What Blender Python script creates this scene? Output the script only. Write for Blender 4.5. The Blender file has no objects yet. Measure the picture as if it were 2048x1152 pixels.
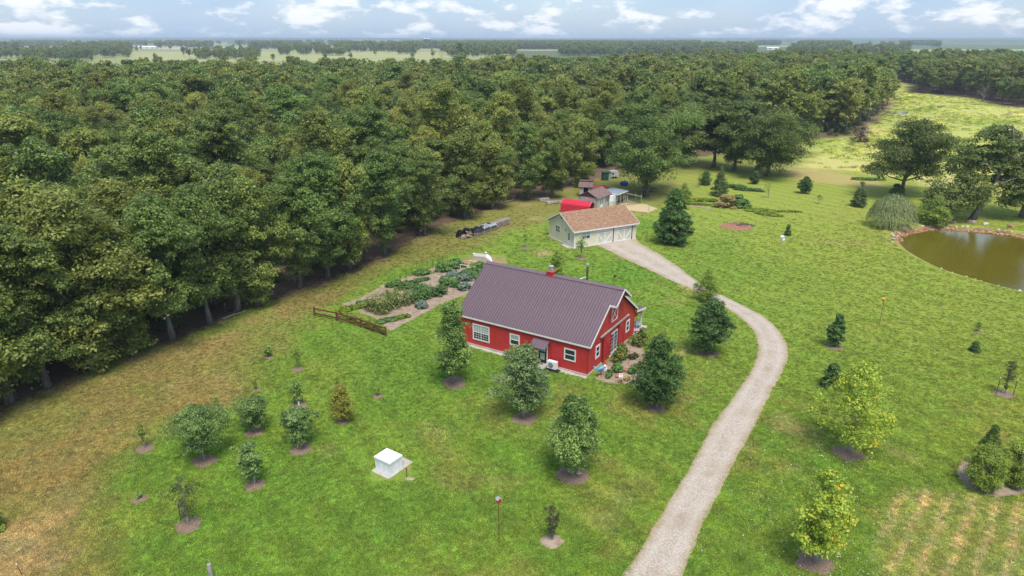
import bpy, math, random
import numpy as np
from mathutils import Vector, Matrix

# ------------------------------------------------------------------ camera, sky, sun, exposure
scene = bpy.context.scene
col = scene.collection
FPX, CXP, CYP, CAMH = 1365.0, 1024.0, 576.0, 30.0      # focal length and centre in photo pixels, drone height in m
PITCH = math.atan(500 / 1365)

cam_data = bpy.data.cameras.new("camera")
cam = bpy.data.objects.new("camera", cam_data)
col.objects.link(cam)
cam.location = (0, 0, CAMH)
cam.rotation_euler = (math.pi / 2 - PITCH, 0, 0)
cam_data.sensor_width = 36.0
cam_data.lens = 36.0 * FPX / 2048.0
cam_data.clip_start = 0.5
cam_data.clip_end = 60000
scene.camera = cam

SUN_EL, SUN_AZ = math.radians(64), math.radians(166)     # azimuth clockwise from +Y: behind the camera, a little to the right
world = bpy.data.worlds.new("World")
scene.world = world
world.use_nodes = True


def build_world():
    nt = world.node_tree
    nt.nodes.clear()
    N, L = nt.nodes.new, nt.links.new
    out = N("ShaderNodeOutputWorld")
    bg = N("ShaderNodeBackground")
    bg.inputs[1].default_value = 0.15
    sky = N("ShaderNodeTexSky")
    sky.sky_type = 'NISHITA'
    sky.sun_disc = False
    sky.sun_elevation = SUN_EL
    sky.sun_rotation = SUN_AZ
    sky.air_density = 1.0
    sky.dust_density = 1.2
    sky.ozone_density = 1.5
    tc = N("ShaderNodeTexCoord")
    mp = N("ShaderNodeMapping")
    mp.inputs['Scale'].default_value = (1, 1, 2.7)
    L(tc.outputs['Generated'], mp.inputs[0])
    n1 = N("ShaderNodeTexNoise")
    n1.inputs['Scale'].default_value = 17.0
    n1.inputs['Detail'].default_value = 7
    n1.inputs['Roughness'].default_value = 0.58
    n1.inputs['Distortion'].default_value = 0.15
    L(mp.outputs[0], n1.inputs[0])
    r1 = N("ShaderNodeValToRGB")
    r1.color_ramp.elements[0].position = 0.505
    r1.color_ramp.elements[1].position = 0.615
    L(n1.outputs['Fac'], r1.inputs[0])
    n2 = N("ShaderNodeTexNoise")            # broad thin veil
    n2.inputs['Scale'].default_value = 4.0
    n2.inputs['Detail'].default_value = 4
    L(mp.outputs[0], n2.inputs[0])
    r2 = N("ShaderNodeValToRGB")
    r2.color_ramp.elements[0].position = 0.35
    r2.color_ramp.elements[0].color = (0.55, 0.55, 0.55, 1)
    r2.color_ramp.elements[1].position = 0.7
    r2.color_ramp.elements[1].color = (0.85, 0.85, 0.85, 1)
    L(n2.outputs['Fac'], r2.inputs[0])
    veil = N("ShaderNodeMixRGB")
    veil.inputs[2].default_value = (1.75, 2.75, 4.25, 1)
    L(r2.outputs[0], veil.inputs[0])
    L(sky.outputs[0], veil.inputs[1])
    sx = N("ShaderNodeSeparateXYZ")           # the air whitens towards the horizon
    L(tc.outputs['Generated'], sx.inputs[0])
    hr = N("ShaderNodeMapRange")
    hr.interpolation_type = 'SMOOTHSTEP'
    hr.inputs['From Min'].default_value, hr.inputs['From Max'].default_value = 0.0, 0.10
    L(sx.outputs['Z'], hr.inputs['Value'])
    vc = N("ShaderNodeMixRGB")
    vc.inputs[1].default_value = (2.1, 2.9, 4.05, 1)
    vc.inputs[2].default_value = (1.3, 2.25, 3.85, 1)
    L(hr.outputs[0], vc.inputs[0])
    L(vc.outputs[0], veil.inputs[2])
    mx = N("ShaderNodeMixRGB")
    mx.inputs[2].default_value = (5.0, 5.05, 5.25, 1)
    sc_ = N("ShaderNodeMath")
    sc_.operation = 'MULTIPLY'
    sc_.inputs[1].default_value = 0.85
    L(r1.outputs[0], sc_.inputs[0])
    L(sc_.outputs[0], mx.inputs[0])
    L(veil.outputs[0], mx.inputs[1])
    L(mx.outputs[0], bg.inputs[0])
    L(bg.outputs[0], out.inputs[0])


build_world()
sun_data = bpy.data.lights.new("sun", 'SUN')
sun_data.energy = 2.7
sun_data.angle = math.radians(24)
sun_data.color = (1.0, 0.95, 0.87)
sun = bpy.data.objects.new("sun", sun_data)
col.objects.link(sun)
sdir = Vector((math.sin(SUN_AZ) * math.cos(SUN_EL), math.cos(SUN_AZ) * math.cos(SUN_EL), math.sin(SUN_EL)))
sun.rotation_euler = sdir.to_track_quat('Z', 'Y').to_euler()
sun.location = (0, -20, 60)

vs = scene.view_settings
vs.view_transform = 'Standard'
vs.look = 'None'
vs.gamma = 1.0
vs.exposure = 0.58
vs.use_curve_mapping = False
cy = scene.cycles
cy.use_denoising = True
cy.denoising_prefilter = 'NONE'
cy.max_bounces = 6
cy.diffuse_bounces = 3
cy.glossy_bounces = 2
cy.transmission_bounces = 3
cy.volume_bounces = 0
cy.transparent_max_bounces = 6
cy.sample_clamp_indirect = 6

rnd = random.Random(7)


# ------------------------------------------------------------------ helpers
def at(u, v, z=0.0):
    """the point at height z that the photo shows at pixel (u, v)"""
    x = (u - CXP) / FPX
    y = -(v - CYP) / FPX
    dy = math.cos(PITCH) + y * math.sin(PITCH)
    dz = -math.sin(PITCH) + y * math.cos(PITCH)
    t = (z - CAMH) / dz
    return Vector((x * t, dy * t, z))


def pix(p):
    x, y, z = p[0], p[1], p[2] - CAMH
    d = y * math.cos(PITCH) - z * math.sin(PITCH)
    w = y * math.sin(PITCH) + z * math.cos(PITCH)
    return CXP + FPX * x / d, CYP - FPX * w / d, d


def height_to(u, v, vt):
    g = at(u, v)
    lo, hi = 0.0, 45.0
    for _ in range(40):
        m = (lo + hi) / 2
        if pix((g.x, g.y, m))[1] > vt:
            lo = m
        else:
            hi = m
    return lo


def prop(o, label=None, cat=None, group=None, kind=None):
    if label:
        o["label"] = label
    if cat:
        o["category"] = cat
    if group:
        o["group"] = group
    if kind:
        o["kind"] = kind
    return o


def link(o, parent=None):
    col.objects.link(o)
    if parent is not None:
        o.parent = parent
    return o


def empty(name, loc=(0, 0, 0), rz=0.0, label=None, cat=None, group=None):
    o = bpy.data.objects.new(name, None)
    o.empty_display_size = 0.3
    o.location = loc
    o.rotation_euler = (0, 0, rz)
    link(o)
    return prop(o, label, cat, group)


class MB:
    """collects boxes, tubes and sheets; build() links them as one mesh object"""

    def __init__(self, fm=None):
        self.v, self.f, self.mi, self.fm = [], [], [], fm

    def add(self, vs_, fs_, mi=0, fm=None):
        fm = fm or self.fm
        b = len(self.v)
        self.v += [tuple(fm(*p)) if fm else tuple(p) for p in vs_]
        self.f += [tuple(i + b for i in f) for f in fs_]
        self.mi += [mi] * len(fs_)
        return self

    def box(self, x0, x1, y0, y1, z0, z1, mi=0, fm=None):
        return self.add([(x0, y0, z0), (x1, y0, z0), (x1, y1, z0), (x0, y1, z0), (x0, y0, z1), (x1, y0, z1), (x1, y1, z1), (x0, y1, z1)],
                        [(0, 3, 2, 1), (4, 5, 6, 7), (0, 1, 5, 4), (1, 2, 6, 5), (2, 3, 7, 6), (3, 0, 4, 7)], mi, fm)

    def bar(self, p, q, w, h=None, mi=0, up=(0, 0, 1)):
        """a square bar from p to q"""
        h = h or w
        p, q = Vector(p), Vector(q)
        d = (q - p).normalized()
        upv = Vector(up)
        if abs(d.dot(upv)) > 0.97:
            upv = Vector((1, 0, 0))
        s = d.cross(upv).normalized() * w / 2
        t = s.cross(d).normalized() * h / 2
        vs_ = [p - s - t, p + s - t, p + s + t, p - s + t, q - s - t, q + s - t, q + s + t, q - s + t]
        return self.add(vs_, [(0, 3, 2, 1), (4, 5, 6, 7), (0, 1, 5, 4), (1, 2, 6, 5), (2, 3, 7, 6), (3, 0, 4, 7)], mi)

    def tube(self, pts, rad, n=6, mi=0):
        pts = [Vector(p) for p in pts]
        if not hasattr(rad, '__len__'):
            rad = [rad] * len(pts)
        vs_, fs_ = [], []
        for i, p in enumerate(pts):
            d = (pts[min(i + 1, len(pts) - 1)] - pts[max(i - 1, 0)]).normalized()
            a = d.cross(Vector((0, 0, 1))) if abs(d.z) < 0.95 else d.cross(Vector((1, 0, 0)))
            a.normalize()
            b = d.cross(a)
            for k in range(n):
                t = 2 * math.pi * k / n
                vs_.append(p + (a * math.cos(t) + b * math.sin(t)) * rad[i])
        for i in range(len(pts) - 1):
            for k in range(n):
                k2 = (k + 1) % n
                fs_.append((i * n + k, i * n + k2, (i + 1) * n + k2, (i + 1) * n + k))
        fs_.append(tuple(range(n - 1, -1, -1)))
        fs_.append(tuple((len(pts) - 1) * n + k for k in range(n)))
        return self.add(vs_, fs_, mi)

    def prism(self, poly, z0, z1, mi=0, fm=None):
        n = len(poly)
        vs_ = [(x, y, z0) for x, y in poly] + [(x, y, z1) for x, y in poly]
        fs_ = [tuple(range(n - 1, -1, -1)), tuple(range(n, 2 * n))]
        fs_ += [(k, (k + 1) % n, n + (k + 1) % n, n + k) for k in range(n)]
        return self.add(vs_, fs_, mi, fm)

    def lathe(self, prof, c=(0, 0, 0), n=12, mi=0, sx=1, sy=1):
        vs_, fs_ = [], []
        for r, z in prof:
            for k in range(n):
                t = 2 * math.pi * k / n
                vs_.append((c[0] + r * math.cos(t) * sx, c[1] + r * math.sin(t) * sy, c[2] + z))
        m = len(prof)
        for i in range(m - 1):
            for k in range(n):
                k2 = (k + 1) % n
                fs_.append((i * n + k, i * n + k2, (i + 1) * n + k2, (i + 1) * n + k))
        fs_.append(tuple(range(n - 1, -1, -1)))
        fs_.append(tuple((m - 1) * n + k for k in range(n)))
        return self.add(vs_, fs_, mi)

    def mesh(self, name, mats, smooth=False):
        me = bpy.data.meshes.new(name)
        me.from_pydata([tuple(p) for p in self.v], [], self.f)
        if not isinstance(mats, (list, tuple)):
            mats = [mats]
        for m in mats:
            me.materials.append(m)
        if len(mats) > 1:
            me.polygons.foreach_set('material_index', self.mi)
        if smooth:
            me.polygons.foreach_set('use_smooth', [True] * len(me.polygons))
        me.update()
        return me

    def build(self, name, mats, parent=None, smooth=False):
        return link(bpy.data.objects.new(name, self.mesh(name, mats, smooth)), parent)


def inst(name, me, parent=None, loc=(0, 0, 0), rot=(0, 0, 0), scale=(1, 1, 1)):
    o = bpy.data.objects.new(name, me)
    o.location, o.rotation_euler, o.scale = loc, rot, scale
    return link(o, parent)


def np_mesh(name, V, F, mats, attrs=None, midx=None, smooth=False):
    """mesh from numpy arrays; F is (n, 4) or (n, 3)"""
    me = bpy.data.meshes.new(name)
    V = np.asarray(V, dtype=np.float32)
    F = np.asarray(F, dtype=np.int32)
    me.vertices.add(len(V))
    me.vertices.foreach_set('co', V.ravel())
    k = F.shape[1]
    me.loops.add(F.size)
    me.loops.foreach_set('vertex_index', F.ravel())
    me.polygons.add(len(F))
    me.polygons.foreach_set('loop_start', np.arange(0, F.size, k, dtype=np.int32))
    me.polygons.foreach_set('loop_total', np.full(len(F), k, dtype=np.int32))
    for m in (mats if isinstance(mats, (list, tuple)) else [mats]):
        me.materials.append(m)
    if midx is not None:
        me.polygons.foreach_set('material_index', np.asarray(midx, dtype=np.int32))
    if smooth:
        me.polygons.foreach_set('use_smooth', np.ones(len(F), dtype=bool))
    me.update(calc_edges=True)
    for an, av in (attrs or {}).items():
        av = np.asarray(av, dtype=np.float32)
        if av.ndim == 1:
            me.attributes.new(an, 'FLOAT', 'POINT').data.foreach_set('value', av)
        else:
            me.attributes.new(an, 'FLOAT_COLOR', 'POINT').data.foreach_set('color', av.ravel())
    return me


_tab = np.random.RandomState(3).rand(256, 256)


def vnoise(x, y, s, seed=0):
    x = np.asarray(x, float) / s + seed * 17.3
    y = np.asarray(y, float) / s + seed * 31.7
    xi, yi = np.floor(x).astype(int), np.floor(y).astype(int)
    fx, fy = x - xi, y - yi
    fx, fy = fx * fx * (3 - 2 * fx), fy * fy * (3 - 2 * fy)
    T = lambda a, b: _tab[a % 256, b % 256]
    return (T(xi, yi) * (1 - fx) + T(xi + 1, yi) * fx) * (1 - fy) + (T(xi, yi + 1) * (1 - fx) + T(xi + 1, yi + 1) * fx) * fy


def fbm(x, y, s, seed=0, o=4):
    r, a, t = 0, 1.0, 0
    for k in range(o):
        r = r + a * vnoise(x, y, s / 2 ** k, seed + k)
        t += a
        a *= 0.55
    return r / t


def sdist(px, py, poly):
    """signed distance to a polygon, positive inside"""
    poly = np.asarray(poly, float)
    px, py = np.asarray(px, float), np.asarray(py, float)
    d = np.full(px.shape, 1e18)
    ins = np.zeros(px.shape, bool)
    n = len(poly)
    for i in range(n):
        ax, ay = poly[i]
        bx, by = poly[(i + 1) % n]
        ex, ey = bx - ax, by - ay
        t = np.clip(((px - ax) * ex + (py - ay) * ey) / (ex * ex + ey * ey + 1e-12), 0, 1)
        d = np.minimum(d, (px - ax - t * ex) ** 2 + (py - ay - t * ey) ** 2)
        c = ((ay > py) != (by > py)) & (px < (bx - ax) * (py - ay) / (by - ay + 1e-12) + ax)
        ins ^= c
    d = np.sqrt(d)
    return np.where(ins, d, -d)


def pxpoly(pts):
    return [tuple(at(u, v)[:2]) for u, v in pts]


def smooth01(x):
    x = np.clip(x, 0, 1)
    return x * x * (3 - 2 * x)


# ------------------------------------------------------------------ materials
def srgb(r, g, b):
    f = lambda c: (c / 255 / 12.92) if c <= 10 else ((c / 255 + 0.055) / 1.055) ** 2.4
    return (f(r), f(g), f(b))


def new_mat(name):
    m = bpy.data.materials.new(name)
    m.use_nodes = True
    nt = m.node_tree
    b = nt.nodes['Principled BSDF']
    return m, nt, b


def mat(name, c, rough=0.7, var=0.15, scale=3.0, bump=0.0, bscale=40.0, metal=0.0, spec=0.4, stretch=(1, 1, 1), c2=None, streak=None):
    """a painted or natural surface: two tones mixed by noise in object space, fine bump"""
    m, nt, b = new_mat(name)
    N, L = nt.nodes.new, nt.links.new
    tc = N("ShaderNodeTexCoord")
    mp = N("ShaderNodeMapping")
    mp.inputs['Scale'].default_value = stretch
    L(tc.outputs['Object'], mp.inputs[0])
    no = N("ShaderNodeTexNoise")
    no.inputs['Scale'].default_value = scale
    no.inputs['Detail'].default_value = 6
    no.inputs['Roughness'].default_value = 0.65
    L(mp.outputs[0], no.inputs[0])
    ra = N("ShaderNodeValToRGB")
    ra.color_ramp.elements[0].position = 0.33
    ra.color_ramp.elements[1].position = 0.67
    lo = tuple(x * (1 - var) for x in c) if c2 is None else c
    hi = tuple(min(1, x * (1 + var)) for x in c) if c2 is None else c2
    ra.color_ramp.elements[0].color = (*lo, 1)
    ra.color_ramp.elements[1].color = (*hi, 1)
    L(no.outputs['Fac'], ra.inputs[0])
    last = ra.outputs[0]
    if streak:
        s2 = N("ShaderNodeMapping")
        s2.inputs['Scale'].default_value = streak[0]
        L(tc.outputs['Object'], s2.inputs[0])
        n2 = N("ShaderNodeTexNoise")
        n2.inputs['Scale'].default_value = 1.0
        n2.inputs['Detail'].default_value = 5
        L(s2.outputs[0], n2.inputs[0])
        r2 = N("ShaderNodeValToRGB")
        r2.color_ramp.elements[0].position = streak[2]
        r2.color_ramp.elements[1].position = streak[2] + 0.15
        L(n2.outputs['Fac'], r2.inputs[0])
        m2 = N("ShaderNodeMixRGB")
        m2.inputs[2].default_value = (*streak[1], 1)
        L(r2.outputs[0], m2.inputs[0])
        L(last, m2.inputs[1])
        last = m2.outputs[0]
    L(last, b.inputs['Base Color'])
    b.inputs['Roughness'].default_value = rough
    b.inputs['Metallic'].default_value = metal
    b.inputs['Specular IOR Level'].default_value = spec
    if bump:
        n3 = N("ShaderNodeTexNoise")
        n3.inputs['Scale'].default_value = bscale
        n3.inputs['Detail'].default_value = 4
        L(mp.outputs[0], n3.inputs[0])
        bp = N("ShaderNodeBump")
        bp.inputs['Strength'].default_value = bump
        bp.inputs['Distance'].default_value = 0.05
        L(n3.outputs['Fac'], bp.inputs['Height'])
        L(bp.outputs[0], b.inputs['Normal'])
    return m


def leaf_mat(name, dark, light, accent=None, acc_from=0.93, objvar=0.25, trans=0.3, rough=0.55, hue=0.0):
    """leaves: tone from the leaf's own 'tint', small change from tree to tree, light passing through"""
    m, nt, b = new_mat(name)
    N, L = nt.nodes.new, nt.links.new
    a = N("ShaderNodeAttribute")
    a.attribute_name = 'tint'
    ra = N("ShaderNodeValToRGB")
    e = ra.color_ramp.elements
    e[0].position, e[0].color = 0.05, (*dark, 1)
    e[1].position, e[1].color = 0.85, (*light, 1)
    if accent:
        k = e.new(acc_from)
        k.color = (*light, 1)
        k = e.new(min(1, acc_from + 0.03))
        k.color = (*accent, 1)
    L(a.outputs['Fac'], ra.inputs[0])
    oi = N("ShaderNodeObjectInfo")
    mr = N("ShaderNodeMapRange")
    mr.inputs['To Min'].default_value = 1 - objvar
    mr.inputs['To Max'].default_value = 1 + objvar
    L(oi.outputs['Random'], mr.inputs['Value'])
    hs = N("ShaderNodeHueSaturation")
    L(mr.outputs[0], hs.inputs['Value'])
    if hue:
        m3 = N("ShaderNodeMath")
        m3.operation = 'MULTIPLY'
        m3.inputs[1].default_value = 7.31
        L(oi.outputs['Random'], m3.inputs[0])
        fr = N("ShaderNodeMath")
        fr.operation = 'FRACT'
        L(m3.outputs[0], fr.inputs[0])
        mh = N("ShaderNodeMapRange")
        mh.inputs['To Min'].default_value = 0.5 - hue * 0.6
        mh.inputs['To Max'].default_value = 0.5 + hue
        L(fr.outputs[0], mh.inputs['Value'])
        L(mh.outputs[0], hs.inputs['Hue'])
    L(ra.outputs[0], hs.inputs['Color'])
    L(hs.outputs[0], b.inputs['Base Color'])
    b.inputs['Roughness'].default_value = rough
    b.inputs['Specular IOR Level'].default_value = 0.3
    tr = N("ShaderNodeBsdfTranslucent")
    L(hs.outputs[0], tr.inputs['Color'])
    mx = N("ShaderNodeMixShader")
    mx.inputs[0].default_value = trans
    L(b.outputs[0], mx.inputs[1])
    L(tr.outputs[0], mx.inputs[2])
    L(mx.outputs[0], nt.nodes['Material Output'].inputs['Surface'])
    return m


def glass_mat(name, c=(0.03, 0.04, 0.045), rough=0.06):
    m, nt, b = new_mat(name)
    b.inputs['Base Color'].default_value = (*c, 1)
    b.inputs['Roughness'].default_value = rough
    b.inputs['Specular IOR Level'].default_value = 0.7
    return m


M = {}
M['red_wall'] = mat('red_wall', (0.50, 0.034, 0.033), 0.55, 0.10, 1.2, 0.08, 30, streak=((2.5, 2.5, 0.25), (0.55, 0.055, 0.05), 0.58))
M['red_trim'] = mat('red_trim', (0.40, 0.024, 0.026), 0.5, 0.1, 2)
M['dark_red'] = mat('dark_red', (0.16, 0.012, 0.014), 0.6, 0.1, 2)
M['white_trim'] = mat('white_trim', (0.74, 0.72, 0.69), 0.5, 0.06, 2)
M['mauve_roof'] = mat('mauve_roof', (0.158, 0.108, 0.125), 0.42, 0.06, 0.5, spec=0.5, streak=((0.6, 0.6, 0.6), (0.185, 0.127, 0.147), 0.55))
M['brown_metal'] = mat('brown_metal', (0.10, 0.062, 0.07), 0.45, 0.1, 2)
M['concrete'] = mat('concrete', (0.46, 0.42, 0.37), 0.9, 0.18, 2.5, 0.3, 30)
M['glass'] = glass_mat('glass')
M['blind_glass'] = glass_mat('blind_glass', (0.36, 0.43, 0.42), 0.15)
M['galv'] = mat('galv', (0.55, 0.57, 0.58), 0.35, 0.12, 3, metal=0.6)
M['black'] = mat('black', (0.018, 0.018, 0.02), 0.6, 0.2, 4)
M['white'] = mat('white', (0.78, 0.78, 0.78), 0.55, 0.04, 2)
M['tan_wall'] = mat('tan_wall', (0.72, 0.655, 0.49), 0.7, 0.06, 1.5)
M['tan_door'] = mat('tan_door', (0.56, 0.53, 0.43), 0.6, 0.05, 2)
M['grey_wall'] = mat('grey_wall', (0.44, 0.41, 0.38), 0.8, 0.14, 2.0, 0.2, 20, streak=((6, 6, 0.4), (0.30, 0.28, 0.26), 0.6))
M['plum'] = mat('plum', (0.13, 0.045, 0.05), 0.7, 0.12, 3)
M['red_metal'] = mat('red_metal', (0.62, 0.022, 0.05), 0.35, 0.06, 1.0, spec=0.5)
M['red_roof'] = mat('red_roof', (0.36, 0.05, 0.06), 0.5, 0.15, 2)
M['bark'] = mat('bark', (0.085, 0.072, 0.06), 0.95, 0.35, 2.5, 0.8, 9, stretch=(2, 2, 0.5), c2=(0.21, 0.19, 0.165))
M['pale_bark'] = mat('pale_bark', (0.19, 0.165, 0.135), 0.9, 0.3, 4, 0.5, 14, c2=(0.36, 0.33, 0.29))
M['grey_wood'] = mat('grey_wood', (0.26, 0.23, 0.205), 0.9, 0.25, 3, 0.5, 14, c2=(0.44, 0.41, 0.37))
M['cedar_wood'] = mat('cedar_wood', (0.15, 0.045, 0.028), 0.75, 0.2, 5, 0.2, 20)
M['rust'] = mat('rust', (0.20, 0.085, 0.045), 0.8, 0.3, 6)
M['steel_post'] = mat('steel_post', (0.07, 0.065, 0.06), 0.7, 0.3, 5)
M['post_tip'] = mat('post_tip', (0.7, 0.7, 0.7), 0.6, 0.05, 5)
M['mulch'] = mat('mulch', (0.13, 0.08, 0.052), 1.0, 0.4, 12, 1.0, 22, c2=(0.33, 0.235, 0.165))
M['soil'] = mat('soil', (0.225, 0.155, 0.105), 1.0, 0.3, 1.3, 0.8, 8, c2=(0.42, 0.325, 0.235))
M['red_soil'] = mat('red_soil', (0.26, 0.115, 0.065), 1.0, 0.25, 2.5, 0.6, 10, c2=(0.36, 0.185, 0.115))
M['straw'] = mat('straw', (0.42, 0.30, 0.15), 1.0, 0.3, 6, 0.8, 20, c2=(0.66, 0.52, 0.32))
M['rock_tan'] = mat('rock_tan', (0.32, 0.21, 0.14), 0.95, 0.3, 4, 0.8, 9, c2=(0.55, 0.42, 0.31))
M['rock_red'] = mat('rock_red', (0.29, 0.125, 0.07), 0.95, 0.3, 4, 0.8, 9, c2=(0.46, 0.24, 0.15))
M['rock_pale'] = mat('rock_pale', (0.46, 0.39, 0.31), 0.95, 0.3, 4, 0.8, 9, c2=(0.66, 0.59, 0.49))
M['blue_paint'] = mat('blue_paint', (0.10, 0.26, 0.42), 0.4, 0.2, 8, c2=(0.22, 0.42, 0.58))
M['tarp_blue'] = mat('tarp_blue', (0.02, 0.08, 0.33), 0.4, 0.15, 3)
M['tarp_grey'] = mat('tarp_grey', (0.13, 0.135, 0.15), 0.45, 0.3, 2, 0.5, 5, c2=(0.36, 0.38, 0.38))
M['tarp_black'] = mat('tarp_black', (0.014, 0.014, 0.018), 0.35, 0.3, 3, 0.6, 4)
M['green_paint'] = mat('green_paint', (0.03, 0.085, 0.06), 0.6, 0.15, 3)
M['pale_green'] = mat('pale_green', (0.30, 0.42, 0.33), 0.6, 0.1, 3)
M['pink'] = mat('pink', (0.72, 0.25, 0.35), 0.6, 0.1, 3)
M['hat_red'] = mat('hat_red', (0.55, 0.03, 0.03), 0.5, 0.1, 3)
M['firewood'] = mat('firewood', (0.16, 0.11, 0.08), 0.95, 0.3, 5, 0.6, 12, c2=(0.50, 0.38, 0.28))
M['ash'] = mat('ash', (0.05, 0.045, 0.045), 1.0, 0.4, 6, 0.8, 8, c2=(0.22, 0.18, 0.16))
M['dead_wood'] = mat('dead_wood', (0.27, 0.235, 0.20), 0.95, 0.2, 4)
M['silo_blue'] = mat('silo_blue', (0.016, 0.026, 0.075), 0.4, 0.15, 0.2)
M['weathered_white'] = mat('weathered_white', (0.78, 0.78, 0.79), 0.65, 0.04, 2, streak=((9, 9, 0.7), (0.50, 0.50, 0.52), 0.56))
M['shed_metal'] = mat('shed_metal', (0.30, 0.34, 0.37), 0.45, 0.2, 2, metal=0.3, c2=(0.42, 0.46, 0.49), streak=((2, 2, 2), (0.30, 0.24, 0.2), 0.64))


def shingle_mat(name, cols, sx=1.0):
    m, nt, b = new_mat(name)
    N, L = nt.nodes.new, nt.links.new
    tc = N("ShaderNodeTexCoord")
    br = N("ShaderNodeTexBrick")
    br.inputs['Scale'].default_value = 1.0
    br.inputs['Brick Width'].default_value = 0.33
    br.inputs['Row Height'].default_value = 0.15
    br.inputs['Mortar Size'].default_value = 0.006
    br.inputs['Bias'].default_value = 0.0
    br.inputs['Color1'].default_value = (0, 0, 0, 1)
    br.inputs['Color2'].default_value = (1, 1, 1, 1)
    br.inputs['Mortar'].default_value = (0.15, 0.15, 0.15, 1)
    L(tc.outputs['UV'], br.inputs['Vector'])
    ra = N("ShaderNodeValToRGB")
    e = ra.color_ramp.elements
    e[0].color = (*cols[0], 1)
    e[1].color = (*cols[-1], 1)
    for i, c in enumerate(cols[1:-1]):
        e.new((i + 1) / (len(cols) - 1)).color = (*c, 1)
    no = N("ShaderNodeTexNoise")
    no.inputs['Scale'].default_value = 7
    no.inputs['Detail'].default_value = 5
    L(tc.outputs['UV'], no.inputs[0])
    ad = N("ShaderNodeMixRGB")
    ad.inputs[0].default_value = 0.45
    L(br.outputs['Color'], ad.inputs[1])
    r3 = N("ShaderNodeValToRGB")
    r3.color_ramp.elements[0].position = 0.3
    r3.color_ramp.elements[1].position = 0.7
    L(no.outputs['Fac'], r3.inputs[0])
    L(r3.outputs[0], ad.inputs[2])
    L(ad.outputs[0], ra.inputs[0])
    L(ra.outputs[0], b.inputs['Base Color'])
    b.inputs['Roughness'].default_value = 0.95
    b.inputs['Specular IOR Level'].default_value = 0.15
    bp = N("ShaderNodeBump")
    bp.inputs['Strength'].default_value = 0.5
    bp.inputs['Distance'].default_value = 0.02
    L(br.outputs['Fac'], bp.inputs['Height'])
    bp.invert = True
    L(bp.outputs[0], b.inputs['Normal'])
    return m


M['tan_shingle'] = shingle_mat('tan_shingle', [(0.15, 0.082, 0.052), (0.30, 0.165, 0.10), (0.36, 0.225, 0.14), (0.50, 0.375, 0.25)])
M['brown_shingle'] = shingle_mat('brown_shingle', [(0.12, 0.075, 0.07), (0.20, 0.13, 0.12), (0.24, 0.165, 0.15), (0.31, 0.23, 0.21)])

M['leaf_oak'] = leaf_mat('leaf_oak', (0.115, 0.152, 0.032), (0.375, 0.415, 0.090), objvar=0.26, hue=0.02, rough=0.42, trans=0.34)
M['leaf_oak_edge'] = leaf_mat('leaf_oak_edge', (0.066, 0.110, 0.026), (0.250, 0.315, 0.078), objvar=0.15, hue=0.015, trans=0.34)
M['leaf_oak_deep'] = leaf_mat('leaf_oak_deep', (0.085, 0.135, 0.030), (0.285, 0.370, 0.086), objvar=0.22, hue=0.015, trans=0.34, rough=0.42)
M['leaf_oak_gold'] = leaf_mat('leaf_oak_gold', (0.12, 0.145, 0.028), (0.41, 0.43, 0.095), objvar=0.2, hue=0.015, trans=0.34, rough=0.42)
M['leaf_maple'] = leaf_mat('leaf_maple', (0.072, 0.140, 0.028), (0.345, 0.465, 0.115), objvar=0.12)
M['leaf_pale'] = leaf_mat('leaf_pale', (0.085, 0.15, 0.045), (0.40, 0.51, 0.19), objvar=0.1)
M['leaf_dense'] = leaf_mat('leaf_dense', (0.040, 0.092, 0.022), (0.165, 0.275, 0.070), objvar=0.08)
M['leaf_grey'] = leaf_mat('leaf_grey', (0.080, 0.145, 0.034), (0.31, 0.43, 0.13), objvar=0.1)
M['leaf_syc'] = leaf_mat('leaf_syc', (0.22, 0.32, 0.035), (0.50, 0.60, 0.07), (0.70, 0.54, 0.05), 0.955, objvar=0.08)
M['leaf_cedar'] = leaf_mat('leaf_cedar', (0.075, 0.125, 0.022), (0.26, 0.35, 0.06), objvar=0.08)
M['leaf_cedar_light'] = leaf_mat('leaf_cedar_light', (0.13, 0.19, 0.028), (0.40, 0.50, 0.08), objvar=0.08)
M['leaf_spruce'] = leaf_mat('leaf_spruce', (0.065, 0.110, 0.035), (0.19, 0.26, 0.08), objvar=0.1)
M['leaf_bright'] = leaf_mat('leaf_bright', (0.14, 0.22, 0.03), (0.36, 0.45, 0.08), objvar=0.1)
M['leaf_willow'] = leaf_mat('leaf_willow', (0.20, 0.25, 0.09), (0.44, 0.49, 0.22), objvar=0.1)
M['leaf_yellow'] = leaf_mat('leaf_yellow', (0.16, 0.17, 0.025), (0.40, 0.37, 0.06), objvar=0.1)
M['leaf_sparse'] = leaf_mat('leaf_sparse', (0.05, 0.05, 0.025), (0.16, 0.17, 0.06), objvar=0.1)
M['leaf_crop'] = leaf_mat('leaf_crop', (0.055, 0.125, 0.035), (0.20, 0.33, 0.085), objvar=0.2)
M['leaf_blue'] = leaf_mat('leaf_blue', (0.10, 0.16, 0.11), (0.30, 0.36, 0.28), objvar=0.1)
M['leaf_corn'] = leaf_mat('leaf_corn', (0.10, 0.155, 0.035), (0.38, 0.40, 0.13), objvar=0.1)
M['leaf_gold'] = leaf_mat('leaf_gold', (0.30, 0.23, 0.07), (0.58, 0.47, 0.20), objvar=0.1)
M['leaf_vine'] = leaf_mat('leaf_vine', (0.12, 0.20, 0.02), (0.32, 0.38, 0.05), objvar=0.1)
M['leaf_flower'] = leaf_mat('leaf_flower', (0.07, 0.14, 0.03), (0.24, 0.32, 0.07), (0.72, 0.42, 0.02), 0.9, objvar=0.1)
M['leaf_dead'] = leaf_mat('leaf_dead', (0.15, 0.10, 0.07), (0.30, 0.22, 0.16), objvar=0.1)
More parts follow.
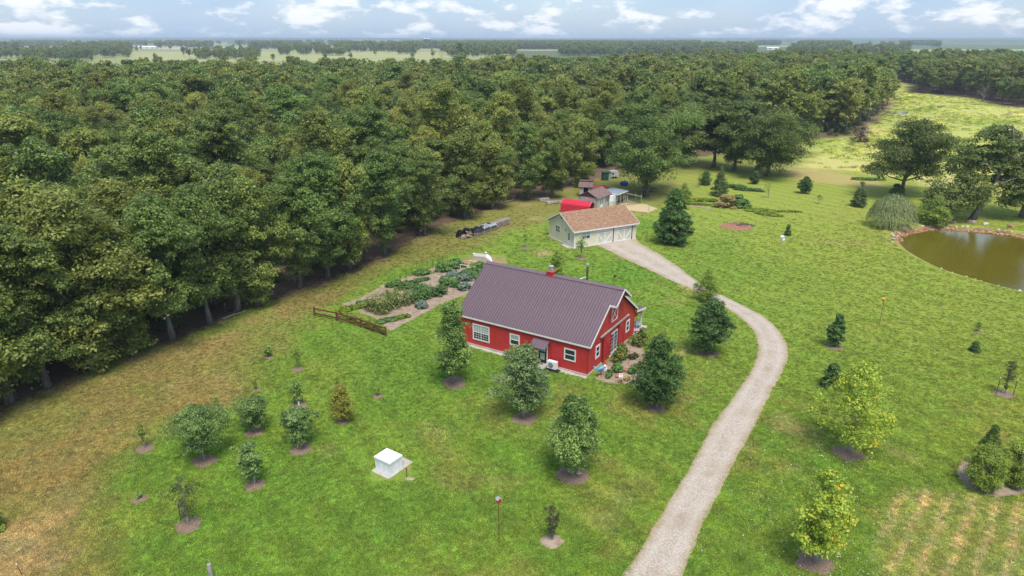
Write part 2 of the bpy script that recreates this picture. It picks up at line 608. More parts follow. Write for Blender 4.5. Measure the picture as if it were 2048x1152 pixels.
M['leaf_fallen'] = leaf_mat('leaf_fallen', (0.36, 0.28, 0.13), (0.62, 0.54, 0.36), objvar=0.0, trans=0.1)


# ------------------------------------------------------------------ the land
EDGE_PX = [(-260, 960), (-140, 890), (0, 822), (95, 775), (195, 735), (345, 676), (480, 620), (600, 574), (700, 540), (790, 500), (870, 455), (940, 430),
           (1010, 405), (1100, 388), (1150, 368), (1215, 350), (1300, 335), (1400, 312), (1500, 297), (1600, 280), (1700, 272), (1745, 245), (1785, 210),
           (1778, 190), (1764, 161), (1824, 167), (1829, 187), (1884, 191), (1949, 196), (1994, 212), (2048, 216), (2500, 246)]
FOREST = pxpoly(EDGE_PX) + [(760, 700), (380, 700), (200, 640), (60, 520), (-20, 455), (-90, 420), (-170, 430), (-240, 400), (-330, 420), (-560, 380), (-420, 60), (-120, 10)]
EDGE_ONLY = pxpoly(EDGE_PX)

POND_PX = [(1797, 480), (1800, 470), (1822, 462), (1850, 457), (1890, 455), (1950, 459), (2000, 465), (2048, 471), (2140, 490), (2230, 530), (2260, 580),
           (2200, 610), (2120, 600), (2048, 580), (1990, 566), (1940, 552), (1900, 540), (1870, 528), (1840, 513), (1812, 496)]
POND = pxpoly(POND_PX)

DRIVE_L = [(1235, 1160), (1290, 1075), (1345, 985), (1400, 893), (1429, 840), (1477, 777), (1503, 739), (1517, 696), (1510, 667), (1486, 640), (1448, 614),
           (1395, 585), (1340, 560), (1290, 537), (1245, 517), (1212, 499), (1192, 490)]
DRIVE_R = [(1366, 1160), (1400, 1074), (1429, 1012), (1462, 945), (1501, 873), (1529, 816), (1563, 753), (1579, 715), (1577, 691), (1558, 657), (1529, 633),
           (1490, 612), (1440, 588), (1388, 558), (1355, 530), (1318, 506), (1285, 487), (1271, 477.5)]


def make_ground():
    def axis(fine0, fine1, step, lo, hi, g):
        a = list(np.arange(fine0, fine1, step))
        s, x = step, a[-1]
        while x < hi:
            s *= g
            x += s
            a.append(min(x, hi))
        s, x = step, a[0]
        pre = []
        while x > lo:
            s *= g
            x -= s
            pre.append(max(x, lo))
        return np.array(pre[::-1] + a)
    xs = axis(-62, 98, 0.5, -13000, 13000, 1.06)
    ys = axis(30, 150, 0.5, -150, 13000, 1.035)
    X, Y = np.meshgrid(xs, ys)
    x, y = X.ravel(), Y.ravel()
    # albedos
    def C(*c):
        return np.array(c)[None, :]
    lush, mid, yell = C(0.150, 0.234, 0.033), C(0.190, 0.256, 0.039), C(0.240, 0.272, 0.046)
    dry, meadow, litter = C(0.275, 0.207, 0.073), C(0.385, 0.385, 0.105), C(0.135, 0.092, 0.062)
    n_big, n_mid, n_sm = fbm(x, y, 26, 1), fbm(x, y, 7, 5), fbm(x, y, 2.0, 9, 3)

    def mix(c, d, w):
        w = np.clip(w, 0, 1)[:, None]
        return c * (1 - w) + d * w
    c = np.repeat(lush, len(x), 0)
    c = mix(c, mid, smooth01((n_mid - 0.30) * 2.2))
    right = smooth01((x - 16 - (y - 60) * 0.10) / 30)
    far = smooth01((y - 85) / 60)
    c = mix(c, yell, np.clip(0.75 * right + 0.55 * far, 0, 0.9) * smooth01(0.25 + 1.3 * n_big))
    # worn and sun-dried places in the lawn
    c = mix(c, dry, 0.45 * smooth01((fbm(x, y, 11, 21) - 0.60) * 7) * smooth01((n_sm - 0.3) * 2.5))
    # mowing lines
    c *= (1 + 0.07 * np.sin((x * 0.82 + y * 0.57) * 2 * np.pi / 3.1 + 2.5 * n_big))[:, None]
    fe = sdist(x, y, FOREST)
    jit = (fbm(x, y, 9, 33) - 0.5) * 9 + (n_sm - 0.5) * 3.0
    brown = sdist(x, y, pxpoly([(-300, 960), (0, 800), (110, 770), (300, 690), (480, 625), (620, 570), (680, 590), (610, 645), (560, 700), (520, 755), (450, 800),
                                (345, 845), (280, 920), (215, 1000), (165, 1060), (150, 1180), (-300, 1250)]))
    c = mix(c, dry, 0.90 * smooth01((brown + jit * 1.1) / 8 + 0.42) * (0.72 + 0.28 * smooth01((fbm(x, y, 4.5, 37) - .33) * 5)))
    c = mix(c, C(0.20, 0.165, 0.05), 0.75 * smooth01((sdist(x, y, pxpoly([(560, 600), (700, 535), (870, 450), (1010, 400), (1150, 365), (1130, 410), (1090, 440), (1010, 470),
                                                                    (950, 500), (890, 515), (800, 535), (700, 585), (620, 640)])) + jit * 0.5) / 4 + 0.5))
    c = mix(c, C(0.18, 0.145, 0.05), 0.6 * smooth01((sdist(x, y, pxpoly([(1130, 395), (1200, 350), (1330, 340), (1360, 380), (1320, 420), (1290, 395)])) + jit * 0.4) / 3 + 0.5))
    # olive ground under the park oaks and the tan strip behind them
    c = mix(c, C(0.17, 0.17, 0.045), 0.7 * smooth01((sdist(x, y, pxpoly([(1300, 340), (1500, 296), (1640, 280), (1660, 330), (1640, 350), (1560, 352), (1460, 345), (1360, 350)])) + jit * 0.4) / 4 + 0.5))
    c = mix(c, C(0.38, 0.29, 0.11), 0.8 * smooth01((sdist(x, y, pxpoly([(1560, 338), (1620, 338), (1700, 350), (1770, 368), (1745, 378), (1660, 368), (1590, 358)])) + jit * 0.35) / 4 + 0.5))
    md = sdist(x, y, pxpoly([(1610, 334), (1640, 285), (1700, 276), (1745, 248), (1792, 208), (1760, 158), (1830, 160), (1900, 185), (2048, 205), (2500, 230), (2600, 420), (2200, 440),
                             (2048, 405), (1900, 378), (1760, 352)]))
    mw = smooth01((md + jit) / 7 + 0.5)
    mcol = meadow * (1 + 0.0 * x[:, None])
    mcol = mix(mcol, C(0.275, 0.310, 0.065), smooth01((fbm(x, y, 16, 41) - 0.50) * 6))
    mcol = mix(mcol, C(0.47, 0.40, 0.15), 0.6 * smooth01((fbm(x, y, 34, 45) - 0.55) * 8))
    c = mix(c, mcol, mw)
    # rows of raked straw in the near right corner
    hay = sdist(x, y, pxpoly([(1752, 1300), (1758, 1085), (1775, 1010), (1830, 985), (1960, 1000), (2080, 1005), (2300, 1020), (2300, 1300)]))
    hw = smooth01((hay + jit * 0.25) / 1.6 + 0.5)
    rows = 0.5 + 0.5 * np.sin((x - y * 0.85 + .6 * fbm(x, y, 4, 51)) * 2 * np.pi / 1.7)
    c = mix(c, C(0.27, 0.275, 0.075), 0.8 * hw)
    c = mix(c, C(0.43, 0.345, 0.17), hw * smooth01((rows * 1.1 + fbm(x, y, .9, 55) * .55 + fbm(x, y, 6, 57) * 0.35 - 1.2) * 3.5) * 0.8)
    # leaf litter in the wood and bare earth along its edge
    c = mix(c, litter * (0.8 + 0.5 * n_sm)[:, None], smooth01((fe + (n_mid - 0.5) * 3 + 1.4) / 1.6))
    c = mix(c, C(0.26, 0.175, 0.115), 0.6 * smooth01(1 - np.abs(fe + 1.2) / 1.3) * (n_sm > 0.52) * (x < 20))
    # bare sandy places: (u, v, radius m, strength)
    for u, v, r, s in [(1082, 506, 2.6, .8), (1070, 437, 1.6, .7), (1050, 410, 2.2, .5), (1240, 515, 1.2, .5), (1375, 575, 1.4, .7), (1350, 605, 1.5, .3), (1565, 850, 1.6, .6), (1610, 865, 1.2, .5), (1800, 910, 1.6, .5),
                       (15, 1130, 4.2, 1.0), (40, 1060, 2.8, .8), (130, 1000, 2.4, .35), (540, 395, 3, .3), (690, 640, 1.2, .4), (1365, 704, 1.3, .6), (1395, 710, 0.9, .6), (860, 870, 2.0, .35), (1010, 970, 1.6, .3),
                       (1200, 1040, 1.4, .4), (1240, 1000, 1.2, .35), (1370, 800, 1.1, .3), (440, 755, 1.2, .45), (335, 780, 1.4, .4), (640, 905, 1.2, .3), (1930, 470, 2.0, .4)]:
        g = at(u, v)
        dd = np.hypot(x - g.x, y - g.y) + (n_sm - 0.5) * r * 1.4
        c = mix(c, C(0.36, 0.28, 0.13), s * .75 * smooth01((r - dd) / (0.6 * r) ))
    # darker, greener spots in the grass, by the buildings and beside the large sycamore
    for u, v, r, s in [(900, 740, 5, .5), (1250, 560, 10, .5), (1050, 900, 8, .4), (1300, 450, 8, .6), (1640, 920, 4, .5), (1180, 480, 5, .5)]:
        g = at(u, v)
        c = mix(c, C(0.095, 0.215, 0.022), s * smooth01((r - np.hypot(x - g.x, y - g.y)) / r))
    # pond
    pd = sdist(x, y, POND)
    bank = smooth01(1 - np.abs(pd - 0.1) / 1.1)
    c = mix(c, C(0.34, 0.17, 0.095), 0.9 * bank * smooth01((y - 98) / 5 + (x < 74)))
    c = mix(c, C(0.05, 0.045, 0.012), smooth01((pd - 0.6) / 1.0))
    # distance: wooded and farmed land
    fw = smooth01((y - 380) / 120) * smooth01((fe * -1 - 2) / 8) * (md < 0)
    c = mix(c, np.where((x < 0)[:, None], C(0.235, 0.245, 0.085), C(0.10, 0.125, 0.045)), np.maximum(fw, smooth01((np.abs(x) - 700) / 300)))
    z = (fbm(x, y, 14, 61) - 0.5) * 0.25 * smooth01((fe * -1) / 10) * (y < 200) * smooth01((-pd - 1.5) / 6)
    z = np.where(np.abs(x) < 60, z * 0.35, z) * 0.5
    z = z - 0.75 * smooth01((pd + 0.9) / 2.2)
    bankrise = smooth01(1 - np.abs(pd + 2.2) / 1.6) * 0.28 * smooth01((y - 100) / 6)
    z = z + bankrise
    V = np.stack([x, y, z], 1)
    ny, nx = X.shape
    i = np.arange(ny - 1)[:, None] * nx + np.arange(nx - 1)[None, :]
    F = np.stack([i, i + 1, i + 1 + nx, i + nx], -1).reshape(-1, 4)
    col4 = np.concatenate([np.clip(c, 0.004, 1), np.ones((len(x), 1))], 1)
    m, nt, b = new_mat('ground_cover')
    N, L = nt.nodes.new, nt.links.new
    a = N("ShaderNodeAttribute")
    a.attribute_name = 'cover'
    tc = N("ShaderNodeTexCoord")

    def noise(sc, det, r=0.6):
        n = N("ShaderNodeTexNoise")
        n.inputs['Scale'].default_value = sc
        n.inputs['Detail'].default_value = det
        n.inputs['Roughness'].default_value = r
        L(tc.outputs['Object'], n.inputs[0])
        return n
    n1, n2, n3 = noise(9.0, 3, 0.75), noise(1.7, 4), noise(0.35, 3)
    r1 = N("ShaderNodeMapRange")
    r1.inputs['From Min'].default_value, r1.inputs['From Max'].default_value = 0.25, 0.75
    r1.inputs['To Min'].default_value, r1.inputs['To Max'].default_value = 0.66, 1.62
    L(n1.outputs['Fac'], r1.inputs['Value'])
    r2 = N("ShaderNodeMapRange")
    r2.inputs['From Min'].default_value, r2.inputs['From Max'].default_value = 0.25, 0.75
    r2.inputs['To Min'].default_value, r2.inputs['To Max'].default_value = 0.92, 1.08
    L(n2.outputs['Fac'], r2.inputs['Value'])
    mu = N("ShaderNodeMath")
    mu.operation = 'MULTIPLY'
    L(r1.outputs[0], mu.inputs[0])
    L(r2.outputs[0], mu.inputs[1])
    hs = N("ShaderNodeHueSaturation")
    rh = N("ShaderNodeMapRange")
    rh.inputs['From Min'].default_value, rh.inputs['From Max'].default_value = 0.3, 0.7
    rh.inputs['To Min'].default_value, rh.inputs['To Max'].default_value = 0.494, 0.507
    L(n3.outputs['Fac'], rh.inputs['Value'])
    L(rh.outputs[0], hs.inputs['Hue'])
    L(mu.outputs[0], hs.inputs['Value'])
    L(a.outputs['Color'], hs.inputs['Color'])
    L(hs.outputs[0], b.inputs['Base Color'])
    b.inputs['Roughness'].default_value = 0.95
    b.inputs['Specular IOR Level'].default_value = 0.1
    bp = N("ShaderNodeBump")
    bp.inputs['Strength'].default_value = 0.7
    bp.inputs['Distance'].default_value = 0.12
    L(n1.outputs['Fac'], bp.inputs['Height'])
    L(bp.outputs[0], b.inputs['Normal'])
    me = np_mesh('ground', V, F, m, {'cover': col4}, smooth=True)
    g = prop(link(bpy.data.objects.new('ground', me)), kind='structure')
    return g, (xs, ys, c.reshape(ny, nx, 3), z.reshape(ny, nx))


ground, GRID = make_ground()


def grid_lookup(px, py):
    xs, ys, cc, zz = GRID
    i = np.clip(np.searchsorted(ys, py) - 1, 0, len(ys) - 2)
    j = np.clip(np.searchsorted(xs, px) - 1, 0, len(xs) - 2)
    fx = np.clip((px - xs[j]) / (xs[j + 1] - xs[j]), 0, 1)
    fy = np.clip((py - ys[i]) / (ys[i + 1] - ys[i]), 0, 1)
    zi = (zz[i, j] * (1 - fx) + zz[i, j + 1] * fx) * (1 - fy) + (zz[i + 1, j] * (1 - fx) + zz[i + 1, j + 1] * fx) * fy
    return cc[i, j], zi


def gz(x, y):
    return float(grid_lookup(np.array([x]), np.array([y]))[1][0])


def on(u, v):
    p = at(u, v)
    p.z = gz(p.x, p.y)
    return p


SHEETS = []


def sheet(name, poly, m, lift=0.02, step=0.6, rough=0.25, dome=0.0, kind='structure', thick=0.06):
    """a patch of loose ground laid on the land: irregular outline, slightly raised, with a real edge"""
    poly = [Vector((p[0], p[1])) for p in poly]
    if lift > -.5:
        SHEETS.append([tuple(p) for p in poly])
    out = []
    n = len(poly)
    r = random.Random(len(name) * 7 + n)
    for i in range(n):
        a, b = poly[i], poly[(i + 1) % n]
        k = max(1, int((b - a).length / step))
        for j in range(k):
            p = a.lerp(b, j / k)
            d = (b - a).normalized() if (b - a).length > 1e-6 else Vector((1, 0))
            nrm = Vector((d.y, -d.x))
            out.append(p + nrm * r.uniform(-rough, rough))
    area = sum(out[i].x * out[(i + 1) % len(out)].y - out[(i + 1) % len(out)].x * out[i].y for i in range(len(out)))
    if area < 0:
        out.reverse()
    vs_ = [(p.x, p.y, gz(p.x, p.y) + lift) for p in out] + [(p.x, p.y, gz(p.x, p.y) - thick) for p in out]
    m_ = len(out)
    fs_ = [(i, m_ + i, m_ + (i + 1) % m_, (i + 1) % m_) for i in range(m_)]
    mb = MB()
    if dome:
        c = sum((Vector(v) for v in vs_[:m_]), Vector()) / m_
        vs2 = []
        for p in vs_[:m_]:
            q = c.lerp(Vector(p), 0.55)
            vs2.append((q.x, q.y, gz(q.x, q.y) + lift + dome * r.uniform(0.7, 1.0)))
        b0 = len(vs_)
        vs_ += vs2 + [(c.x, c.y, gz(c.x, c.y) + lift + dome)]
        fs_ += [(i, (i + 1) % m_, b0 + (i + 1) % m_, b0 + i) for i in range(m_)]
        fs_ += [(b0 + i, b0 + (i + 1) % m_, b0 + m_) for i in range(m_)]
        mb.add(vs_, fs_)
    else:
        fs_.append(tuple(range(m_)))
        mb.add(vs_, fs_)
    o = mb.build(name, m)
    if kind:
        o["kind"] = kind
    return o


# gravel drive
def gravel_mat():
    m, nt, b = new_mat('gravel')
    N, L = nt.nodes.new, nt.links.new
    tc = N("ShaderNodeTexCoord")
    vo = N("ShaderNodeTexVoronoi")
    vo.inputs['Scale'].default_value = 17
    L(tc.outputs['Object'], vo.inputs[0])
    ra = N("ShaderNodeValToRGB")
    e = ra.color_ramp.elements
    e[0].color, e[1].color = (0.34, 0.272, 0.205, 1), (0.63, 0.54, 0.44, 1)
    sp = N("ShaderNodeSeparateColor")
    L(vo.outputs['Color'], sp.inputs[0])
    L(sp.outputs[0], ra.inputs[0])
    no = N("ShaderNodeTexNoise")
    no.inputs['Scale'].default_value = 0.5
    no.inputs['Detail'].default_value = 6
    L(tc.outputs['Object'], no.inputs[0])
    r2 = N("ShaderNodeValToRGB")
    r2.color_ramp.elements[0].position, r2.color_ramp.elements[1].position = 0.48, 0.72
    L(no.outputs['Fac'], r2.inputs[0])
    mx = N("ShaderNodeMixRGB")
    mx.inputs[2].default_value = (0.36, 0.275, 0.18, 1)
    ms = N("ShaderNodeMath")
    ms.operation = 'MULTIPLY'
    ms.inputs[1].default_value = 0.6
    L(r2.outputs[0], ms.inputs[0])
    L(ms.outputs[0], mx.inputs[0])
    L(ra.outputs[0], mx.inputs[1])
    # tan dust towards the edges of the drive
    ed = N("ShaderNodeAttribute")
    ed.attribute_name = 'edge'
    ad = N("ShaderNodeMath")
    ad.operation = 'MULTIPLY'
    L(ed.outputs['Fac'], ad.inputs[0])
    L(no.outputs['Fac'], ad.inputs[1])
    m3 = N("ShaderNodeMixRGB")
    m3.inputs[2].default_value = (0.40, 0.285, 0.16, 1)
    L(ad.outputs[0], m3.inputs[0])
    L(mx.outputs[0], m3.inputs[1])
    tk = N("ShaderNodeAttribute")
    tk.attribute_name = 'track'
    m4 = N("ShaderNodeMixRGB")
    m4.inputs[2].default_value = (0.66, 0.585, 0.50, 1)
    L(tk.outputs['Fac'], m4.inputs[0])
    L(m3.outputs[0], m4.inputs[1])
    L(m4.outputs[0], b.inputs['Base Color'])
    b.inputs['Roughness'].default_value = 0.95
    b.inputs['Specular IOR Level'].default_value = 0.15
    bp = N("ShaderNodeBump")
    bp.inputs['Strength'].default_value = 0.8
    bp.inputs['Distance'].default_value = 0.06
    L(vo.outputs['Distance'], bp.inputs['Height'])
    bp.invert = True
    L(bp.outputs[0], b.inputs['Normal'])
    return m


M['gravel'] = gravel_mat()


def resample(pts, n):
    pts = [Vector(p) for p in pts]
    # smooth the polyline (Chaikin) and resample evenly
    for _ in range(3):
        q = [pts[0]]
        for a, b in zip(pts, pts[1:]):
            q += [a.lerp(b, 0.25), a.lerp(b, 0.75)]
        q.append(pts[-1])
        pts = q
    L_ = [0]
    for a, b in zip(pts, pts[1:]):
        L_.append(L_[-1] + (b - a).length)
    out, k = [], 0
    for i in range(n):
        t = L_[-1] * i / (n - 1)
        while k < len(pts) - 2 and L_[k + 1] < t:
            k += 1
        f = (t - L_[k]) / max(1e-9, L_[k + 1] - L_[k])
        out.append(pts[k].lerp(pts[k + 1], f))
    return out


def make_drive():
    n, w = 240, 22
    A = resample([at(*p) for p in DRIVE_L], n)
    B = resample([at(*p) for p in DRIVE_R], n)
    V, Eg, Tk = [], [], []
    for i in range(n):
        ja = (fbm(i * 1.0, 3.0, 3, 71) - 0.5) * 0.11 + (fbm(i * 1.0, 3.0, 14, 73) - 0.5) * 0.10
        jb = (fbm(i * 1.0, 9.0, 3, 75) - 0.5) * 0.11 + (fbm(i * 1.0, 9.0, 14, 77) - 0.5) * 0.10
        for j in range(w):
            f = j / (w - 1)
            f2 = ja + f * (1 + jb - ja)
            p = A[i].lerp(B[i], f2)
            z = 0.028 + 0.02 * math.sin(f * math.pi) - (0.09 if j in (0, w - 1) else 0)
            V.append((p.x, p.y, gz(p.x, p.y) + z))
            Eg.append(max(0, 1.5 - 7.0 * min(f, 1 - f)))
            Tk.append(.24 * (math.exp(-((f - .28) / .1) ** 2) + math.exp(-((f - .72) / .1) ** 2)) * float(.4 + .9 * fbm(i * 1.0, 5.0, 12, 79)))
    F = [(i * w + j, i * w + j + 1, (i + 1) * w + j + 1, (i + 1) * w + j) for i in range(n - 1) for j in range(w - 1)]
    me = np_mesh('driveway', np.array(V), np.array(F), M['gravel'], {'edge': np.array(Eg), 'track': np.array(Tk)})
    prop(link(bpy.data.objects.new('driveway', me)), kind='structure')


make_drive()


# pond water, its bank and stones
def make_pond():
    m, nt, b = new_mat('pond_water')
    N, L = nt.nodes.new, nt.links.new
    tc = N("ShaderNodeTexCoord")
    no = N("ShaderNodeTexNoise")
    no.inputs['Scale'].default_value = 0.16
    no.inputs['Detail'].default_value = 3
    L(tc.outputs['Object'], no.inputs[0])
    ra = N("ShaderNodeValToRGB")
    ra.color_ramp.elements[0].color = (0.098, 0.080, 0.006, 1)
    ra.color_ramp.elements[1].color = (0.135, 0.113, 0.009, 1)
    L(no.outputs['Fac'], ra.inputs[0])
    L(ra.outputs[0], b.inputs['Base Color'])
    b.inputs['Roughness'].default_value = 0.07
    b.inputs['IOR'].default_value = 1.33
    b.inputs['Specular IOR Level'].default_value = 0.9
    n2 = N("ShaderNodeTexNoise")
    n2.inputs['Scale'].default_value = 3.5
    n2.inputs['Detail'].default_value = 3
    L(tc.outputs['Object'], n2.inputs[0])
    bp = N("ShaderNodeBump")
    bp.inputs['Strength'].default_value = 0.28
    bp.inputs['Distance'].default_value = 0.05
    L(n2.outputs['Fac'], bp.inputs['Height'])
    L(bp.outputs[0], b.inputs['Normal'])
    pl = resample([Vector((*p, 0)) for p in POND + [POND[0]]], 160)[:-1]
    ctr = sum(pl, Vector()) / len(pl)
    mb = MB()
    out = [ctr + (p - ctr) * 1.02 for p in pl]
    mb.add([(p.x, p.y, -0.30) for p in out] + [(p.x, p.y, -0.6) for p in out],
           [tuple(range(len(out) - 1, -1, -1))] + [(i, (i + 1) % len(out), len(out) + (i + 1) % len(out), len(out) + i) for i in range(len(out))])
    w = mb.build('pond_water', m)
    w.data.flip_normals()
    w["kind"] = "structure"
    # stones: a few shapes shared by many
    def rock(seed, mt):
        r = np.random.RandomState(seed)
        import bmesh
        bm = bmesh.new()
        bmesh.ops.create_icosphere(bm, subdivisions=1, radius=1)
        ax = r.normal(size=(5, 3))
        ax /= np.linalg.norm(ax, axis=1)[:, None]
        for v in bm.verts:
            p = np.array(v.co)
            for a_ in ax:
                d = p @ a_
                if d > 0.62:
                    p = p - a_ * (d - 0.62)
            p *= 1 + r.uniform(-0.1, 0.1)
            v.co = p * np.array([1, 0.8, 0.55])
        me = bpy.data.meshes.new('stone')
        bm.to_mesh(me)
        bm.free()
        me.materials.append(mt)
        return me
    global ROCKS
    ROCKS = {k: [rock(s + i * 13, M['rock_' + k]) for s in range(3)] for i, k in enumerate(('red', 'tan', 'pale'))}
    bank = sheet('pond_bank', [(p.x, p.y) for p in [ctr + (q - ctr) * 1.0 for q in pl]], M['red_soil'], lift=-0.9, step=3, rough=0.1)
    r = random.Random(5)
    cnt = 0
    n = len(pl)
    for i in range(n):
        p, q = pl[i], pl[(i + 1) % n]
        d = (q - p).normalized()
        nv = Vector((-d.y, d.x, 0))
        if nv.dot(ctr - p) > 0:
            nv = -nv
        u, v, _ = pix((p.x, p.y, 0))
        if u > 2080:
            continue
        upper = v < 486 if u > 1830 else v < 500
        k = 6 if upper else 1
        for _ in range(k):
            if cnt > 290 or (not upper and r.random() < 0.45):
                continue
            off = r.uniform(-0.5, 1.3) if upper else r.uniform(-0.15, 0.5)
            s = r.uniform(0.16, 0.42) if upper else r.uniform(0.14, 0.36)
            pos = p.lerp(q, r.random()) + nv * off
            kind = r.choice(['red', 'red', 'tan', 'red']) if upper else r.choice(['pale', 'tan', 'pale'])
            if off > 0.95:
                kind = r.choice(['tan', 'pale'])
            o = inst('stone', ROCKS[kind][r.randrange(3)], bank, (pos.x, pos.y, max(gz(pos.x, pos.y), -0.33) + 0.06 * s), (r.uniform(-.3, .3), r.uniform(-.3, .3), r.uniform(0, 6.3)), (s, s, s))
            cnt += 1
    for u, v, s, k in [(1806, 458, .8, 'tan'), (1812, 455, .5, 'red'), (1798, 467, .45, 'tan'), (1786, 473, .4, 'pale'), (1787, 479, .42, 'tan'), (1784, 486, .3, 'pale')]:
        pos = at(u, v)
        inst('stone', ROCKS[k][0], bank, (pos.x, pos.y, gz(pos.x, pos.y) + 0.1), (0, 0, r.uniform(0, 6)), (s, s, s))
    for u, v, s, k, lab in [(1939, 445, .8, 'tan', 'tan boulder beside a grey one on the grass above the pond'), (1946, 444.5, .75, 'pale', 'greyish boulder beside a tan one on the grass above the pond'),
                            (1971, 449, .8, 'pale', 'lone pale boulder on grass between pond and leaning oak'), (2021, 454, .8, 'red', 'reddish boulder on the grass at far right above the pond'),
                            (1899, 446, .55, 'red', 'small red rock on bank beside the bright shrub'), (1907, 447.5, .55, 'tan', 'small tan rock just above the red pond bank')]:
        pos = on(u, v)
        o = inst('boulder', ROCKS[k][1], None, (pos.x, pos.y, pos.z + 0.12), (0, 0, u), (s, s, s))
        prop(o, lab, 'rock', 'boulders above the pond')


make_pond()


# ------------------------------------------------------------------ trees
def unit(a):
    return a / (np.linalg.norm(a, axis=1)[:, None] + 1e-9)


def leaves(P, Nn, size, rng, asp=0.55, fold=0.18, along=None):
    """one folded diamond per leaf; returns vertices and faces"""
    n = len(P)
    r = unit(rng.normal(size=(n, 3))) if along is None else along
    t = unit(r - Nn * np.sum(r * Nn, 1)[:, None])
    b = np.cross(Nn, t)
    s = (size * rng.uniform(0.6, 1.35, n))[:, None]
    V = np.stack([P - t * s, P - b * s * asp + Nn * s * fold, P + t * s, P + b * s * asp + Nn * s * fold], 1).reshape(-1, 3)
    F = np.arange(n * 4).reshape(-1, 4)
    return V, F


PROF = {
    'oak': lambda t: np.sqrt(np.clip(1 - np.abs(2.05 * (t - 0.46)) ** 2.3, 0.02, 1)),
    'egg': lambda t: np.clip(np.sin(np.pi * np.clip(t, 0.02, 1) ** 0.62), 0.08, 1) ** 0.75,
    'cone': lambda t: np.clip((1 - t) ** 0.85 * (0.72 + 0.28 * np.minimum(1, t / 0.12)), 0.03, 1),
    'pear': lambda t: np.clip(np.sin(np.pi * np.clip(t * 0.93 + 0.05, 0, 1) ** 0.52), 0.06, 1) ** 0.85,
    'round': lambda t: np.sqrt(np.clip(1 - (2 * (t - 0.5)) ** 2, 0.03, 1)),
    'vase': lambda t: np.clip(0.25 + 0.95 * np.sin(np.pi * np.clip(t, 0, 1) ** 1.15 * 0.86), 0.1, 1),
    'dome': lambda t: np.sqrt(np.clip(1 - t ** 2.2, 0.02, 1)),
}


def crown(rng, prof, z0, z1, R, ncl, rc, nl, size, flat=0.75, inner=0.35, asp=0.55, lob=0.22, up=0.78, lean=(0, 0), open_=0.0, sub=0, subr=0.42):
    pf = PROF[prof]
    ts = np.linspace(0.01, 0.99, 80)
    wt = pf(ts)
    wt = wt / wt.sum()
    t = rng.choice(ts, ncl, p=wt) + rng.uniform(-.006, .006, ncl)
    an = rng.uniform(0, 2 * np.pi, ncl)
    ph = rng.uniform(0, 6.28, 4)
    lobe = 1 + lob * (np.sin(2 * an + ph[0] + 3 * t) + 0.8 * np.sin(3 * an + ph[1] - 4 * t)) * 0.6
    rr = R * pf(t) * lobe * np.sqrt(rng.uniform(inner ** 2, 1, ncl))
    rcs = rc * rng.uniform(0.65, 1.3, ncl)
    rr = np.maximum(rr - rcs * (1.0 if sub else 0.55), 0)
    cz = z0 + (z1 - z0) * t
    C = np.stack([rr * np.cos(an) + lean[0] * t, rr * np.sin(an) + lean[1] * t, np.minimum(cz, z1 - rcs * flat * (1.15 if sub else 0.9))], 1)
    ctint = np.clip(rng.normal(0.5, 0.17, ncl), 0, 1)
    keep = rng.uniform(size=ncl) >= open_
    C, rcs, ctint = C[keep], rcs[keep], ctint[keep]
    ncl = len(C)
    if sub:                                   # every bough carries its own smaller sprays
        dd = unit(rng.normal(size=(ncl * sub, 3)))
        fl = (dd[:, 2] < -.1) & (rng.uniform(size=len(dd)) < .8)
        dd[fl, 2] *= -1
        bi = np.repeat(np.arange(ncl), sub)
        C = C[bi] + dd * (rcs[bi] * rng.uniform(.55, .95, len(bi)))[:, None] * np.array([1, 1, flat])
        rcs = rcs[bi] * subr * rng.uniform(.7, 1.3, len(bi))
        ctint = np.clip(ctint[bi] + rng.normal(0, .12, len(bi)), 0, 1)
        ncl = len(C)
    d = unit(rng.normal(size=(ncl * nl, 3)))
    flip = (d[:, 2] < 0) & (rng.uniform(size=len(d)) < up)
    d[flip, 2] *= -1
    ci = np.repeat(np.arange(ncl), nl)
    # each clump is itself uneven: a few sprays stick out
    spr = 1 + 0.28 * np.sin(d[:, 0] * 5 + ci * 1.7) * np.sin(d[:, 1] * 5 + ci * 2.3)
    rad = rcs[ci] * np.sqrt(rng.uniform(0.25, 1.05, len(d))) * spr
    P = C[ci] + d * rad[:, None] * np.array([1, 1, flat])
    Nn = unit(d * 0.75 + np.array([0, 0, 0.35]) + rng.normal(size=d.shape) * 0.42)
    V, F = leaves(P, Nn, size, rng, asp)
    tint = np.clip(ctint[ci] + rng.normal(0, 0.22, len(d)), 0, 1)
    return V, F, np.repeat(tint, 4), C


def trunk_mesh(name, rng, h, r0, C, nlimb, mt, top=0.8, lean=(0, 0), sides=7, wob=0.04):
    mb = MB()
    k = 6
    pts, rad = [], []
    for i in range(k + 1):
        f = i / k
        pts.append(Vector((lean[0] * f + rng.normal() * wob * h * 0.25 * (i > 0), lean[1] * f + rng.normal() * wob * h * 0.25 * (i > 0), -0.25 + (h * top + 0.25) * f)))
        rad.append(r0 * ((1 - 0.82 * f) + (0.55 * max(0, 1 - f * 7))))
    mb.tube(pts, rad, sides)
    if len(C):
        idx = rng.choice(len(C), min(nlimb, len(C)), replace=False)
        for j in idx:
            c = Vector(C[j])
            f = min(0.9, max(0.16, (c.z / (h * top)) * rng.uniform(0.42, 0.75)))
            s = f * k
            a = pts[int(s)].lerp(pts[min(k, int(s) + 1)], s - int(s))
            ra = r0 * (1 - 0.82 * f) * 0.55
            mid = a.lerp(c, 0.5) + Vector((rng.normal(), rng.normal(), rng.normal() + 0.8)) * 0.05 * (c - a).length
            mb.tube([a, mid, c], [ra, ra * 0.6, ra * 0.18], 5)
    return mb.mesh(name, mt, smooth=True)


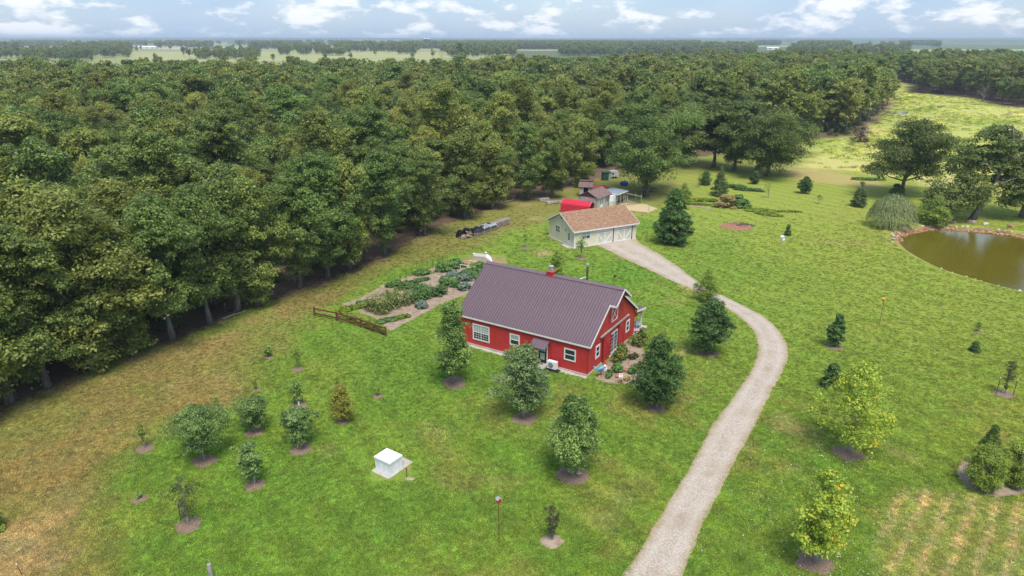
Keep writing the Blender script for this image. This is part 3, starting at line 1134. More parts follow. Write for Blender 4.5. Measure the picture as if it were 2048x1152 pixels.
def tree_parts(seed, kind, h, R):
    """trunk mesh and crown mesh of a tree of this kind, h high and R in radius"""
    rng = np.random.RandomState(seed)
    K = dict(
        maple=dict(prof='egg', base=0.11, ncl=52, rc=0.21, sub=9, nl=24, size=0.125, leaf='leaf_maple', flat=0.9, inner=0.3, lob=0.3),
        dense=dict(prof='egg', base=0.06, ncl=80, rc=0.17, sub=8, nl=22, size=0.115, leaf='leaf_dense', flat=0.85, inner=0.45, lob=0.08),
        wide=dict(prof='egg', base=0.10, ncl=46, rc=0.22, sub=9, nl=24, size=0.12, leaf='leaf_pale', flat=0.8, inner=0.3, lob=0.3),
        syc=dict(prof='egg', base=0.16, ncl=100, rc=0.15, nl=26, size=0.135, leaf='leaf_syc', flat=0.7, inner=0.2, lob=0.25, asp=0.8),
        apple=dict(prof='round', base=0.2, ncl=40, rc=0.22, sub=8, nl=22, size=0.1, leaf='leaf_grey', flat=0.8, inner=0.4, lob=0.2),
        apple_open=dict(prof='vase', base=0.16, ncl=32, rc=0.2, sub=7, nl=18, size=0.095, leaf='leaf_grey', flat=0.8, inner=0.3, lob=0.3),
        sparse=dict(prof='vase', base=0.15, ncl=46, rc=0.17, nl=26, size=0.06, leaf='leaf_sparse', flat=0.9, inner=0.1),
        yellow=dict(prof='egg', base=0.12, ncl=60, rc=0.24, nl=50, size=0.1, leaf='leaf_yellow', flat=0.9, inner=0.2),
        cedar=dict(prof='cone', base=0.02, ncl=170, rc=0.13, nl=55, size=0.10, leaf='leaf_cedar', flat=1.2, inner=0.6, lob=0.08, asp=0.35),
        cedar_round=dict(prof='round', base=0.0, ncl=160, rc=0.15, nl=55, size=0.10, leaf='leaf_cedar_light', flat=1.1, inner=0.6, lob=0.1, asp=0.35),
        spruce=dict(prof='cone', base=0.03, ncl=120, rc=0.15, nl=50, size=0.15, leaf='leaf_spruce', flat=0.6, inner=0.5, lob=0.1, asp=0.35),
        pear=dict(prof='pear', base=0.02, ncl=110, rc=0.15, sub=8, nl=24, size=0.17, leaf='leaf_dense', flat=0.85, inner=0.55, lob=0.07),
        oak=dict(prof='oak', base=0.16, ncl=44, rc=0.18, sub=13, nl=38, size=0.28, leaf='leaf_oak_edge', flat=0.7, inner=0.35, lob=0.25),
        oak_open=dict(prof='oak', base=0.2, ncl=36, rc=0.18, sub=13, nl=38, size=0.27, leaf='leaf_oak_edge', flat=0.62, inner=0.3, lob=0.35, open_=0.05),
        shrub=dict(prof='dome', base=0.0, ncl=60, rc=0.24, nl=50, size=0.13, leaf='leaf_dense', flat=0.8, inner=0.35, lob=0.15),
        shrub_bright=dict(prof='pear', base=0.0, ncl=85, rc=0.2, nl=60, size=0.17, leaf='leaf_bright', flat=0.7, inner=0.35, lob=0.2),
        sapling=dict(prof='egg', base=0.35, ncl=16, rc=0.30, nl=18, size=0.085, leaf='leaf_bright', flat=0.9, inner=0.1),
        sapling_dark=dict(prof='egg', base=0.3, ncl=22, rc=0.3, nl=26, size=0.10, leaf='leaf_maple', flat=0.9, inner=0.1),
        young=dict(prof='egg', base=0.12, ncl=60, rc=0.2, nl=48, size=0.11, leaf='leaf_bright', flat=0.9, inner=0.2),
    )[kind]
    z0 = h * K['base']
    R = R * (1.16 if K.get('sub') else 1.0)
    q = 1.0 if kind.startswith('sap') else 2.3
    V, F, T, C = crown(rng, K['prof'], z0, h, R, int(K['ncl'] * 1.15), K['rc'] * R * 1.6, int(K['nl'] * q), K['size'] * (1.0 if q == 1 else 0.66), K['flat'], K['inner'], K.get('asp', 0.55), K.get('lob', 0.2), open_=K.get('open_', 0), sub=K.get('sub', 0), subr=.44)
    cm = np_mesh('crown', V, F, M[K['leaf']], {'tint': T})
    big = kind.startswith('oak')
    r0 = {True: 0.026, False: 0.016}[big] * h + 0.015
    tm = trunk_mesh('trunk', rng, h, r0, C, 14 if big else 10, M['bark' if big else 'pale_bark'], top=0.78)
    return tm, cm


def mulch_ring(u, v, r, m='mulch'):
    g = at(u, v)
    k = 14
    rr = random.Random(int(u * 3 + v))
    sheet('mulch_bed', [(g.x + r * rr.uniform(0.75, 1.15) * math.cos(2 * math.pi * i / k), g.y + r * rr.uniform(0.75, 1.15) * math.sin(2 * math.pi * i / k)) for i in range(k)], M[m], 0.015, 0.5, 0.08, dome=0.09)


def plant_tree(name, kind, u, v, vt, hw, label, cat='tree', group=None, mulch=0.0, seed=None, mulch_mat='mulch'):
    g = on(u, v)
    h = height_to(u, v, vt) if vt < v else 1.0
    top = Vector((g.x, g.y, h * 0.55))
    d = pix(top)[2]
    R = hw * d / FPX
    tm, cm = tree_parts(seed or int(u * 7 + v), kind, h, R)
    e = empty(name, g, 0.0, label, cat, group)
    inst('trunk', tm, e)
    inst('crown', cm, e)
    if mulch:
        mulch_ring(u, v, mulch, mulch_mat)
    return e, h, R


YARD = [
    ('maple_tree', 'maple', 908, 765, 603, 45, 'dense green maple in front of the red house by the big double window', 1.3),
    ('maple_tree', 'wide', 1048, 836, 688, 60, 'pale-leaved spreading maple in front of the red house door', 1.2),
    ('maple_tree', 'maple', 1144, 950, 792, 58, 'broad dark maple nearest the drive, with mulch and stones below', 1.3),
    ('maple_tree', 'dense', 1312, 815, 666, 55, 'very dense egg-shaped dark tree beside the flower bed', 1.0),
    ('maple_tree', 'dense', 1417, 707, 590, 43, 'dense round tree left of the bend in the gravel drive', 1.0),
    ('young_tree', 'young', 1412, 603, 541, 27, 'light green young tree just behind the dense one at the drive bend', 0),
    ('young_tree', 'dense', 1668, 694, 628, 18, 'small dark oval tree on the lawn right of the drive bend', 0.9),
    ('sycamore_tree', 'syc', 1697, 908, 722, 80, 'large yellow-green sycamore with golden leaves right of the drive', 1.25),
    ('sycamore_tree', 'syc', 1630, 1126, 933, 66, 'slender sycamore with thin crown, nearest the bottom right edge', 1.2),
    ('dark_shrub', 'shrub', 1662, 773, 728, 19, 'dark rounded shrub partly hidden behind the yellow-green sycamore', 0),
    ('cedar_tree', 'cedar', 1975, 916, 850, 27, 'pointed cedar at the back of the group of three', 0),
    ('cedar_tree', 'cedar_round', 1964, 978, 896, 38, 'plump cedar in front in the group of three', 0),
    ('cedar_tree', 'cedar_round', 2028, 970, 890, 38, 'plump cedar on the right of the group of three', 0),
    ('pear_tree', 'pear', 1343, 487, 377, 38, 'tall dense leafy tree right of the tan garage', 0),
    ('young_tree', 'young', 1366, 418, 366, 16, 'thin pale young tree rising behind the dense garage-side tree', 0),
    ('spruce_tree', 'spruce', 1438, 391, 332, 22, 'bushy conifer behind the golden grass clump', 0),
    ('dark_shrub', 'shrub', 1410, 370, 343, 13, 'dark round shrub left of the bushy conifer', 0),
    ('sapling', 'sapling', 1398, 375, 341, 9, 'thin pale sapling at the left of the dark round shrub', 0),
    ('young_tree', 'dense', 1509, 368, 342, 10, 'small dark tree just in front of the wide park oak', 0),
    ('sapling', 'sapling', 1536, 396, 362, 14, 'airy light sapling between the conifer and the small pond-side trees', 0),
    ('young_tree', 'dense', 1609, 387, 353, 15, 'small dark round tree alone on the lawn beyond the white bird box', 0),
    ('spruce_tree', 'spruce', 1717, 413, 363, 19, 'neat conifer standing left of the weeping willow', 0),
    ('sapling', 'sapling', 1637, 408, 389, 8, 'tiny leafy sapling between the small round tree and the neat conifer', 0),
    ('dark_shrub', 'shrub', 1575, 471, 449, 6, 'tiny dark shrub alone on the lawn above the white bird box', 0),
    ('oak_tree', 'oak_open', 1804, 392, 238, 90, 'big open oak standing alone on the lawn behind the willow', 0),
    ('oak_tree', 'oak_open', 2042, 434, 280, 60, 'oak at the right edge behind the pond', 0),
    ('dark_shrub', 'shrub', 1792, 393, 368, 15, 'low dark shrub at the foot of the lone open oak', 0),
    ('shrub', 'shrub_bright', 1866, 451, 392, 30, 'bright lime-green shrub at the head of the pond', 0),
    ('apple_tree', 'apple', 409, 922, 814, 52, 'round full apple tree, largest of the orchard', 1.0),
    ('apple_tree', 'apple_open', 509, 864, 800, 35, 'flat loose fruit tree behind the largest apple tree', 0.8),
    ('apple_tree', 'apple', 601, 898, 820, 37, 'silvery round fruit tree midway between the apple tree and the white pump cover', 0.9),
    ('apple_tree', 'apple_open', 509, 970, 884, 28, 'slim upright fruit tree nearest below the largest apple tree', 0.8),
    ('fruit_tree', 'sparse', 377, 1050, 958, 36, 'thin dark-twigged fruit tree lowest in the orchard', 0.9),
    ('fruit_tree', 'yellow', 686, 843, 769, 27, 'yellowish young fruit tree at the orchard side nearest the house', 0.7),
    ('sapling', 'sapling_dark', 597, 812, 764, 16, 'staked sapling with white trunk guard in the orchard', 0.7),
    ('sapling', 'sapling', 596, 739, 692, 9, 'slender yellow-green sapling below the cedar rail fence', 0.6),
    ('sapling', 'sapling_dark', 537, 714, 694, 9, 'stubby dark sapling on brown grass farthest up the orchard', 0.5),
    ('sapling', 'sapling', 756, 793, 771, 6, 'tiny sapling on green lawn between orchard and house maple', 0.5),
    ('sapling', 'sapling', 675, 770, 754, 5, 'tiny twig sapling above the yellowish young fruit tree', 0.4),
    ('sapling', 'sapling', 512, 780, 760, 5, 'tiny sapling with pale tip on brown grass behind the loose fruit tree', 0.4),
    ('sapling', 'sapling', 290, 898, 848, 10, 'spindly sapling in a mulch ring left of the largest apple tree', 0.75),
    ('sapling', 'sapling', 436, 838, 792, 8, 'thin sapling showing just behind the largest apple tree', 0.0),
    ('sapling', 'sapling_dark', 279, 998, 986, 6, 'tiny stub of a sapling in mulch at the orchard low left', 0.55),
    ('sapling', 'sparse', 1104, 1082, 1010, 17, 'bare-looking young tree in a straw ring near the red birdhouse', 0.75),
    ('young_tree', 'young', 1113, 556, 500, 15, 'narrow bright tree rising behind the red house roof', 0),
    ('sapling', 'sapling_dark', 1163, 517, 468, 13, 'airy sapling in mulch in front of the tan garage', 0.8),
    ('sapling', 'sapling', 1050, 496, 464, 8, 'thin pale sapling left of the tan garage', 0.8),
    ('shrub', 'shrub_bright', -14, 1062, 1015, 24, 'light green bush cut by the left picture edge', 0),
    ('dark_shrub', 'shrub', 1948, 703, 683, 9, 'small dark shrub on the lawn, lower of a pair near right edge', 0.3),
    ('sapling', 'sapling', 1956, 663, 645, 8, 'tiny sapling in a dark ring, upper of a pair near right edge', 0.5),
    ('sapling', 'sparse', 2008, 789, 722, 12, 'staked white-trunked sapling near the right edge', 0.9),
]
for t in YARD:
    if t[6]:
        plant_tree(t[0], t[1], t[2], t[3], t[4], t[5], t[6], 'shrub' if 'shrub' in t[0] else ('sapling' if t[0] == 'sapling' else 'tree'), mulch=t[7],
                   mulch_mat='soil' if t[2] == 1104 else 'mulch')
sheet('mulch_bed', pxpoly([(1912, 945), (1925, 920), (1945, 905), (1990, 905), (2060, 915), (2110, 950), (2090, 985), (2030, 992), (1990, 995), (1950, 985), (1925, 970)]), M['soil'], 0.02, 0.5, 0.1, dome=0.06)


# the oak with dead limbs that leans by the pond
def leaning_oak():
    g = on(1942, 441)
    h = height_to(1942, 441, 268)
    rng = np.random.RandomState(88)
    e = empty('oak_tree', g, 0, 'leaning oak with bare grey dead limbs beside the pond', 'tree')
    mb = MB()
    trunk = [(0, 0, -.3), (0.9, 0, 2.2), (2.0, .2, 4.6), (2.6, .2, 7.0), (3.3, 0, 10), (4.2, 0, 13), (4.6, 0, h * .93)]
    mb.tube(trunk, [.68, .5, .42, .36, .28, .17, .05], 8)
    mb.build('trunk', M['bark'], e, smooth=True)
    db = MB()
    tips = []
    for s, q in [((3.0, 0, 8.5), (6.4, -1, 12.6)), ((3.3, 0, 10), (1.2, -.6, 14.2)), ((3.8, 0, 11.6), (6.0, -.4, 15.4)), ((2.3, 0, 5.5), (6.8, -1.5, 8.2)), ((2.8, 0, 8), (-1.6, -1.5, 10.4)), ((4.1, 0, 12.6), (3.0, -.5, 16))]:
        s, q = Vector(s), Vector(q)
        mid = s.lerp(q, .5) + Vector((0, 0, .5))
        db.tube([s, mid, q], [.2, .13, .03], 5)
        for k in range(5):
            f = rng.uniform(.35, .95)
            a = (s.lerp(mid, f * 2) if f < .5 else mid.lerp(q, f * 2 - 1))
            b = a + Vector((rng.normal() * 1.0, rng.normal() * .8, rng.uniform(.3, 1.5)))
            db.tube([a, b], [.06, .015], 4)
    d = db.build('dead_limb', M['dead_wood'], e, smooth=True)
    Vs, Fs, Ts, o = [], [], [], 0
    for (cx, cy_, cz, R, hh, n) in [(-3.4, -.6, 5.2, 5.2, 6.6, 66), (-6, -1, 3.8, 3.6, 4.4, 36), (6.5, .8, 6.2, 4.2, 7.5, 55), (2.3, 1.6, 13.2, 4.0, 6.0, 52), (-1.5, 2, 9.8, 4.2, 6, 46), (6.0, 1.8, 10.6, 3.8, 6, 44), (2.0, 2.6, 9, 4.5, 7, 50)]:
        V, F, T, C = crown(rng, 'round', cz - hh / 2, cz + hh / 2, R, n, R * .32, 110, .2, .6, .3, lob=.3)
        Vs.append(V + np.array([cx, cy_, 0])), Fs.append(F + o), Ts.append(T)
        o += len(V)
    inst('crown', np_mesh('crown', np.concatenate(Vs), np.concatenate(Fs), M['leaf_oak_edge'], {'tint': np.concatenate(Ts)}), e)


leaning_oak()


def willow():
    g = on(1780, 455)
    h = height_to(1780, 456, 394)
    R = 45 * pix((g.x, g.y, 2))[2] / FPX
    rng = np.random.RandomState(5)
    e = empty('weeping_willow', g, 0, 'low weeping willow dome of drooping pale leaves left of the pond', 'tree')
    Ps, Ns, Al = [], [], []
    for k in range(620):
        an = rng.uniform(0, 6.283)
        r1 = R * math.sqrt(rng.uniform(0.02, 1)) * 0.97
        ztop = h * math.sqrt(max(0.0, 1 - (r1 / R) ** 2.4)) * rng.uniform(0.82, 1.0) + 0.3
        L_ = rng.uniform(0.5, 0.95) * ztop
        n = max(4, int(L_ / 0.16))
        for j in range(n):
            f = j / n
            rr = r1 + 0.35 * math.sin(f * 1.6) * R * 0.25
            Ps.append((rr * math.cos(an), rr * math.sin(an), ztop - L_ * f * f * .4 - L_ * f * .6 + 0.15))
            Ns.append((math.cos(an), math.sin(an), 0.55))
            Al.append((math.cos(an) * .25, math.sin(an) * .25, -1))
    P = np.array(Ps) + rng.normal(size=(len(Ps), 3)) * 0.07
    Nn = unit(np.array(Ns) + rng.normal(size=P.shape) * .5)
    V, F = leaves(P, Nn, 0.19, rng, 0.22, 0.1, along=unit(np.array(Al) + rng.normal(size=P.shape) * .15))
    inst('crown', np_mesh('crown', V, F, M['leaf_willow'], {'tint': np.repeat(np.clip(rng.normal(.5, .25, len(P)), 0, 1), 4)}), e)
    mb = MB()
    mb.tube([(0, 0, -.2), (0, .1, h * .4), (.1, 0, h * .8)], [.22, .15, .06], 6)
    mb.build('trunk', M['bark'], e)


willow()


# --- the wood: nearest trees one by one, the rest as one mass
def forest():
    rng = np.random.RandomState(11)
    variants = []
    for k in range(9):
        h, R = 16.5 + rng.uniform(-1.5, 1.5), [6.0, 6.8, 5.2, 7.4, 6.2, 5.0, 7.2, 6.4, 5.6][k]
        r_ = np.random.RandomState(200 + k)
        edge = k < 4                          # trees that keep low limbs in the light
        V, F, T, C = crown(r_, 'oak', h * ([.03, .15, .06, .13][k] if edge else 0.18), h, R * (1.0 if not edge else .84), 54 if edge else 42, 1.55, 70, [.15, .13, .17, .14, .16, .13, .15, .18, .14][k], [.95, .8, 1.1, .85, .95, 1.15, .8, .9, 1.0][k], 0.35, lob=0.36, up=0.8, sub=12, subr=.44)
        cm = np_mesh('crown', V, F, M[['leaf_oak', 'leaf_oak_deep', 'leaf_oak', 'leaf_oak_deep', 'leaf_oak', 'leaf_oak_gold', 'leaf_oak', 'leaf_oak_deep', 'leaf_oak_gold'][k]], {'tint': T})
        tm = trunk_mesh('trunk', r_, h, 0.30, C, 14, M['bark'], top=0.8)
        variants.append((tm, cm, h, R, edge))
    low = []
    src = bpy.data.collections.new('woodland_sources')
    for k in range(6):
        h, R = 16.5 + rng.uniform(-1.5, 1.5), 6.3
        r_ = np.random.RandomState(300 + k)
        V, F, T, C = crown(r_, 'oak', h * 0.25, h, R, 30, 1.8, 30, 0.33, 0.95, 0.45, lob=0.3, up=0.85, sub=8, subr=.45)
        b = len(V)
        mb = MB()
        mb.tube([(0, 0, -.3), (0, 0, h * .7)], [.3, .12], 5)
        tv = np.array([tuple(p) for p in mb.v])
        tf = [f for f in mb.f if len(f) == 4]
        V2 = np.concatenate([V, tv])
        F2 = np.concatenate([F, np.array(tf) + b])
        me = np_mesh('woodland_tree', V2, F2, [M[['leaf_oak', 'leaf_oak_deep', 'leaf_oak', 'leaf_oak_gold', 'leaf_oak', 'leaf_oak_deep'][k]], M['bark']], {'tint': np.concatenate([T, np.zeros(len(tv))])}, [0] * len(F) + [1] * len(tf))
        o = bpy.data.objects.new('woodland_source', me)
        src.objects.link(o)
        low.append(o)
    # points: jittered grid inside the wood
    s = 8.3
    gx, gy = np.meshgrid(np.arange(-560, 620, s), np.arange(20, 800, s * .87))
    gx = gx + (np.arange(gx.shape[0]) % 2)[:, None] * s / 2
    px = (gx + rng.uniform(-.36, .36, gx.shape) * s).ravel()
    py = (gy + rng.uniform(-.36, .36, gy.shape) * s).ravel()
    d = sdist(px, py, FOREST)
    de = d.copy()
    ok = (d > 1.6) & (np.abs(px) < py * 0.84 + 30)
    px, py, d = px[ok], py[ok], d[ok]
    # trees told apart at the edge: their trunk feet as the photo shows them
    EDGE_TREES = [(96, 775, 15), (190, 742, 17), (345, 678, 15.5), (474, 624, 16), (516, 612, 15), (700, 540, 15), (655, 556, 16), (850, 472, 14.5), (770, 512, 15), (930, 436, 15.5), (1055, 400, 14), (1103, 396, 14),
                  (1163, 374, 14), (20, 806, 17), (-50, 850, 18), (600, 576, 16), (985, 418, 14), (268, 710, 14.5), (420, 648, 15)]
    ex = np.array([at(u, v).x for u, v, h in EDGE_TREES])
    ey = np.array([at(u, v).y for u, v, h in EDGE_TREES])
    near = np.min(np.hypot(px[:, None] - ex[None], py[:, None] - ey[None]), 1)
    k2 = (near > 4.6)
    px, py, d = px[k2], py[k2], d[k2]
    # keep the clearing round the sheds open
    cl = sdist(px, py, pxpoly([(1120, 400), (1150, 368), (1205, 338), (1275, 335), (1330, 350), (1340, 420), (1230, 430)]))
    k3 = cl < -1
    px, py = px[k3], py[k3]
    dist = np.hypot(px, py)
    P3 = np.stack([px, py, np.full(len(px), 15 - CAMH)], 1)
    dep = P3[:, 1] * math.cos(PITCH) - P3[:, 2] * math.sin(PITCH)
    u = CXP + FPX * P3[:, 0] / dep
    vis = (u > -130) & (u < 2180)
    order = np.argsort(np.where(vis, dist, dist + 5000))
    grp = 'oaks of the wood behind the yard'
    n_ind = 300 - len(EDGE_TREES)
    r = random.Random(3)

    def put(x, y, k, sc, lab, g):
        tm, cm, h, R, _ = variants[k]
        e = empty('oak_tree', (x, y, gz(x, y)), r.uniform(0, 6.28), lab, 'tree', g)
        e.scale = (sc * r.uniform(.86, 1.14), sc * r.uniform(.86, 1.14), sc * r.uniform(.92, 1.1))
        inst('trunk', tm, e)
        inst('crown', cm, e)
    for (u_, v_, h) in EDGE_TREES:
        p = at(u_, v_)
        k = r.randrange(4)
        put(p.x, p.y, k, h / variants[k][2], 'dark green oak in the front row at the edge of the wood', 'oaks along the edge of the wood')
    for i in order[:n_ind]:
        fe = float(sdist(np.array([px[i]]), np.array([py[i]]), FOREST)[0])
        k = r.randrange(4) if fe < 9 else r.randrange(3, len(variants))
        put(px[i], py[i], k, (r.uniform(.74, 1.08) if r.random() < .8 else r.uniform(1.08, 1.26)) if fe > 6 else r.uniform(.60, .92), 'dark green oak deep in the dense wood behind the yard', grp)
    rest = order[n_ind:]
    X, Y = list(px[rest]), list(py[rest])
    S = list(np.where(rng.uniform(size=len(rest)) < .8, rng.uniform(.72, 1.08, len(rest)), rng.uniform(1.08, 1.25, len(rest))))
    # woods farther off: closed cover on the right, belts and single trees among fields on the left
    FIELDS = [(1400, 1510, 84.2, 86.6), (1510, 1575, 91, 94), (1815, 2110, 99, 105.5), (1880, 2110, 85.5, 88), (1030, 1120, 99.5, 101.5), (1560, 1600, 86, 88), (1700, 1800, 86.5, 88)]
    BELTS = [(25, 132, 84, 93), (-300, -20, 84, 108), (130, 262, 98, 117), (-40, 40, 101, 118), (45, 185, 112, 124), (130, 200, 84.5, 89), (200, 300, 85, 90), (310, 345, 89, 94), (360, 425, 93, 95.5), (340, 372, 87, 92),
             (392, 520, 113, 121), (470, 700, 86, 90), (500, 640, 96.5, 99), (560, 625, 104, 111), (675, 705, 96, 106), (705, 800, 98, 104), (810, 905, 93, 101), (795, 832, 99, 110), (893, 905, 104, 113), (700, 990, 82, 89),
             (870, 1000, 90, 104), (630, 690, 105, 112), (900, 1000, 109, 116)]
    n = 90000
    yy = np.sqrt(rng.uniform(430 ** 2, 3700 ** 2, n))
    xx = rng.uniform(-.84, .84, n) * yy
    uu, vv = [], []
    dd = yy * math.cos(PITCH) + CAMH * math.sin(PITCH)
    uu = CXP + FPX * xx / dd
    vv = CYP - FPX * (yy * math.sin(PITCH) - CAMH * math.cos(PITCH)) / dd
    inw = (uu > 985 + 30 * np.sin(vv)) & (yy > 1250) & (vnoise(xx, yy * .6, 260, 9) > .34)
    for a, b, c_, d_ in FIELDS:
        inw &= ~((uu > a) & (uu < b) & (vv > c_) & (vv < 76 + (d_ - 76) * 2.2))
    lft = np.zeros(n, bool)
    bn = .6 * vnoise(uu, vv * 2, 7, 5) + .4 * vnoise(uu, vv * 0, 16, 8)
    for a, b, c_, d_ in BELTS:
        wob_ = (bn - .5) * .9 * (d_ - c_)
        lft |= (uu > a + 6 * (bn - .5)) & (uu < b - 6 * (bn - .5)) & (vv > c_ + np.maximum(wob_, 0)) & (vv < d_ + np.minimum(wob_, 0)) & (bn > .36)
    lft |= (uu < 985) & (rng.uniform(size=n) < 0.006) & (yy > 800)
    keep = (inw | lft) & (sdist(xx, yy, FOREST) < -4)
    keep &= rng.uniform(size=n) < np.clip(0.45 + yy / 3000, 0, 1)
    X += list(xx[keep])
    Y += list(yy[keep])
    S += list(rng.uniform(.5, 1.12, keep.sum()) * np.where(yy[keep] > 1500, 1.2, 1.0))
    me = bpy.data.meshes.new('woodland')
    me.vertices.add(len(X))
    me.vertices.foreach_set('co', np.stack([X, Y, np.zeros(len(X))], 1).astype(np.float32).ravel())
    me.attributes.new('scl', 'FLOAT', 'POINT').data.foreach_set('value', np.array(S, dtype=np.float32))
    me.attributes.new('rot', 'FLOAT', 'POINT').data.foreach_set('value', rng.uniform(0, 6.28, len(X)).astype(np.float32))
    me.attributes.new('idx', 'INT', 'POINT').data.foreach_set('value', rng.randint(0, len(low), len(X)).astype(np.int32))
    me.update()
    o = link(bpy.data.objects.new('woodland', me))
    prop(o, 'dark green wooded land stretching away to the horizon', 'woodland', kind='stuff')
    instancer(o, src)
    print('woodland instances', len(X))


def instancer(o, src):
    ng = bpy.data.node_groups.new(o.name + '_scatter', 'GeometryNodeTree')
    ng.interface.new_socket('Geometry', in_out='INPUT', socket_type='NodeSocketGeometry')
    ng.interface.new_socket('Geometry', in_out='OUTPUT', socket_type='NodeSocketGeometry')
    N, L = ng.nodes.new, ng.links.new
    gi, go = N('NodeGroupInput'), N('NodeGroupOutput')
    ci = N('GeometryNodeCollectionInfo')
    ci.inputs['Collection'].default_value = src
    ci.inputs['Separate Children'].default_value = True
    ci.inputs['Reset Children'].default_value = True
    ip = N('GeometryNodeInstanceOnPoints')
    ip.inputs['Pick Instance'].default_value = True

    def attr(name, ty):
        a = N('GeometryNodeInputNamedAttribute')
        a.data_type = ty
        a.inputs['Name'].default_value = name
        return a.outputs['Attribute']
    cr = N('ShaderNodeCombineXYZ')
    L(attr('rot', 'FLOAT'), cr.inputs['Z'])
    L(gi.outputs[0], ip.inputs['Points'])
    L(ci.outputs[0], ip.inputs['Instance'])
    L(attr('idx', 'INT'), ip.inputs['Instance Index'])
    L(cr.outputs[0], ip.inputs['Rotation'])
    L(attr('scl', 'FLOAT'), ip.inputs['Scale'])
    L(ip.outputs[0], go.inputs[0])
    mod = o.modifiers.new('scatter', 'NODES')
    mod.node_group = ng


forest()

# oaks standing on the mown grass in front of the wood
for nm, kd, u, v, vt, hw, lab in [
        ('oak_tree', 'oak', 1292, 392, 200, 88, 'great oak with thick trunk directly behind the sheds and hen run'),
        ('oak_tree', 'oak', 1371, 331, 205, 55, 'oak at the left end of the row on mown grass'),
        ('oak_tree', 'oak', 1427, 334, 195, 45, 'twin-stemmed oak in the row on mown grass'),
        ('oak_tree', 'oak', 1467, 341, 200, 52, 'pale-green oak third in the row on mown grass'),
        ('oak_tree', 'oak', 1534, 352, 215, 80, 'wide dark oak at the right end of the row on mown grass')]:
    plant_tree(nm, kd, u, v, vt, hw * 1.08, lab, 'tree', 'oaks in front of the wood')


def bare_tree(name, u, v, vt, hw, label, mt, n=26, leafy=None):
    g = on(u, v)
    h = height_to(u, v, vt)
    R = hw * pix((g.x, g.y, h / 2))[2] / FPX
    rng = np.random.RandomState(int(u))
    e = empty(name, g, 0, label, 'dead tree' if leafy is None else 'shrub')
    C = []
    for k in range(n):
        a, f = rng.uniform(0, 6.28), rng.uniform(.35, 1)
        rr = R * rng.uniform(.3, 1)
        C.append((rr * math.cos(a), rr * math.sin(a), h * f))
    mb_me = trunk_mesh('trunk', rng, h, .02 * h + .08, np.array(C), n, mt, top=.7)
    inst('trunk', mb_me, e)
    if leafy:
        V, F, T, _ = crown(rng, 'dome', 0, h * .95, R, 40, R * .25, 34, .28, .8, .3)
        inst('crown', np_mesh('crown', V, F, M[leafy], {'tint': T}), e)


bare_tree('dead_tree', 1966, 203, 164, 19, 'bare grey dead tree in front of the far treeline beyond the meadow', M['dead_wood'], 30)
bare_tree('dead_bush', 1722, 284, 250, 22, 'brown half-dead bush at the meadow edge of the wood', M['dead_wood'], 26, 'leaf_dead')


# ------------------------------------------------------------------ buildings
def window(par, fm, w, h, cols=1, rows=2, trim=0.11, glass='glass', name='window', topglass=None, grid=None, frame='white_trim'):
    """frame proud of the wall, one pane object for each light; fm maps (along, up, out) into the parent's space"""
    f = MB(lambda a, b, c: fm(a, c, b))
    P = 0.05
    f.box(-trim, w + trim, 0, P, -trim, 0)
    f.box(-trim, w + trim, 0, P, h, h + trim)
    f.box(-trim, 0, 0, P, 0, h)
    f.box(w, w + trim, 0, P, 0, h)
    bw = 0.035
    for i in range(1, cols):
        f.box(w * i / cols - bw, w * i / cols + bw, 0.004, P - 0.008, 0, h)
    for j in range(1, rows):
        f.box(0, w, 0.004, P - 0.012, h * j / rows - bw, h * j / rows + bw)
    o = f.build(name, M[frame], par)
    for i in range(cols):
        for j in range(rows):
            p = MB(lambda a, b, c: fm(a, c, b))
            p.box(w * i / cols + 0.002, w * (i + 1) / cols - 0.002, 0.006, 0.016, h * j / rows + 0.002, h * (j + 1) / rows - 0.002)
            p.build('pane', M[(topglass if (topglass and j >= rows / 2) else glass)], o)
    if grid:
        gcols, grows = grid
        q = MB(lambda a, b, c: fm(a, c, b))
        for i in range(1, gcols):
            q.box(w * i / gcols - .012, w * i / gcols + .012, .017, .026, 0, h)
        for j in range(1, grows):
            q.box(0, w, .017, .025, h * j / grows - .012, h * j / grows + .012)
        q.build('muntin', M[frame], o)
    return o


def lamp(par, fm, s=1.0):
    m = MB()
    pts = [fm(0, 0, 0), fm(0, .16 * s, .10 * s), fm(0, .14 * s, .30 * s), fm(0, .02 * s, .38 * s)]
    m.tube(pts, .025 * s, 5)
    c = fm(0, -.03 * s, .38 * s)
    m.lathe([(.17 * s, -.1 * s), (.06 * s, .05 * s), (.03 * s, .08 * s)], c, 8)
    return m.build('barn_lamp', M['brown_metal'], par)


def uv_slope(o, sx=1.0):
    """lay plain UVs (metres) on a roof: u along the ridge, v up the slope"""
    me = o.data
    uv = me.uv_layers.new(name='UVMap')
    for p in me.polygons:
        n = p.normal
        for li in p.loop_indices:
            c = me.vertices[me.loops[li].vertex_index].co
            hy = math.sqrt(max(1e-6, 1 - n.x * n.x))
            uv.data[li].uv = (c.x, (c.y if abs(n.z) > .3 else c.z) / max(.25, abs(n.z)) if True else 0)


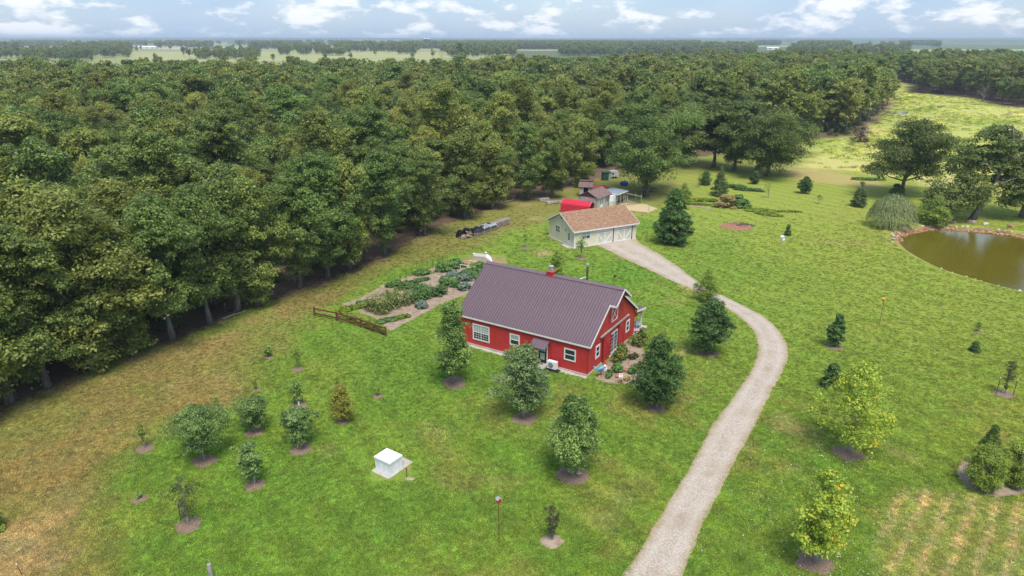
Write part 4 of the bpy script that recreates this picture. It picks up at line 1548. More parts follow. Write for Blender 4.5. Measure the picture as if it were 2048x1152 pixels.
def ribbed_panel(name, w, L_, pitch, rib_h, rib_w, mt, t=0.012):
    """a metal sheet w wide (x) and L_ long (y) with upstanding ribs, lying in z = 0"""
    prof = [(0, 0)]
    n = max(1, int(round(w / pitch)))
    for i in range(n):
        c = w * (i + .5) / n
        prof += [(c - rib_w / 2, 0), (c - rib_w / 2.8, rib_h), (c + rib_w / 2.8, rib_h), (c + rib_w / 2, 0)]
    prof.append((w, 0))
    mb = MB()
    k = len(prof)
    vs_ = [(x, 0, z) for x, z in prof] + [(x, L_, z) for x, z in prof] + [(0, 0, -t), (w, 0, -t), (w, L_, -t), (0, L_, -t)]
    fs_ = [(i, i + 1, k + i + 1, k + i) for i in range(k - 1)] + [(2 * k, 2 * k + 3, 2 * k + 2, 2 * k + 1)]
    fs_ += [tuple([2 * k, 2 * k + 1] + list(range(k - 1, -1, -1)))]
    fs_ += [tuple([2 * k + 2, 2 * k + 3] + list(range(k, 2 * k)))]
    mb.add(vs_, fs_)
    return mb.mesh(name, mt)


def red_house():
    L_, W_, EAVE, RID = 14.8, 11.2, 3.14, 7.12
    ang = math.atan2(-.5291, .8486)
    A = Vector((7.12, 57.69, 0))
    O = A - Vector((.8486, -.5291, 0)) * L_
    e = empty('red_house', O, ang, 'red barn-style house with mauve ribbed metal roof and white trim', 'house')
    half = W_ / 2
    sl = (RID - EAVE) / half
    # walls
    f = MB()
    f.box(-.06, L_ + .06, -.06, W_ + .06, -.4, .16)
    f.build('foundation', M['concrete'], e)
    w = MB()
    w.box(0, L_, 0, .15, .16, EAVE + .05)
    w.build('wall', M['red_wall'], e)
    w = MB()
    w.box(0, L_, W_ - .15, W_, .16, EAVE + .05)
    w.build('wall', M['red_wall'], e)
    for x0, x1 in ((L_ - .15, L_), (0, .15)):
        w = MB(lambda a, b, c: (c, a, b))
        w.prism([(0.15, .16), (W_ - .15, .16), (W_ - .15, EAVE), (half, RID - .1), (.15, EAVE)], x0, x1)
        w.build('gable_wall', M['red_wall'], e)
    # belt trim and corner boards in red
    t = MB()
    t.box(L_, L_ + .02, 0, .12, .16, EAVE)
    t.box(L_, L_ + .02, W_ - .12, W_, .16, EAVE)
    t.box(L_ - .1, L_ + .021, -.02, -.001, .16, EAVE)
    t.build('corner_board', M['red_trim'], e)
    # roof: ribbed panels on two slopes
    roof = MB()
    ov, x0, x1 = .16, -.3, L_ + .28
    for s in (0, 1):
        ye, yr = (-ov, half) if s == 0 else (W_ + ov, half)
        ze = EAVE - ov * sl + .02
        roof.add([(x0, ye, ze), (x1, ye, ze), (x1, yr, RID), (x0, yr, RID), (x0, ye, ze + .1), (x1, ye, ze + .1), (x1, yr, RID + .1), (x0, yr, RID + .1)],
                 [(0, 3, 2, 1), (4, 5, 6, 7), (0, 1, 5, 4), (2, 3, 7, 6), (1, 2, 6, 5), (3, 0, 4, 7)])
    hx, hy = .72, 1.75                       # hay hood: the ridge runs on past the gable
    for s in (-1, 1):
        zb = RID - hy * sl
        roof.add([(x1 + .002, half + s * hy, zb), (x1 + hx, half + s * hy, zb), (x1 + hx, half, RID), (x1 + .002, half, RID),
                  (x1 + .002, half + s * hy, zb + .1), (x1 + hx, half + s * hy, zb + .1), (x1 + hx, half, RID + .1), (x1 + .002, half, RID + .1)],
                 [(0, 3, 2, 1), (4, 5, 6, 7), (0, 1, 5, 4), (2, 3, 7, 6), (1, 2, 6, 5), (3, 0, 4, 7)])
    ro = roof.build('roof', M['brown_metal'], e)
    slope_len = math.hypot(half + ov, (half + ov) * sl)
    n = 17
    pw = (x1 - x0) / n
    pm = ribbed_panel('roof_panel', pw - .004, slope_len, .30, .095, .065, M['mauve_roof'])
    a = math.atan(sl)
    for s in (0, 1):
        for i in range(n):
            if s == 0:
                inst('roof_panel', pm, ro, (x0 + i * pw, -ov, EAVE - ov * sl + .02 + .118), (a, 0, 0))
            else:
                inst('roof_panel', pm, ro, (x0 + (i + 1) * pw, W_ + ov, EAVE - ov * sl + .02 + .118), (a, 0, math.pi))
    hood_len = math.hypot(hy, hy * sl)
    hm = ribbed_panel('roof_panel', hx, hood_len, .30, .095, .065, M['mauve_roof'])
    inst('roof_panel', hm, ro, (x1 + .002, half - hy, RID - hy * sl + .118), (a, 0, 0))
    inst('roof_panel', hm, ro, (x1 + hx + .002, half + hy, RID - hy * sl + .118), (a, 0, math.pi))
    c = MB()
    for s in (-1, 1):
        c.add([(x0, half, RID + .235), (x1 + hx, half, RID + .235), (x1 + hx, half + s * .3, RID + .225 - .3 * sl * .86), (x0, half + s * .3, RID + .225 - .3 * sl * .86)], [(0, 1, 2, 3)])
        c.add([(x0, half, RID + .21), (x1 + hx, half, RID + .21), (x1 + hx, half + s * .3, RID + .20 - .3 * sl * .86), (x0, half + s * .3, RID + .20 - .3 * sl * .86)], [(0, 1, 2, 3)])
    c.build('ridge_cap', M['mauve_roof'], ro)
    # white fascia and rake boards
    fa = MB()
    ze = EAVE - ov * sl
    fa.box(x0, x1, -ov - .035, -ov - .003, ze - .06, ze + .11)
    fa.box(x0, x1, W_ + ov + .003, W_ + ov + .035, ze - .06, ze + .11)
    fa.build('fascia', M['white_trim'], e)

    def rake(p, q, nm='rake_board'):
        m = MB()
        m.bar(p, q, .04, .19)
        m.build(nm, M['white_trim' if p[0] > 1 else 'brown_metal'], e)
    zx = x1 + .022
    yj, zj = half - hy, RID - hy * sl
    rake((zx, -ov, ze + .02), (zx, yj + .05, zj + .05))
    rake((zx, W_ + ov, ze + .02), (zx, half + hy - .05, zj + .05))
    rake((zx + hx, yj, zj + .05), (zx + hx, half, RID + .05))
    rake((zx + hx, half + hy, zj + .05), (zx + hx, half, RID + .05))
    rake((x1 - .02, yj - .022, zj + .02), (x1 + hx, yj - .022, zj + .02))
    rake((x1 - .02, half + hy + .022, zj + .02), (x1 + hx, half + hy + .022, zj + .02))
    rake((x0 - .022, -ov, ze + .02), (x0 - .022, half, RID + .05))
    rake((x0 - .022, W_ + ov, ze + .02), (x0 - .022, half, RID + .05))
    # hay door with an X brace
    F = lambda s: (lambda a_, b_, c_: (L_ + .003 + c_, s + a_, b_))
    hd = MB(lambda a_, c_, b_: F(5.0)(a_, b_, c_))
    hd.box(0, 1.35, 0, .02, 3.72, 5.15)
    hay = hd.build('hay_door', M['red_trim'], e)
    tr = MB()
    y0, y1, zb, zt = 5.0, 6.35, 3.72, 5.15
    X = L_ + .045
    for p, q in [((X, y0, zb), (X, y1, zb)), ((X, y0, zt), (X, y1, zt)), ((X, y0, zb), (X, y0, zt)), ((X, y1, zb), (X, y1, zt))]:
        tr.bar(p, q, .04, .10)
    tr.build('frame', M['white_trim'], hay)
    for p, q in [((X - .012, y0, zb), (X - .012, y1, zt)), ((X - .016, y0, zt), (X - .016, y1, zb))]:
        b = MB()
        b.bar(p, q, .03, .07)
        b.build('brace', M['white_trim'], hay)
    # sliding door rail and doors
    m = MB()
    m.box(L_ + .06, L_ + .20, 2.45, 9.25, 3.0, 3.16)
    m.build('door_rail', M['grey_wood'], e)

    def slide(y0, y1, d):
        m = MB()
        m.box(L_ + .06, L_ + .10, y0, y1, .15, 2.95)
        dr = m.build('sliding_door', M['red_wall'], e)
        k = MB()
        k.box(L_ + .101, L_ + .13, y0, y0 + .13, .15, 2.95)
        k.box(L_ + .101, L_ + .13, y1 - .13, y1, .15, 2.95)
        k.box(L_ + .101, L_ + .13, y0 + .13, y1 - .13, .15, .28)
        k.box(L_ + .101, L_ + .13, y0 + .13, y1 - .13, .78, .90)
        k.box(L_ + .101, L_ + .13, y0 + .13, y1 - .13, 2.82, 2.95)
        k.bar((L_ + .112, y0 + (.15 if d else y1 - y0 - .15), 2.8), (L_ + .112, y1 - .15 if d else y0 + .15, .9), .022, .11)
        k.build('brace', M['red_trim'], dr)
        s = MB()
        s.box(L_ + .058, L_ + .135, y0 - .05, y0 - .002, .15, 2.98)
        s.build('edge_strip', M['dark_red'], dr)
    slide(3.12, 4.92, True)
    slide(6.75, 8.35, True)
    # french doors
    fd = MB()
    fd.box(L_ + .003, L_ + .05, 4.98, 6.68, .16, 2.45)
    dd = fd.build('french_door', M['white_trim'], e)
    for i in range(2):
        for k in range(2):
            for j in range(5):
                p = MB()
                ya = 5.10 + i * .80 + k * .34
                p.box(L_ + .051, L_ + .056, ya, ya + .29, .42 + j * .39, .76 + j * .39)
                p.build('pane', M['glass'], dd)
    h = MB()
    h.box(L_ + .003, L_ + .04, 4.98, 6.68, 2.5, 2.93)
    h.build('transom', M['red_wall'], e)
    # gable windows and lamps
    for ya in (1.75, 9.05):
        window(e, lambda a_, b_, c_, ya=ya: (L_ + .003 + c_, ya + a_, 1.25 + b_), .62, 1.0, 1, 2, .17)
        lamp(e, lambda a_, b_, c_, ya=ya: (L_ + b_, ya + .5 + a_, 2.55 + c_), .8)
    # front windows
    def fw(s0, s1, z0, z1, cols, rows, **k):
        tr_ = .12
        window(e, lambda a_, b_, c_: (L_ - s1 + tr_ + a_, -.003 - c_, z0 + tr_ + b_), s1 - s0 - 2 * tr_, z1 - z0 - 2 * tr_, cols, rows, tr_, **k)
    fw(1.27, 2.52, 1.12, 2.36, 1, 2)
    fw(7.48, 8.64, 1.2, 2.42, 1, 2, topglass='blind_glass')
    fw(11.08, 13.14, .72, 2.48, 2, 2, topglass='blind_glass', grid=(6, 6))
    # front door under its little ribbed roof
    m = MB()
    xa, xb = L_ - 5.42, L_ - 4.30
    m.box(xa, xa + .1, -.05, -.002, .1, 2.1)
    m.box(xb - .1, xb, -.05, -.002, .1, 2.1)
    m.box(xa + .1, xb - .1, -.05, -.002, 2.0, 2.1)
    df = m.build('front_door', M['white_trim'], e)
    m = MB()
    m.box(xa + .1, xb - .1, -.03, -.003, .1, 2.0)
    m.build('door_leaf', M['black'], df)
    for i in range(3):
        for j in range(2):
            p = MB()
            p.box(xa + .2 + i * .24, xa + .40 + i * .24, -.04, -.031, 1.38 + j * .26, 1.6 + j * .26)
            p.build('pane', M['blind_glass'], df)
    m = MB()
    m.box(xa + .3, xa + .8, -.038, -.031, .5, 1.2)
    m.build('door_panel', M['galv'], df)
    aw = ribbed_panel('awning', 1.75, 1.15, .29, .04, .08, M['mauve_roof'])
    ao = inst('awning', aw, e, (L_ - 5.85, -.98, 2.08), (math.atan(.55 / .98), 0, 0))
    for xx in (L_ - 5.8, L_ - 4.15):
        b = MB()
        b.bar((xx, -.02, 1.75), (xx, -.9, 2.08), .05)
        b.bar((xx, -.02, 1.70), (xx, -.02, 2.5), .05)
        b.build('bracket', M['brown_metal'], e)
    m = MB()
    m.box(xa - .1, xb + .1, -1.1, -.07, 0.0, .12)
    m.build('door_step', M['concrete'], e)
    m = MB()
    m.bar((L_ - 3.95, -.05, .2), (L_ - 3.95, -.05, EAVE - .4), .08)
    m.build('downspout', M['red_trim'], e)
    # cupola with steel vent
    cx = L_ - 7.15
    m = MB()
    m.prism([(cx - .34, half - .34), (cx + .34, half - .34), (cx + .34, half + .34), (cx - .34, half + .34)], RID - .3, RID + .42)
    m.box(cx - .4, cx + .4, half - .4, half + .4, RID + .425, RID + .47)
    cu = m.build('cupola', M['red_wall'], e)
    v = MB()
    v.box(cx - .2, cx + .2, half - .2, half + .2, RID + .475, RID + .72)
    v.lathe([(.23, .72), (.23, .95), (.3, .97), (.3, 1.02), (.08, 1.1)], (cx, half, RID), 8)
    v.build('vent', M['galv'], cu)
    # weathervane on the ridge
    wv = MB()
    x_ = L_ - .2
    wv.tube([(x_, half, RID + .2), (x_, half, RID + 1.25)], .02, 5)
    wv.bar((x_ - .3, half, RID + .85), (x_ + .3, half, RID + .85), .03)
    wv.bar((x_, half - .25, RID + .65), (x_, half + .25, RID + .65), .025)
    wv.add([(x_ - .1, half, RID + 1.0), (x_ + .15, half + .01, RID + 1.05), (x_ + .22, half, RID + 1.35), (x_ - .05, half - .01, RID + 1.25)], [(0, 1, 2, 3), (3, 2, 1, 0)])
    wv.build('weathervane', M['brown_metal'], e)
    # porch at the back
    m = MB()
    px0, pz0, pz1, py1 = 5.5, EAVE - .45, 2.3, W_ + 2.55
    pm2 = ribbed_panel('porch_panel', (x1 - px0) / 10 - .004, math.hypot(py1 - W_ - ov, .25), .3, .045, .085, M['mauve_roof'])
    ps = MB()
    ya = W_ + ov + .04
    ps.add([(px0, ya, pz0 + .12), (x1, ya, pz0 + .12), (x1, py1, pz1), (px0, py1, pz1), (px0, ya, pz0 + .22), (x1, ya, pz0 + .22), (x1, py1, pz1 + .1), (px0, py1, pz1 + .1)],
           [(0, 3, 2, 1), (4, 5, 6, 7), (0, 1, 5, 4), (2, 3, 7, 6), (1, 2, 6, 5), (3, 0, 4, 7)])
    pr = ps.build('porch_roof', M['brown_metal'], e)
    aa = math.atan((pz0 + .12 - pz1) / (py1 - ya))
    for i in range(10):
        inst('porch_panel', pm2, pr, (px0 + (i + 1) * (x1 - px0) / 10, py1, pz1 + .118), (aa, 0, math.pi))
    m = MB()
    m.bar((x1 + .022, ya - .3, pz0 + .14), (x1 + .022, py1, pz1 + .04), .04, .22)
    m.box(px0, x1, py1 + .003, py1 + .035, pz1 - .08, pz1 + .11)
    m.build('porch_fascia', M['white_trim'], e)
    for xx in (L_ - .1, L_ - 3.2, L_ - 6.3):
        m = MB()
        m.box(xx - .08, xx + .08, py1 - .35, py1 - .19, .12, pz1 + .05)
        m.box(xx - .11, xx + .11, py1 - .38, py1 - .16, .12, .3)
        m.build('porch_post', M['white_trim'], e)
    m = MB(lambda a_, b_, c_: (c_, a_, b_))
    m.prism([(W_ + .01, 1.95), (W_ + .01, EAVE - .5), (py1 - .2, pz1), (py1 - .2, pz1 - .22)], L_ - .1, L_ - .02)
    m.build('porch_gable', M['red_wall'], e)
    m = MB()
    m.box(px0, L_ + .5, W_ + .07, py1 + .3, -.2, .12)
    m.build('porch_slab', M['concrete'], e)
    return e, O, ang


HOUSE, HO, HANG = red_house()


def hloc(x, y, z=0.0):
    c, s = math.cos(HANG), math.sin(HANG)
    return Vector((HO.x + x * c - y * s, HO.y + x * s + y * c, z))


def garage():
    L_, W_, EV, RD = 11.4, 7.75, 2.72, 4.62
    e = empty('garage', (9.41, 99.49, 0), math.radians(26.5), 'tan garage with two barn-style doors and orange-brown shingle roof', 'garage')
    h = W_ / 2
    m = MB()
    m.box(-.25, L_ + .1, -.35, W_ + .2, -.3, .08)
    m.build('foundation', M['concrete'], e)
    # board and batten walls
    def battens(m, p0, d, length, z0, top):
        n = int(length / .42)
        for i in range(n + 1):
            s = length * i / n
            m.box(*p0(s), z0, top(s))
    w = MB()
    w.box(0, L_, 0, .12, .08, EV)
    for i in range(28):
        s = L_ * i / 27
        if 1.25 < s < 2.95 or 4.02 < s < 7.05 or 7.65 < s < 10.6:
            continue
        w.box(max(0, s - .025), min(L_, s + .025), -.022, -.001, .08, EV - .05)
    w.build('wall', M['tan_wall'], e)
    w = MB()
    w.box(0, L_, W_ - .12, W_, .08, EV)
    w.build('wall', M['tan_wall'], e)
    for xa, sgn in ((0, -1), (L_ - .12, 1)):
        w = MB(lambda a, b, c: (c, a, b))
        w.prism([(.12, .08), (W_ - .12, .08), (W_ - .12, EV), (h, RD - .08), (.12, EV)], xa, xa + .12)
        xo = xa - .022 if sgn < 0 else xa + .121
        for i in range(19):
            s = .1 + (W_ - .2) * i / 18
            if sgn < 0 and (1.0 < s < 2.0 or 4.1 < s < 5.65):
                continue
            w.box(s - .025, s + .025, .08, EV - .1, xo, xo + .021)
        w.build('gable_wall', M['tan_wall'], e)
    t = MB()
    t.box(-.03, .1, -.03, -.023, .08, EV)
    t.box(L_ - .1, L_ + .03, -.03, -.023, .08, EV)
    t.box(-.031, -.024, -.03, .1, .08, EV)
    t.build('corner_board', M['white_trim'], e)
    ov, sl = .38, (RD - EV) / h
    r = MB()
    x0, x1 = -.35, L_ + .35
    for s in (0, 1):
        ye = -ov if s == 0 else W_ + ov
        ze = EV - ov * sl + .05
        vs_ = [(x0, ye, ze), (x1, ye, ze), (x1, h, RD), (x0, h, RD), (x0, ye, ze + .09), (x1, ye, ze + .09), (x1, h, RD + .09), (x0, h, RD + .09)]
        r.add(vs_, [(0, 3, 2, 1), (4, 5, 6, 7), (0, 1, 5, 4), (2, 3, 7, 6), (1, 2, 6, 5), (3, 0, 4, 7)])
    ro = r.build('roof', M['tan_shingle'], e)
    uv_slope(ro)
    # shingle courses: thin overlapping strips that give the roof its steps
    slope = math.hypot(h + ov, (h + ov) * sl)
    a = math.atan(sl)
    cb = MB()
    nc = 28
    for s in (0, 1):
        for k in range(nc):
            d0, d1 = slope * k / nc, slope * (k + 1) / nc
            pts = []
            for d, lift in ((d0, .022), (d1, .004)):
                yy = (-ov + d * math.cos(a)) if s == 0 else (W_ + ov - d * math.cos(a))
                zz = EV - ov * sl + .05 + .09 + d * math.sin(a) + lift
                pts.append((yy, zz))
            (ya, za), (yb, zb) = pts
            cb.add([(x0, ya, za), (x1, ya, za), (x1, yb, zb), (x0, yb, zb), (x0, ya, za - .02), (x1, ya, za - .02)], [(0, 1, 2, 3), (4, 5, 1, 0)])
    co = cb.build('shingle_courses', M['tan_shingle'], ro)
    uv_slope(co)
    fa = MB()
    ze = EV - ov * sl + .02
    fa.box(x0, x1, -ov - .04, -ov - .003, ze - .08, ze + .12)
    fa.box(x0, x1, W_ + ov + .003, W_ + ov + .04, ze - .08, ze + .12)
    for xx in (x0 - .022, x1 + .022):
        fa.bar((xx, -ov, ze + .05), (xx, h, RD + .02), .04, .2)
        fa.bar((xx, W_ + ov, ze + .05), (xx, h, RD + .02), .04, .2)
    fa.build('fascia', M['white_trim'], e)
    # barn-style doors with braces
    for i, (s0, s1) in enumerate(((4.1, 6.98), (7.74, 10.52))):
        m = MB()
        m.box(s0, s1, -.012, -.002, .1, 2.26)
        d = m.build('garage_door', M['tan_door'], e)
        X0, X1, mid = s0 + .07, s1 - .07, (s0 + s1) / 2
        b = MB()
        y = -.035
        for p, q in [((X0, y, .17), (X1, y, .17)), ((X0, y, 2.19), (X1, y, 2.19)), ((X0, y - .003, 1.80), (X1, y - .003, 1.80)), ((X0, y, .1), (X0, y, 2.26)), ((X1, y, .1), (X1, y, 2.26)), ((mid, y, .1), (mid, y, 2.26))]:
            b.bar(p, q, .04 if p[0] == q[0] else .035, .13)
        b.build('frame', M['white'], d)
        for xa in (X0, X1):
            b = MB()
            b.bar((xa, y + .004, 1.78), (mid + (-.1 if xa < mid else .1), y + .004, .17), .03, .15)
            b.build('brace', M['white'], d)
        j = MB()
        j.box(s1 + .01, s1 + .13, -.12, -.002, .08, 2.3)
        j.build('door_jamb', M['black'], e)
        lamp(e, lambda a_, b_, c_, s=mid: (s + a_, -b_, 2.33 + c_), .9)
    window(e, lambda a_, b_, c_: (1.42 + a_, -.003 - c_, 1.28 + b_), 1.35, .98, 2, 2, .1, topglass='blind_glass')
    window(e, lambda a_, b_, c_: (-.003 - c_, 5.5 - a_, 1.42 + b_), 1.2, .9, 2, 2, .1)
    m = MB()
    m.box(-.03, -.002, 1.05, 1.95, .1, 2.15)
    d = m.build('side_door', M['white_trim'], e)
    for k in range(3):
        p = MB()
        p.box(-.036, -.031, 1.27, 1.73, .95 + k * .36, 1.23 + k * .36)
        p.build('pane', M['glass'], d)
    lamp(e, lambda a_, b_, c_: (-b_, 2.45 + a_, 2.05 + c_), .8)
    m = MB()
    m.box(-.06, -.002, h - .18, h + .18, 3.75, 4.1)
    m.build('gable_vent', M['black'], e)
    m = MB()
    m.box(-1.0, -.26, .3, 2.3, -.2, .1)
    m.build('door_step', M['concrete'], e)


garage()


def gable_shed(name, loc, rz, L_, W_, EV, RD, wall, roofm, label, gable=None, ov=.2):
    """a small building, ridge along local x"""
    e = empty(name, loc, rz, label, 'shed')
    m = MB()
    m.box(0, L_, 0, .08, 0, EV)
    m.build('wall', M[wall], e)
    m = MB()
    m.box(0, L_, W_ - .08, W_, 0, EV)
    m.build('wall', M[wall], e)
    for xa in (0, L_ - .08):
        m = MB()
        m.box(xa, xa + .08, .08, W_ - .08, 0, EV)
        m.build('wall', M[wall], e)
        m = MB(lambda a, b, c: (c, a, b))
        m.prism([(.0, EV + .003), (W_, EV + .003), (W_ / 2, RD - .05)], xa - .01, xa + .09)
        m.build('gable', M[gable or wall], e)
    sl = (RD - EV) / (W_ / 2)
    r = MB()
    x0, x1 = -ov, L_ + ov
    for ye in (-ov, W_ + ov):
        ze = EV - ov * sl + .04
        r.add([(x0, ye, ze), (x1, ye, ze), (x1, W_ / 2, RD), (x0, W_ / 2, RD), (x0, ye, ze + .09), (x1, ye, ze + .09), (x1, W_ / 2, RD + .09), (x0, W_ / 2, RD + .09)],
              [(0, 3, 2, 1), (4, 5, 6, 7), (0, 1, 5, 4), (2, 3, 7, 6), (1, 2, 6, 5), (3, 0, 4, 7)])
    ro = r.build('roof', M[roofm], e)
    uv_slope(ro)
    return e


def sheds():
    # main grey shed; local x runs back along the ridge
    rz = math.atan2(128.28 - 124.4, 16.71 - 13.95)
    e = gable_shed('garden_shed', (15.75, 123.4, 0), rz, 5.2, 4.1, 2.3, 3.35, 'grey_wall', 'brown_shingle', 'grey shed with plum-coloured gable and brown shingle roof behind the garage', 'plum', .22)
    window(e, lambda a, b, c: (3.55 + a, -.003 - c, 1.15 + b), .55, .75, 1, 2, .09, frame='grey_wall')
    for xx in (3.18, 4.24):
        m = MB()
        m.box(xx, xx + .2, -.03, -.003, 1.05, 2.0)
        m.build('shutter', M['black'], e)
    for xx in (1.0, 1.7):
        window(e, lambda a, b, c, xx=xx: (xx + a, -.003 - c, 1.05 + b), .22, .8, 1, 1, .05, frame='grey_wall')
    m = MB()
    m.box(.9, 2.1, -.025, -.003, .05, .95)
    m.build('door', M['white_trim'], e)
    # red metal carport: low barrel of ribbed sheet, open at the right end
    a = Vector((8.9, 122.6, 0))
    d = Vector((5.05, -2.75, 0))
    e = empty('carport', a, math.atan2(d.y, d.x), 'bright red metal carport with ribbed sides beside the grey shed', 'carport')
    L_ = d.length
    prof = [(0, 0), (0, 1.55), (.10, 1.72), (1.15, 2.3), (2.2, 1.72), (2.3, 1.55), (2.3, 0)]
    for k in range(len(prof) - 1):
        (y0, z0), (y1, z1) = prof[k], prof[k + 1]
        nrm = Vector((0, -(z1 - z0), y1 - y0)).normalized() * -1
        seg = math.hypot(y1 - y0, z1 - z0)
        m = MB()
        nr = max(1, int(seg / .25)) if k in (0, 5) else max(1, int(seg / .3))
        for j in range(nr):
            f0, f1 = j / nr, (j + 1) / nr
            fm_, w_ = (f0 + f1) / 2, .06 / seg
            P = lambda f, o: (y0 + (y1 - y0) * f - nrm.y * o, z0 + (z1 - z0) * f - nrm.z * o)
            pts = [P(f0, 0), P(f1 - 2 * w_, 0), P(f1 - w_, .05), P(f1, 0)]
            for (ya, za), (yb, zb) in zip(pts, pts[1:]):
                m.add([(0, ya, za), (L_, ya, za), (L_, yb, zb), (0, yb, zb)], [(0, 1, 2, 3)])
        m.build('side_panel' if k in (0, 5) else 'roof_panel', M['red_metal'], e)
    m = MB()
    for x_ in (.03, L_ - .05):
        for (y0, z0), (y1, z1) in zip(prof, prof[1:]):
            m.bar((x_, y0 + (.04 if y0 < 1.2 else -.04), z0), (x_, y1 + (.04 if y1 < 1.2 else -.04), z1), .06)
    m.build('frame', M['galv'], e)
    m = MB(lambda a_, b_, c_: (c_, a_, b_))
    m.prism([(.05, 0), (2.25, 0), (2.25, 1.55), (1.15, 2.22), (.05, 1.55)], .08, .11)
    m.build('end_panel', M['red_metal'], e)
    # outhouse-like lean-to with a dark doorway
    e = empty('tool_shed', (13.55, 135.4, 0), math.radians(-12), 'tall narrow grey lean-to shed with dark open doorway', 'shed')
    m = MB()
    m.box(0, .8, 0, .08, 0, 2.1)
    m.box(1.75, 2.5, 0, .08, 0, 2.1)
    m.box(.8, 1.75, 0, .08, 1.95, 2.1)
    m.build('wall', M['grey_wall'], e)
    for xa in (0, 2.42):
        m = MB(lambda a_, b_, c_: (c_, a_, b_))
        m.prism([(.08, 0), (2.2, 0), (2.2, 2.95), (.08, 2.15)], xa, xa + .08)
        m.build('wall', M['grey_wall'], e)
    m = MB()
    m.box(.08, 2.42, 2.12, 2.2, 0, 2.9)
    m.build('wall', M['grey_wall'], e)
    m = MB()
    m.box(.08, 2.42, .9, .96, 0, 2.3)
    m.build('dark_inside', M['black'], e)  # black sheet across the inside stands for the shade behind the doorway
    m = MB()
    m.add([(-.25, -.3, 1.98), (2.7, -.3, 1.98), (2.7, 1.5, 2.68), (-.25, 1.5, 2.68), (-.25, -.3, 2.07), (2.7, -.3, 2.07), (2.7, 1.5, 2.77), (-.25, 1.5, 2.77)],
          [(0, 3, 2, 1), (4, 5, 6, 7), (0, 1, 5, 4), (2, 3, 7, 6), (1, 2, 6, 5), (3, 0, 4, 7)])
    m.box(-.2, 2.65, 1.5, 2.35, 2.95, 3.03)
    ro = m.build('roof', M['brown_shingle'], e)
    uv_slope(ro)
    # red roofed shed and the metal roofed hen house
    e = empty('hen_shed', (17.3, 130.2, 0), math.radians(36), 'white shed with red metal roof behind the grey shed', 'shed')
    m = MB()
    m.box(0, 3.0, 0, 2.6, 0, 2.1)
    m.build('wall', M['white_trim'], e)
    ribs = ribbed_panel('roof', 3.4, 3.2, .3, .04, .07, M['red_roof'])
    inst('roof', ribs, e, (-.2, -.3, 2.12), (math.radians(9), 0, 0))
    e = empty('hen_house', (19.9, 126.9, 0), math.radians(54), 'open-sided hen house with corrugated grey metal roof', 'hen house')
    for k in range(5):
        rp = ribbed_panel('roof_sheet', .86, 3.3, .2, .03, .09, M['shed_metal'])
        inst('roof_sheet', rp, e, (k * .87, 0, 2.28), (math.radians(4 + k * .2), 0, 0))
    m = MB()
    m.bar((0, -.02, 2.2), (4.4, -.02, 2.2), .05, .16)
    m.bar((-.03, -.02, 2.2), (-.03, 3.2, 2.44), .05, .16)
    m.build('fascia', M['white_trim'], e)
    for x_, y_ in ((.1, .1), (1.5, .1), (2.9, .1), (4.2, .1), (.1, 3.1), (4.2, 3.1)):
        m = MB()
        m.bar((x_, y_, 0), (x_, y_, 2.3), .12)
        m.build('post', M['grey_wood'], e)
    m = MB()
    m.box(.05, 4.2, 3.05, 3.1, 0, 2.4)
    m.box(.1, 4.2, 1.6, 1.65, 0, 2.3)
    m.build('back_wall', M['grey_wood'], e)
    m = MB()
    for k in range(7):
        m.bar((.2 + .6 * k, .3, .5), (.5 + .6 * k, .3, .9), .12, .25)
    m.build('nest_box', M['black'], e)
    # little white and green greenhouse
    e = empty('small_greenhouse', (18.35, 126.6, 0), math.radians(12), 'small white panelled greenhouse with green frame beside the grey shed', 'greenhouse')
    m = MB()
    m.box(0, 1.35, 0, 1.4, 0, 1.0)
    m.build('base', M['tan_door'], e)
    m = MB(lambda a_, b_, c_: (a_, c_, b_))
    m.prism([(0, 1.003), (1.35, 1.003), (1.22, 2.05), (.1, 2.15)], .0, 1.4)
    m.build('cover', M['weathered_white'], e)
    for x_ in (1.0, 1.3):
        m = MB()
        m.bar((x_, -.06, 0), (x_ - .05, -.04, 1.95), .1)
        m.build('frame_post', M['pale_green'], e)
    # green outhouse and a pale tank deep in the shade
    e = empty('outhouse', (20.4, 151.8, 0), math.radians(8), 'dark green outhouse box at the edge of the trees', 'shed')
    m = MB()
    m.box(0, 1.25, 0, 1.5, 0, 1.75)
    m.build('body', M['green_paint'], e)
    m = MB()
    m.box(1.253, 1.75, 0, 1.5, 0, 1.72)
    m.build('side_panel', M['pale_green'], e)
    m = MB()
    m.box(-.1, 1.85, -.1, 1.6, 1.76, 1.84)
    m.build('roof', M['green_paint'], e)
    e = empty('travel_trailer', (22.4, 154.2, 0), math.radians(12), 'whitish weathered trailer half hidden by the great oak', 'trailer')
    m = MB(lambda a_, b_, c_: (a_, c_, b_))
    m.prism([(0, .35), (2.6, .35), (2.6, 1.8), (2.3, 2.1), (.3, 2.1), (0, 1.8)], 0, 1.8)
    m.build('body', M['grey_wall'], e)
    e.scale = (.75, .75, .8)
    m = MB()
    m.box(.4, 1.0, -.02, -.002, 1.1, 1.6)
    m.build('window', M['glass'], e)
    for x_ in (.8, 1.6):
        m = MB(lambda a_, b_, c_: (x_ + a_, b_ if False else c_, .3 + b_))
        m.lathe([(.3, -.1), (.3, .08)], (0, 0, 0), 12)
        m.build('wheel', M['black'], e)
    m = MB()
    pts = [(math.cos(t) * (0.75 if t < 3 else .7), math.sin(t) * .5) for t in [k * math.pi / 6 for k in range(12)]]
    m.lathe([(.55, 0), (.75, .25), (.8, .6), (.55, .85), (.15, .95)], (0, 0, 0), 9, sx=1.15, sy=.8)
    o = m.build('tarp_heap', M['tarp_blue'])
    o.location = (24.3, 146.6, 0)
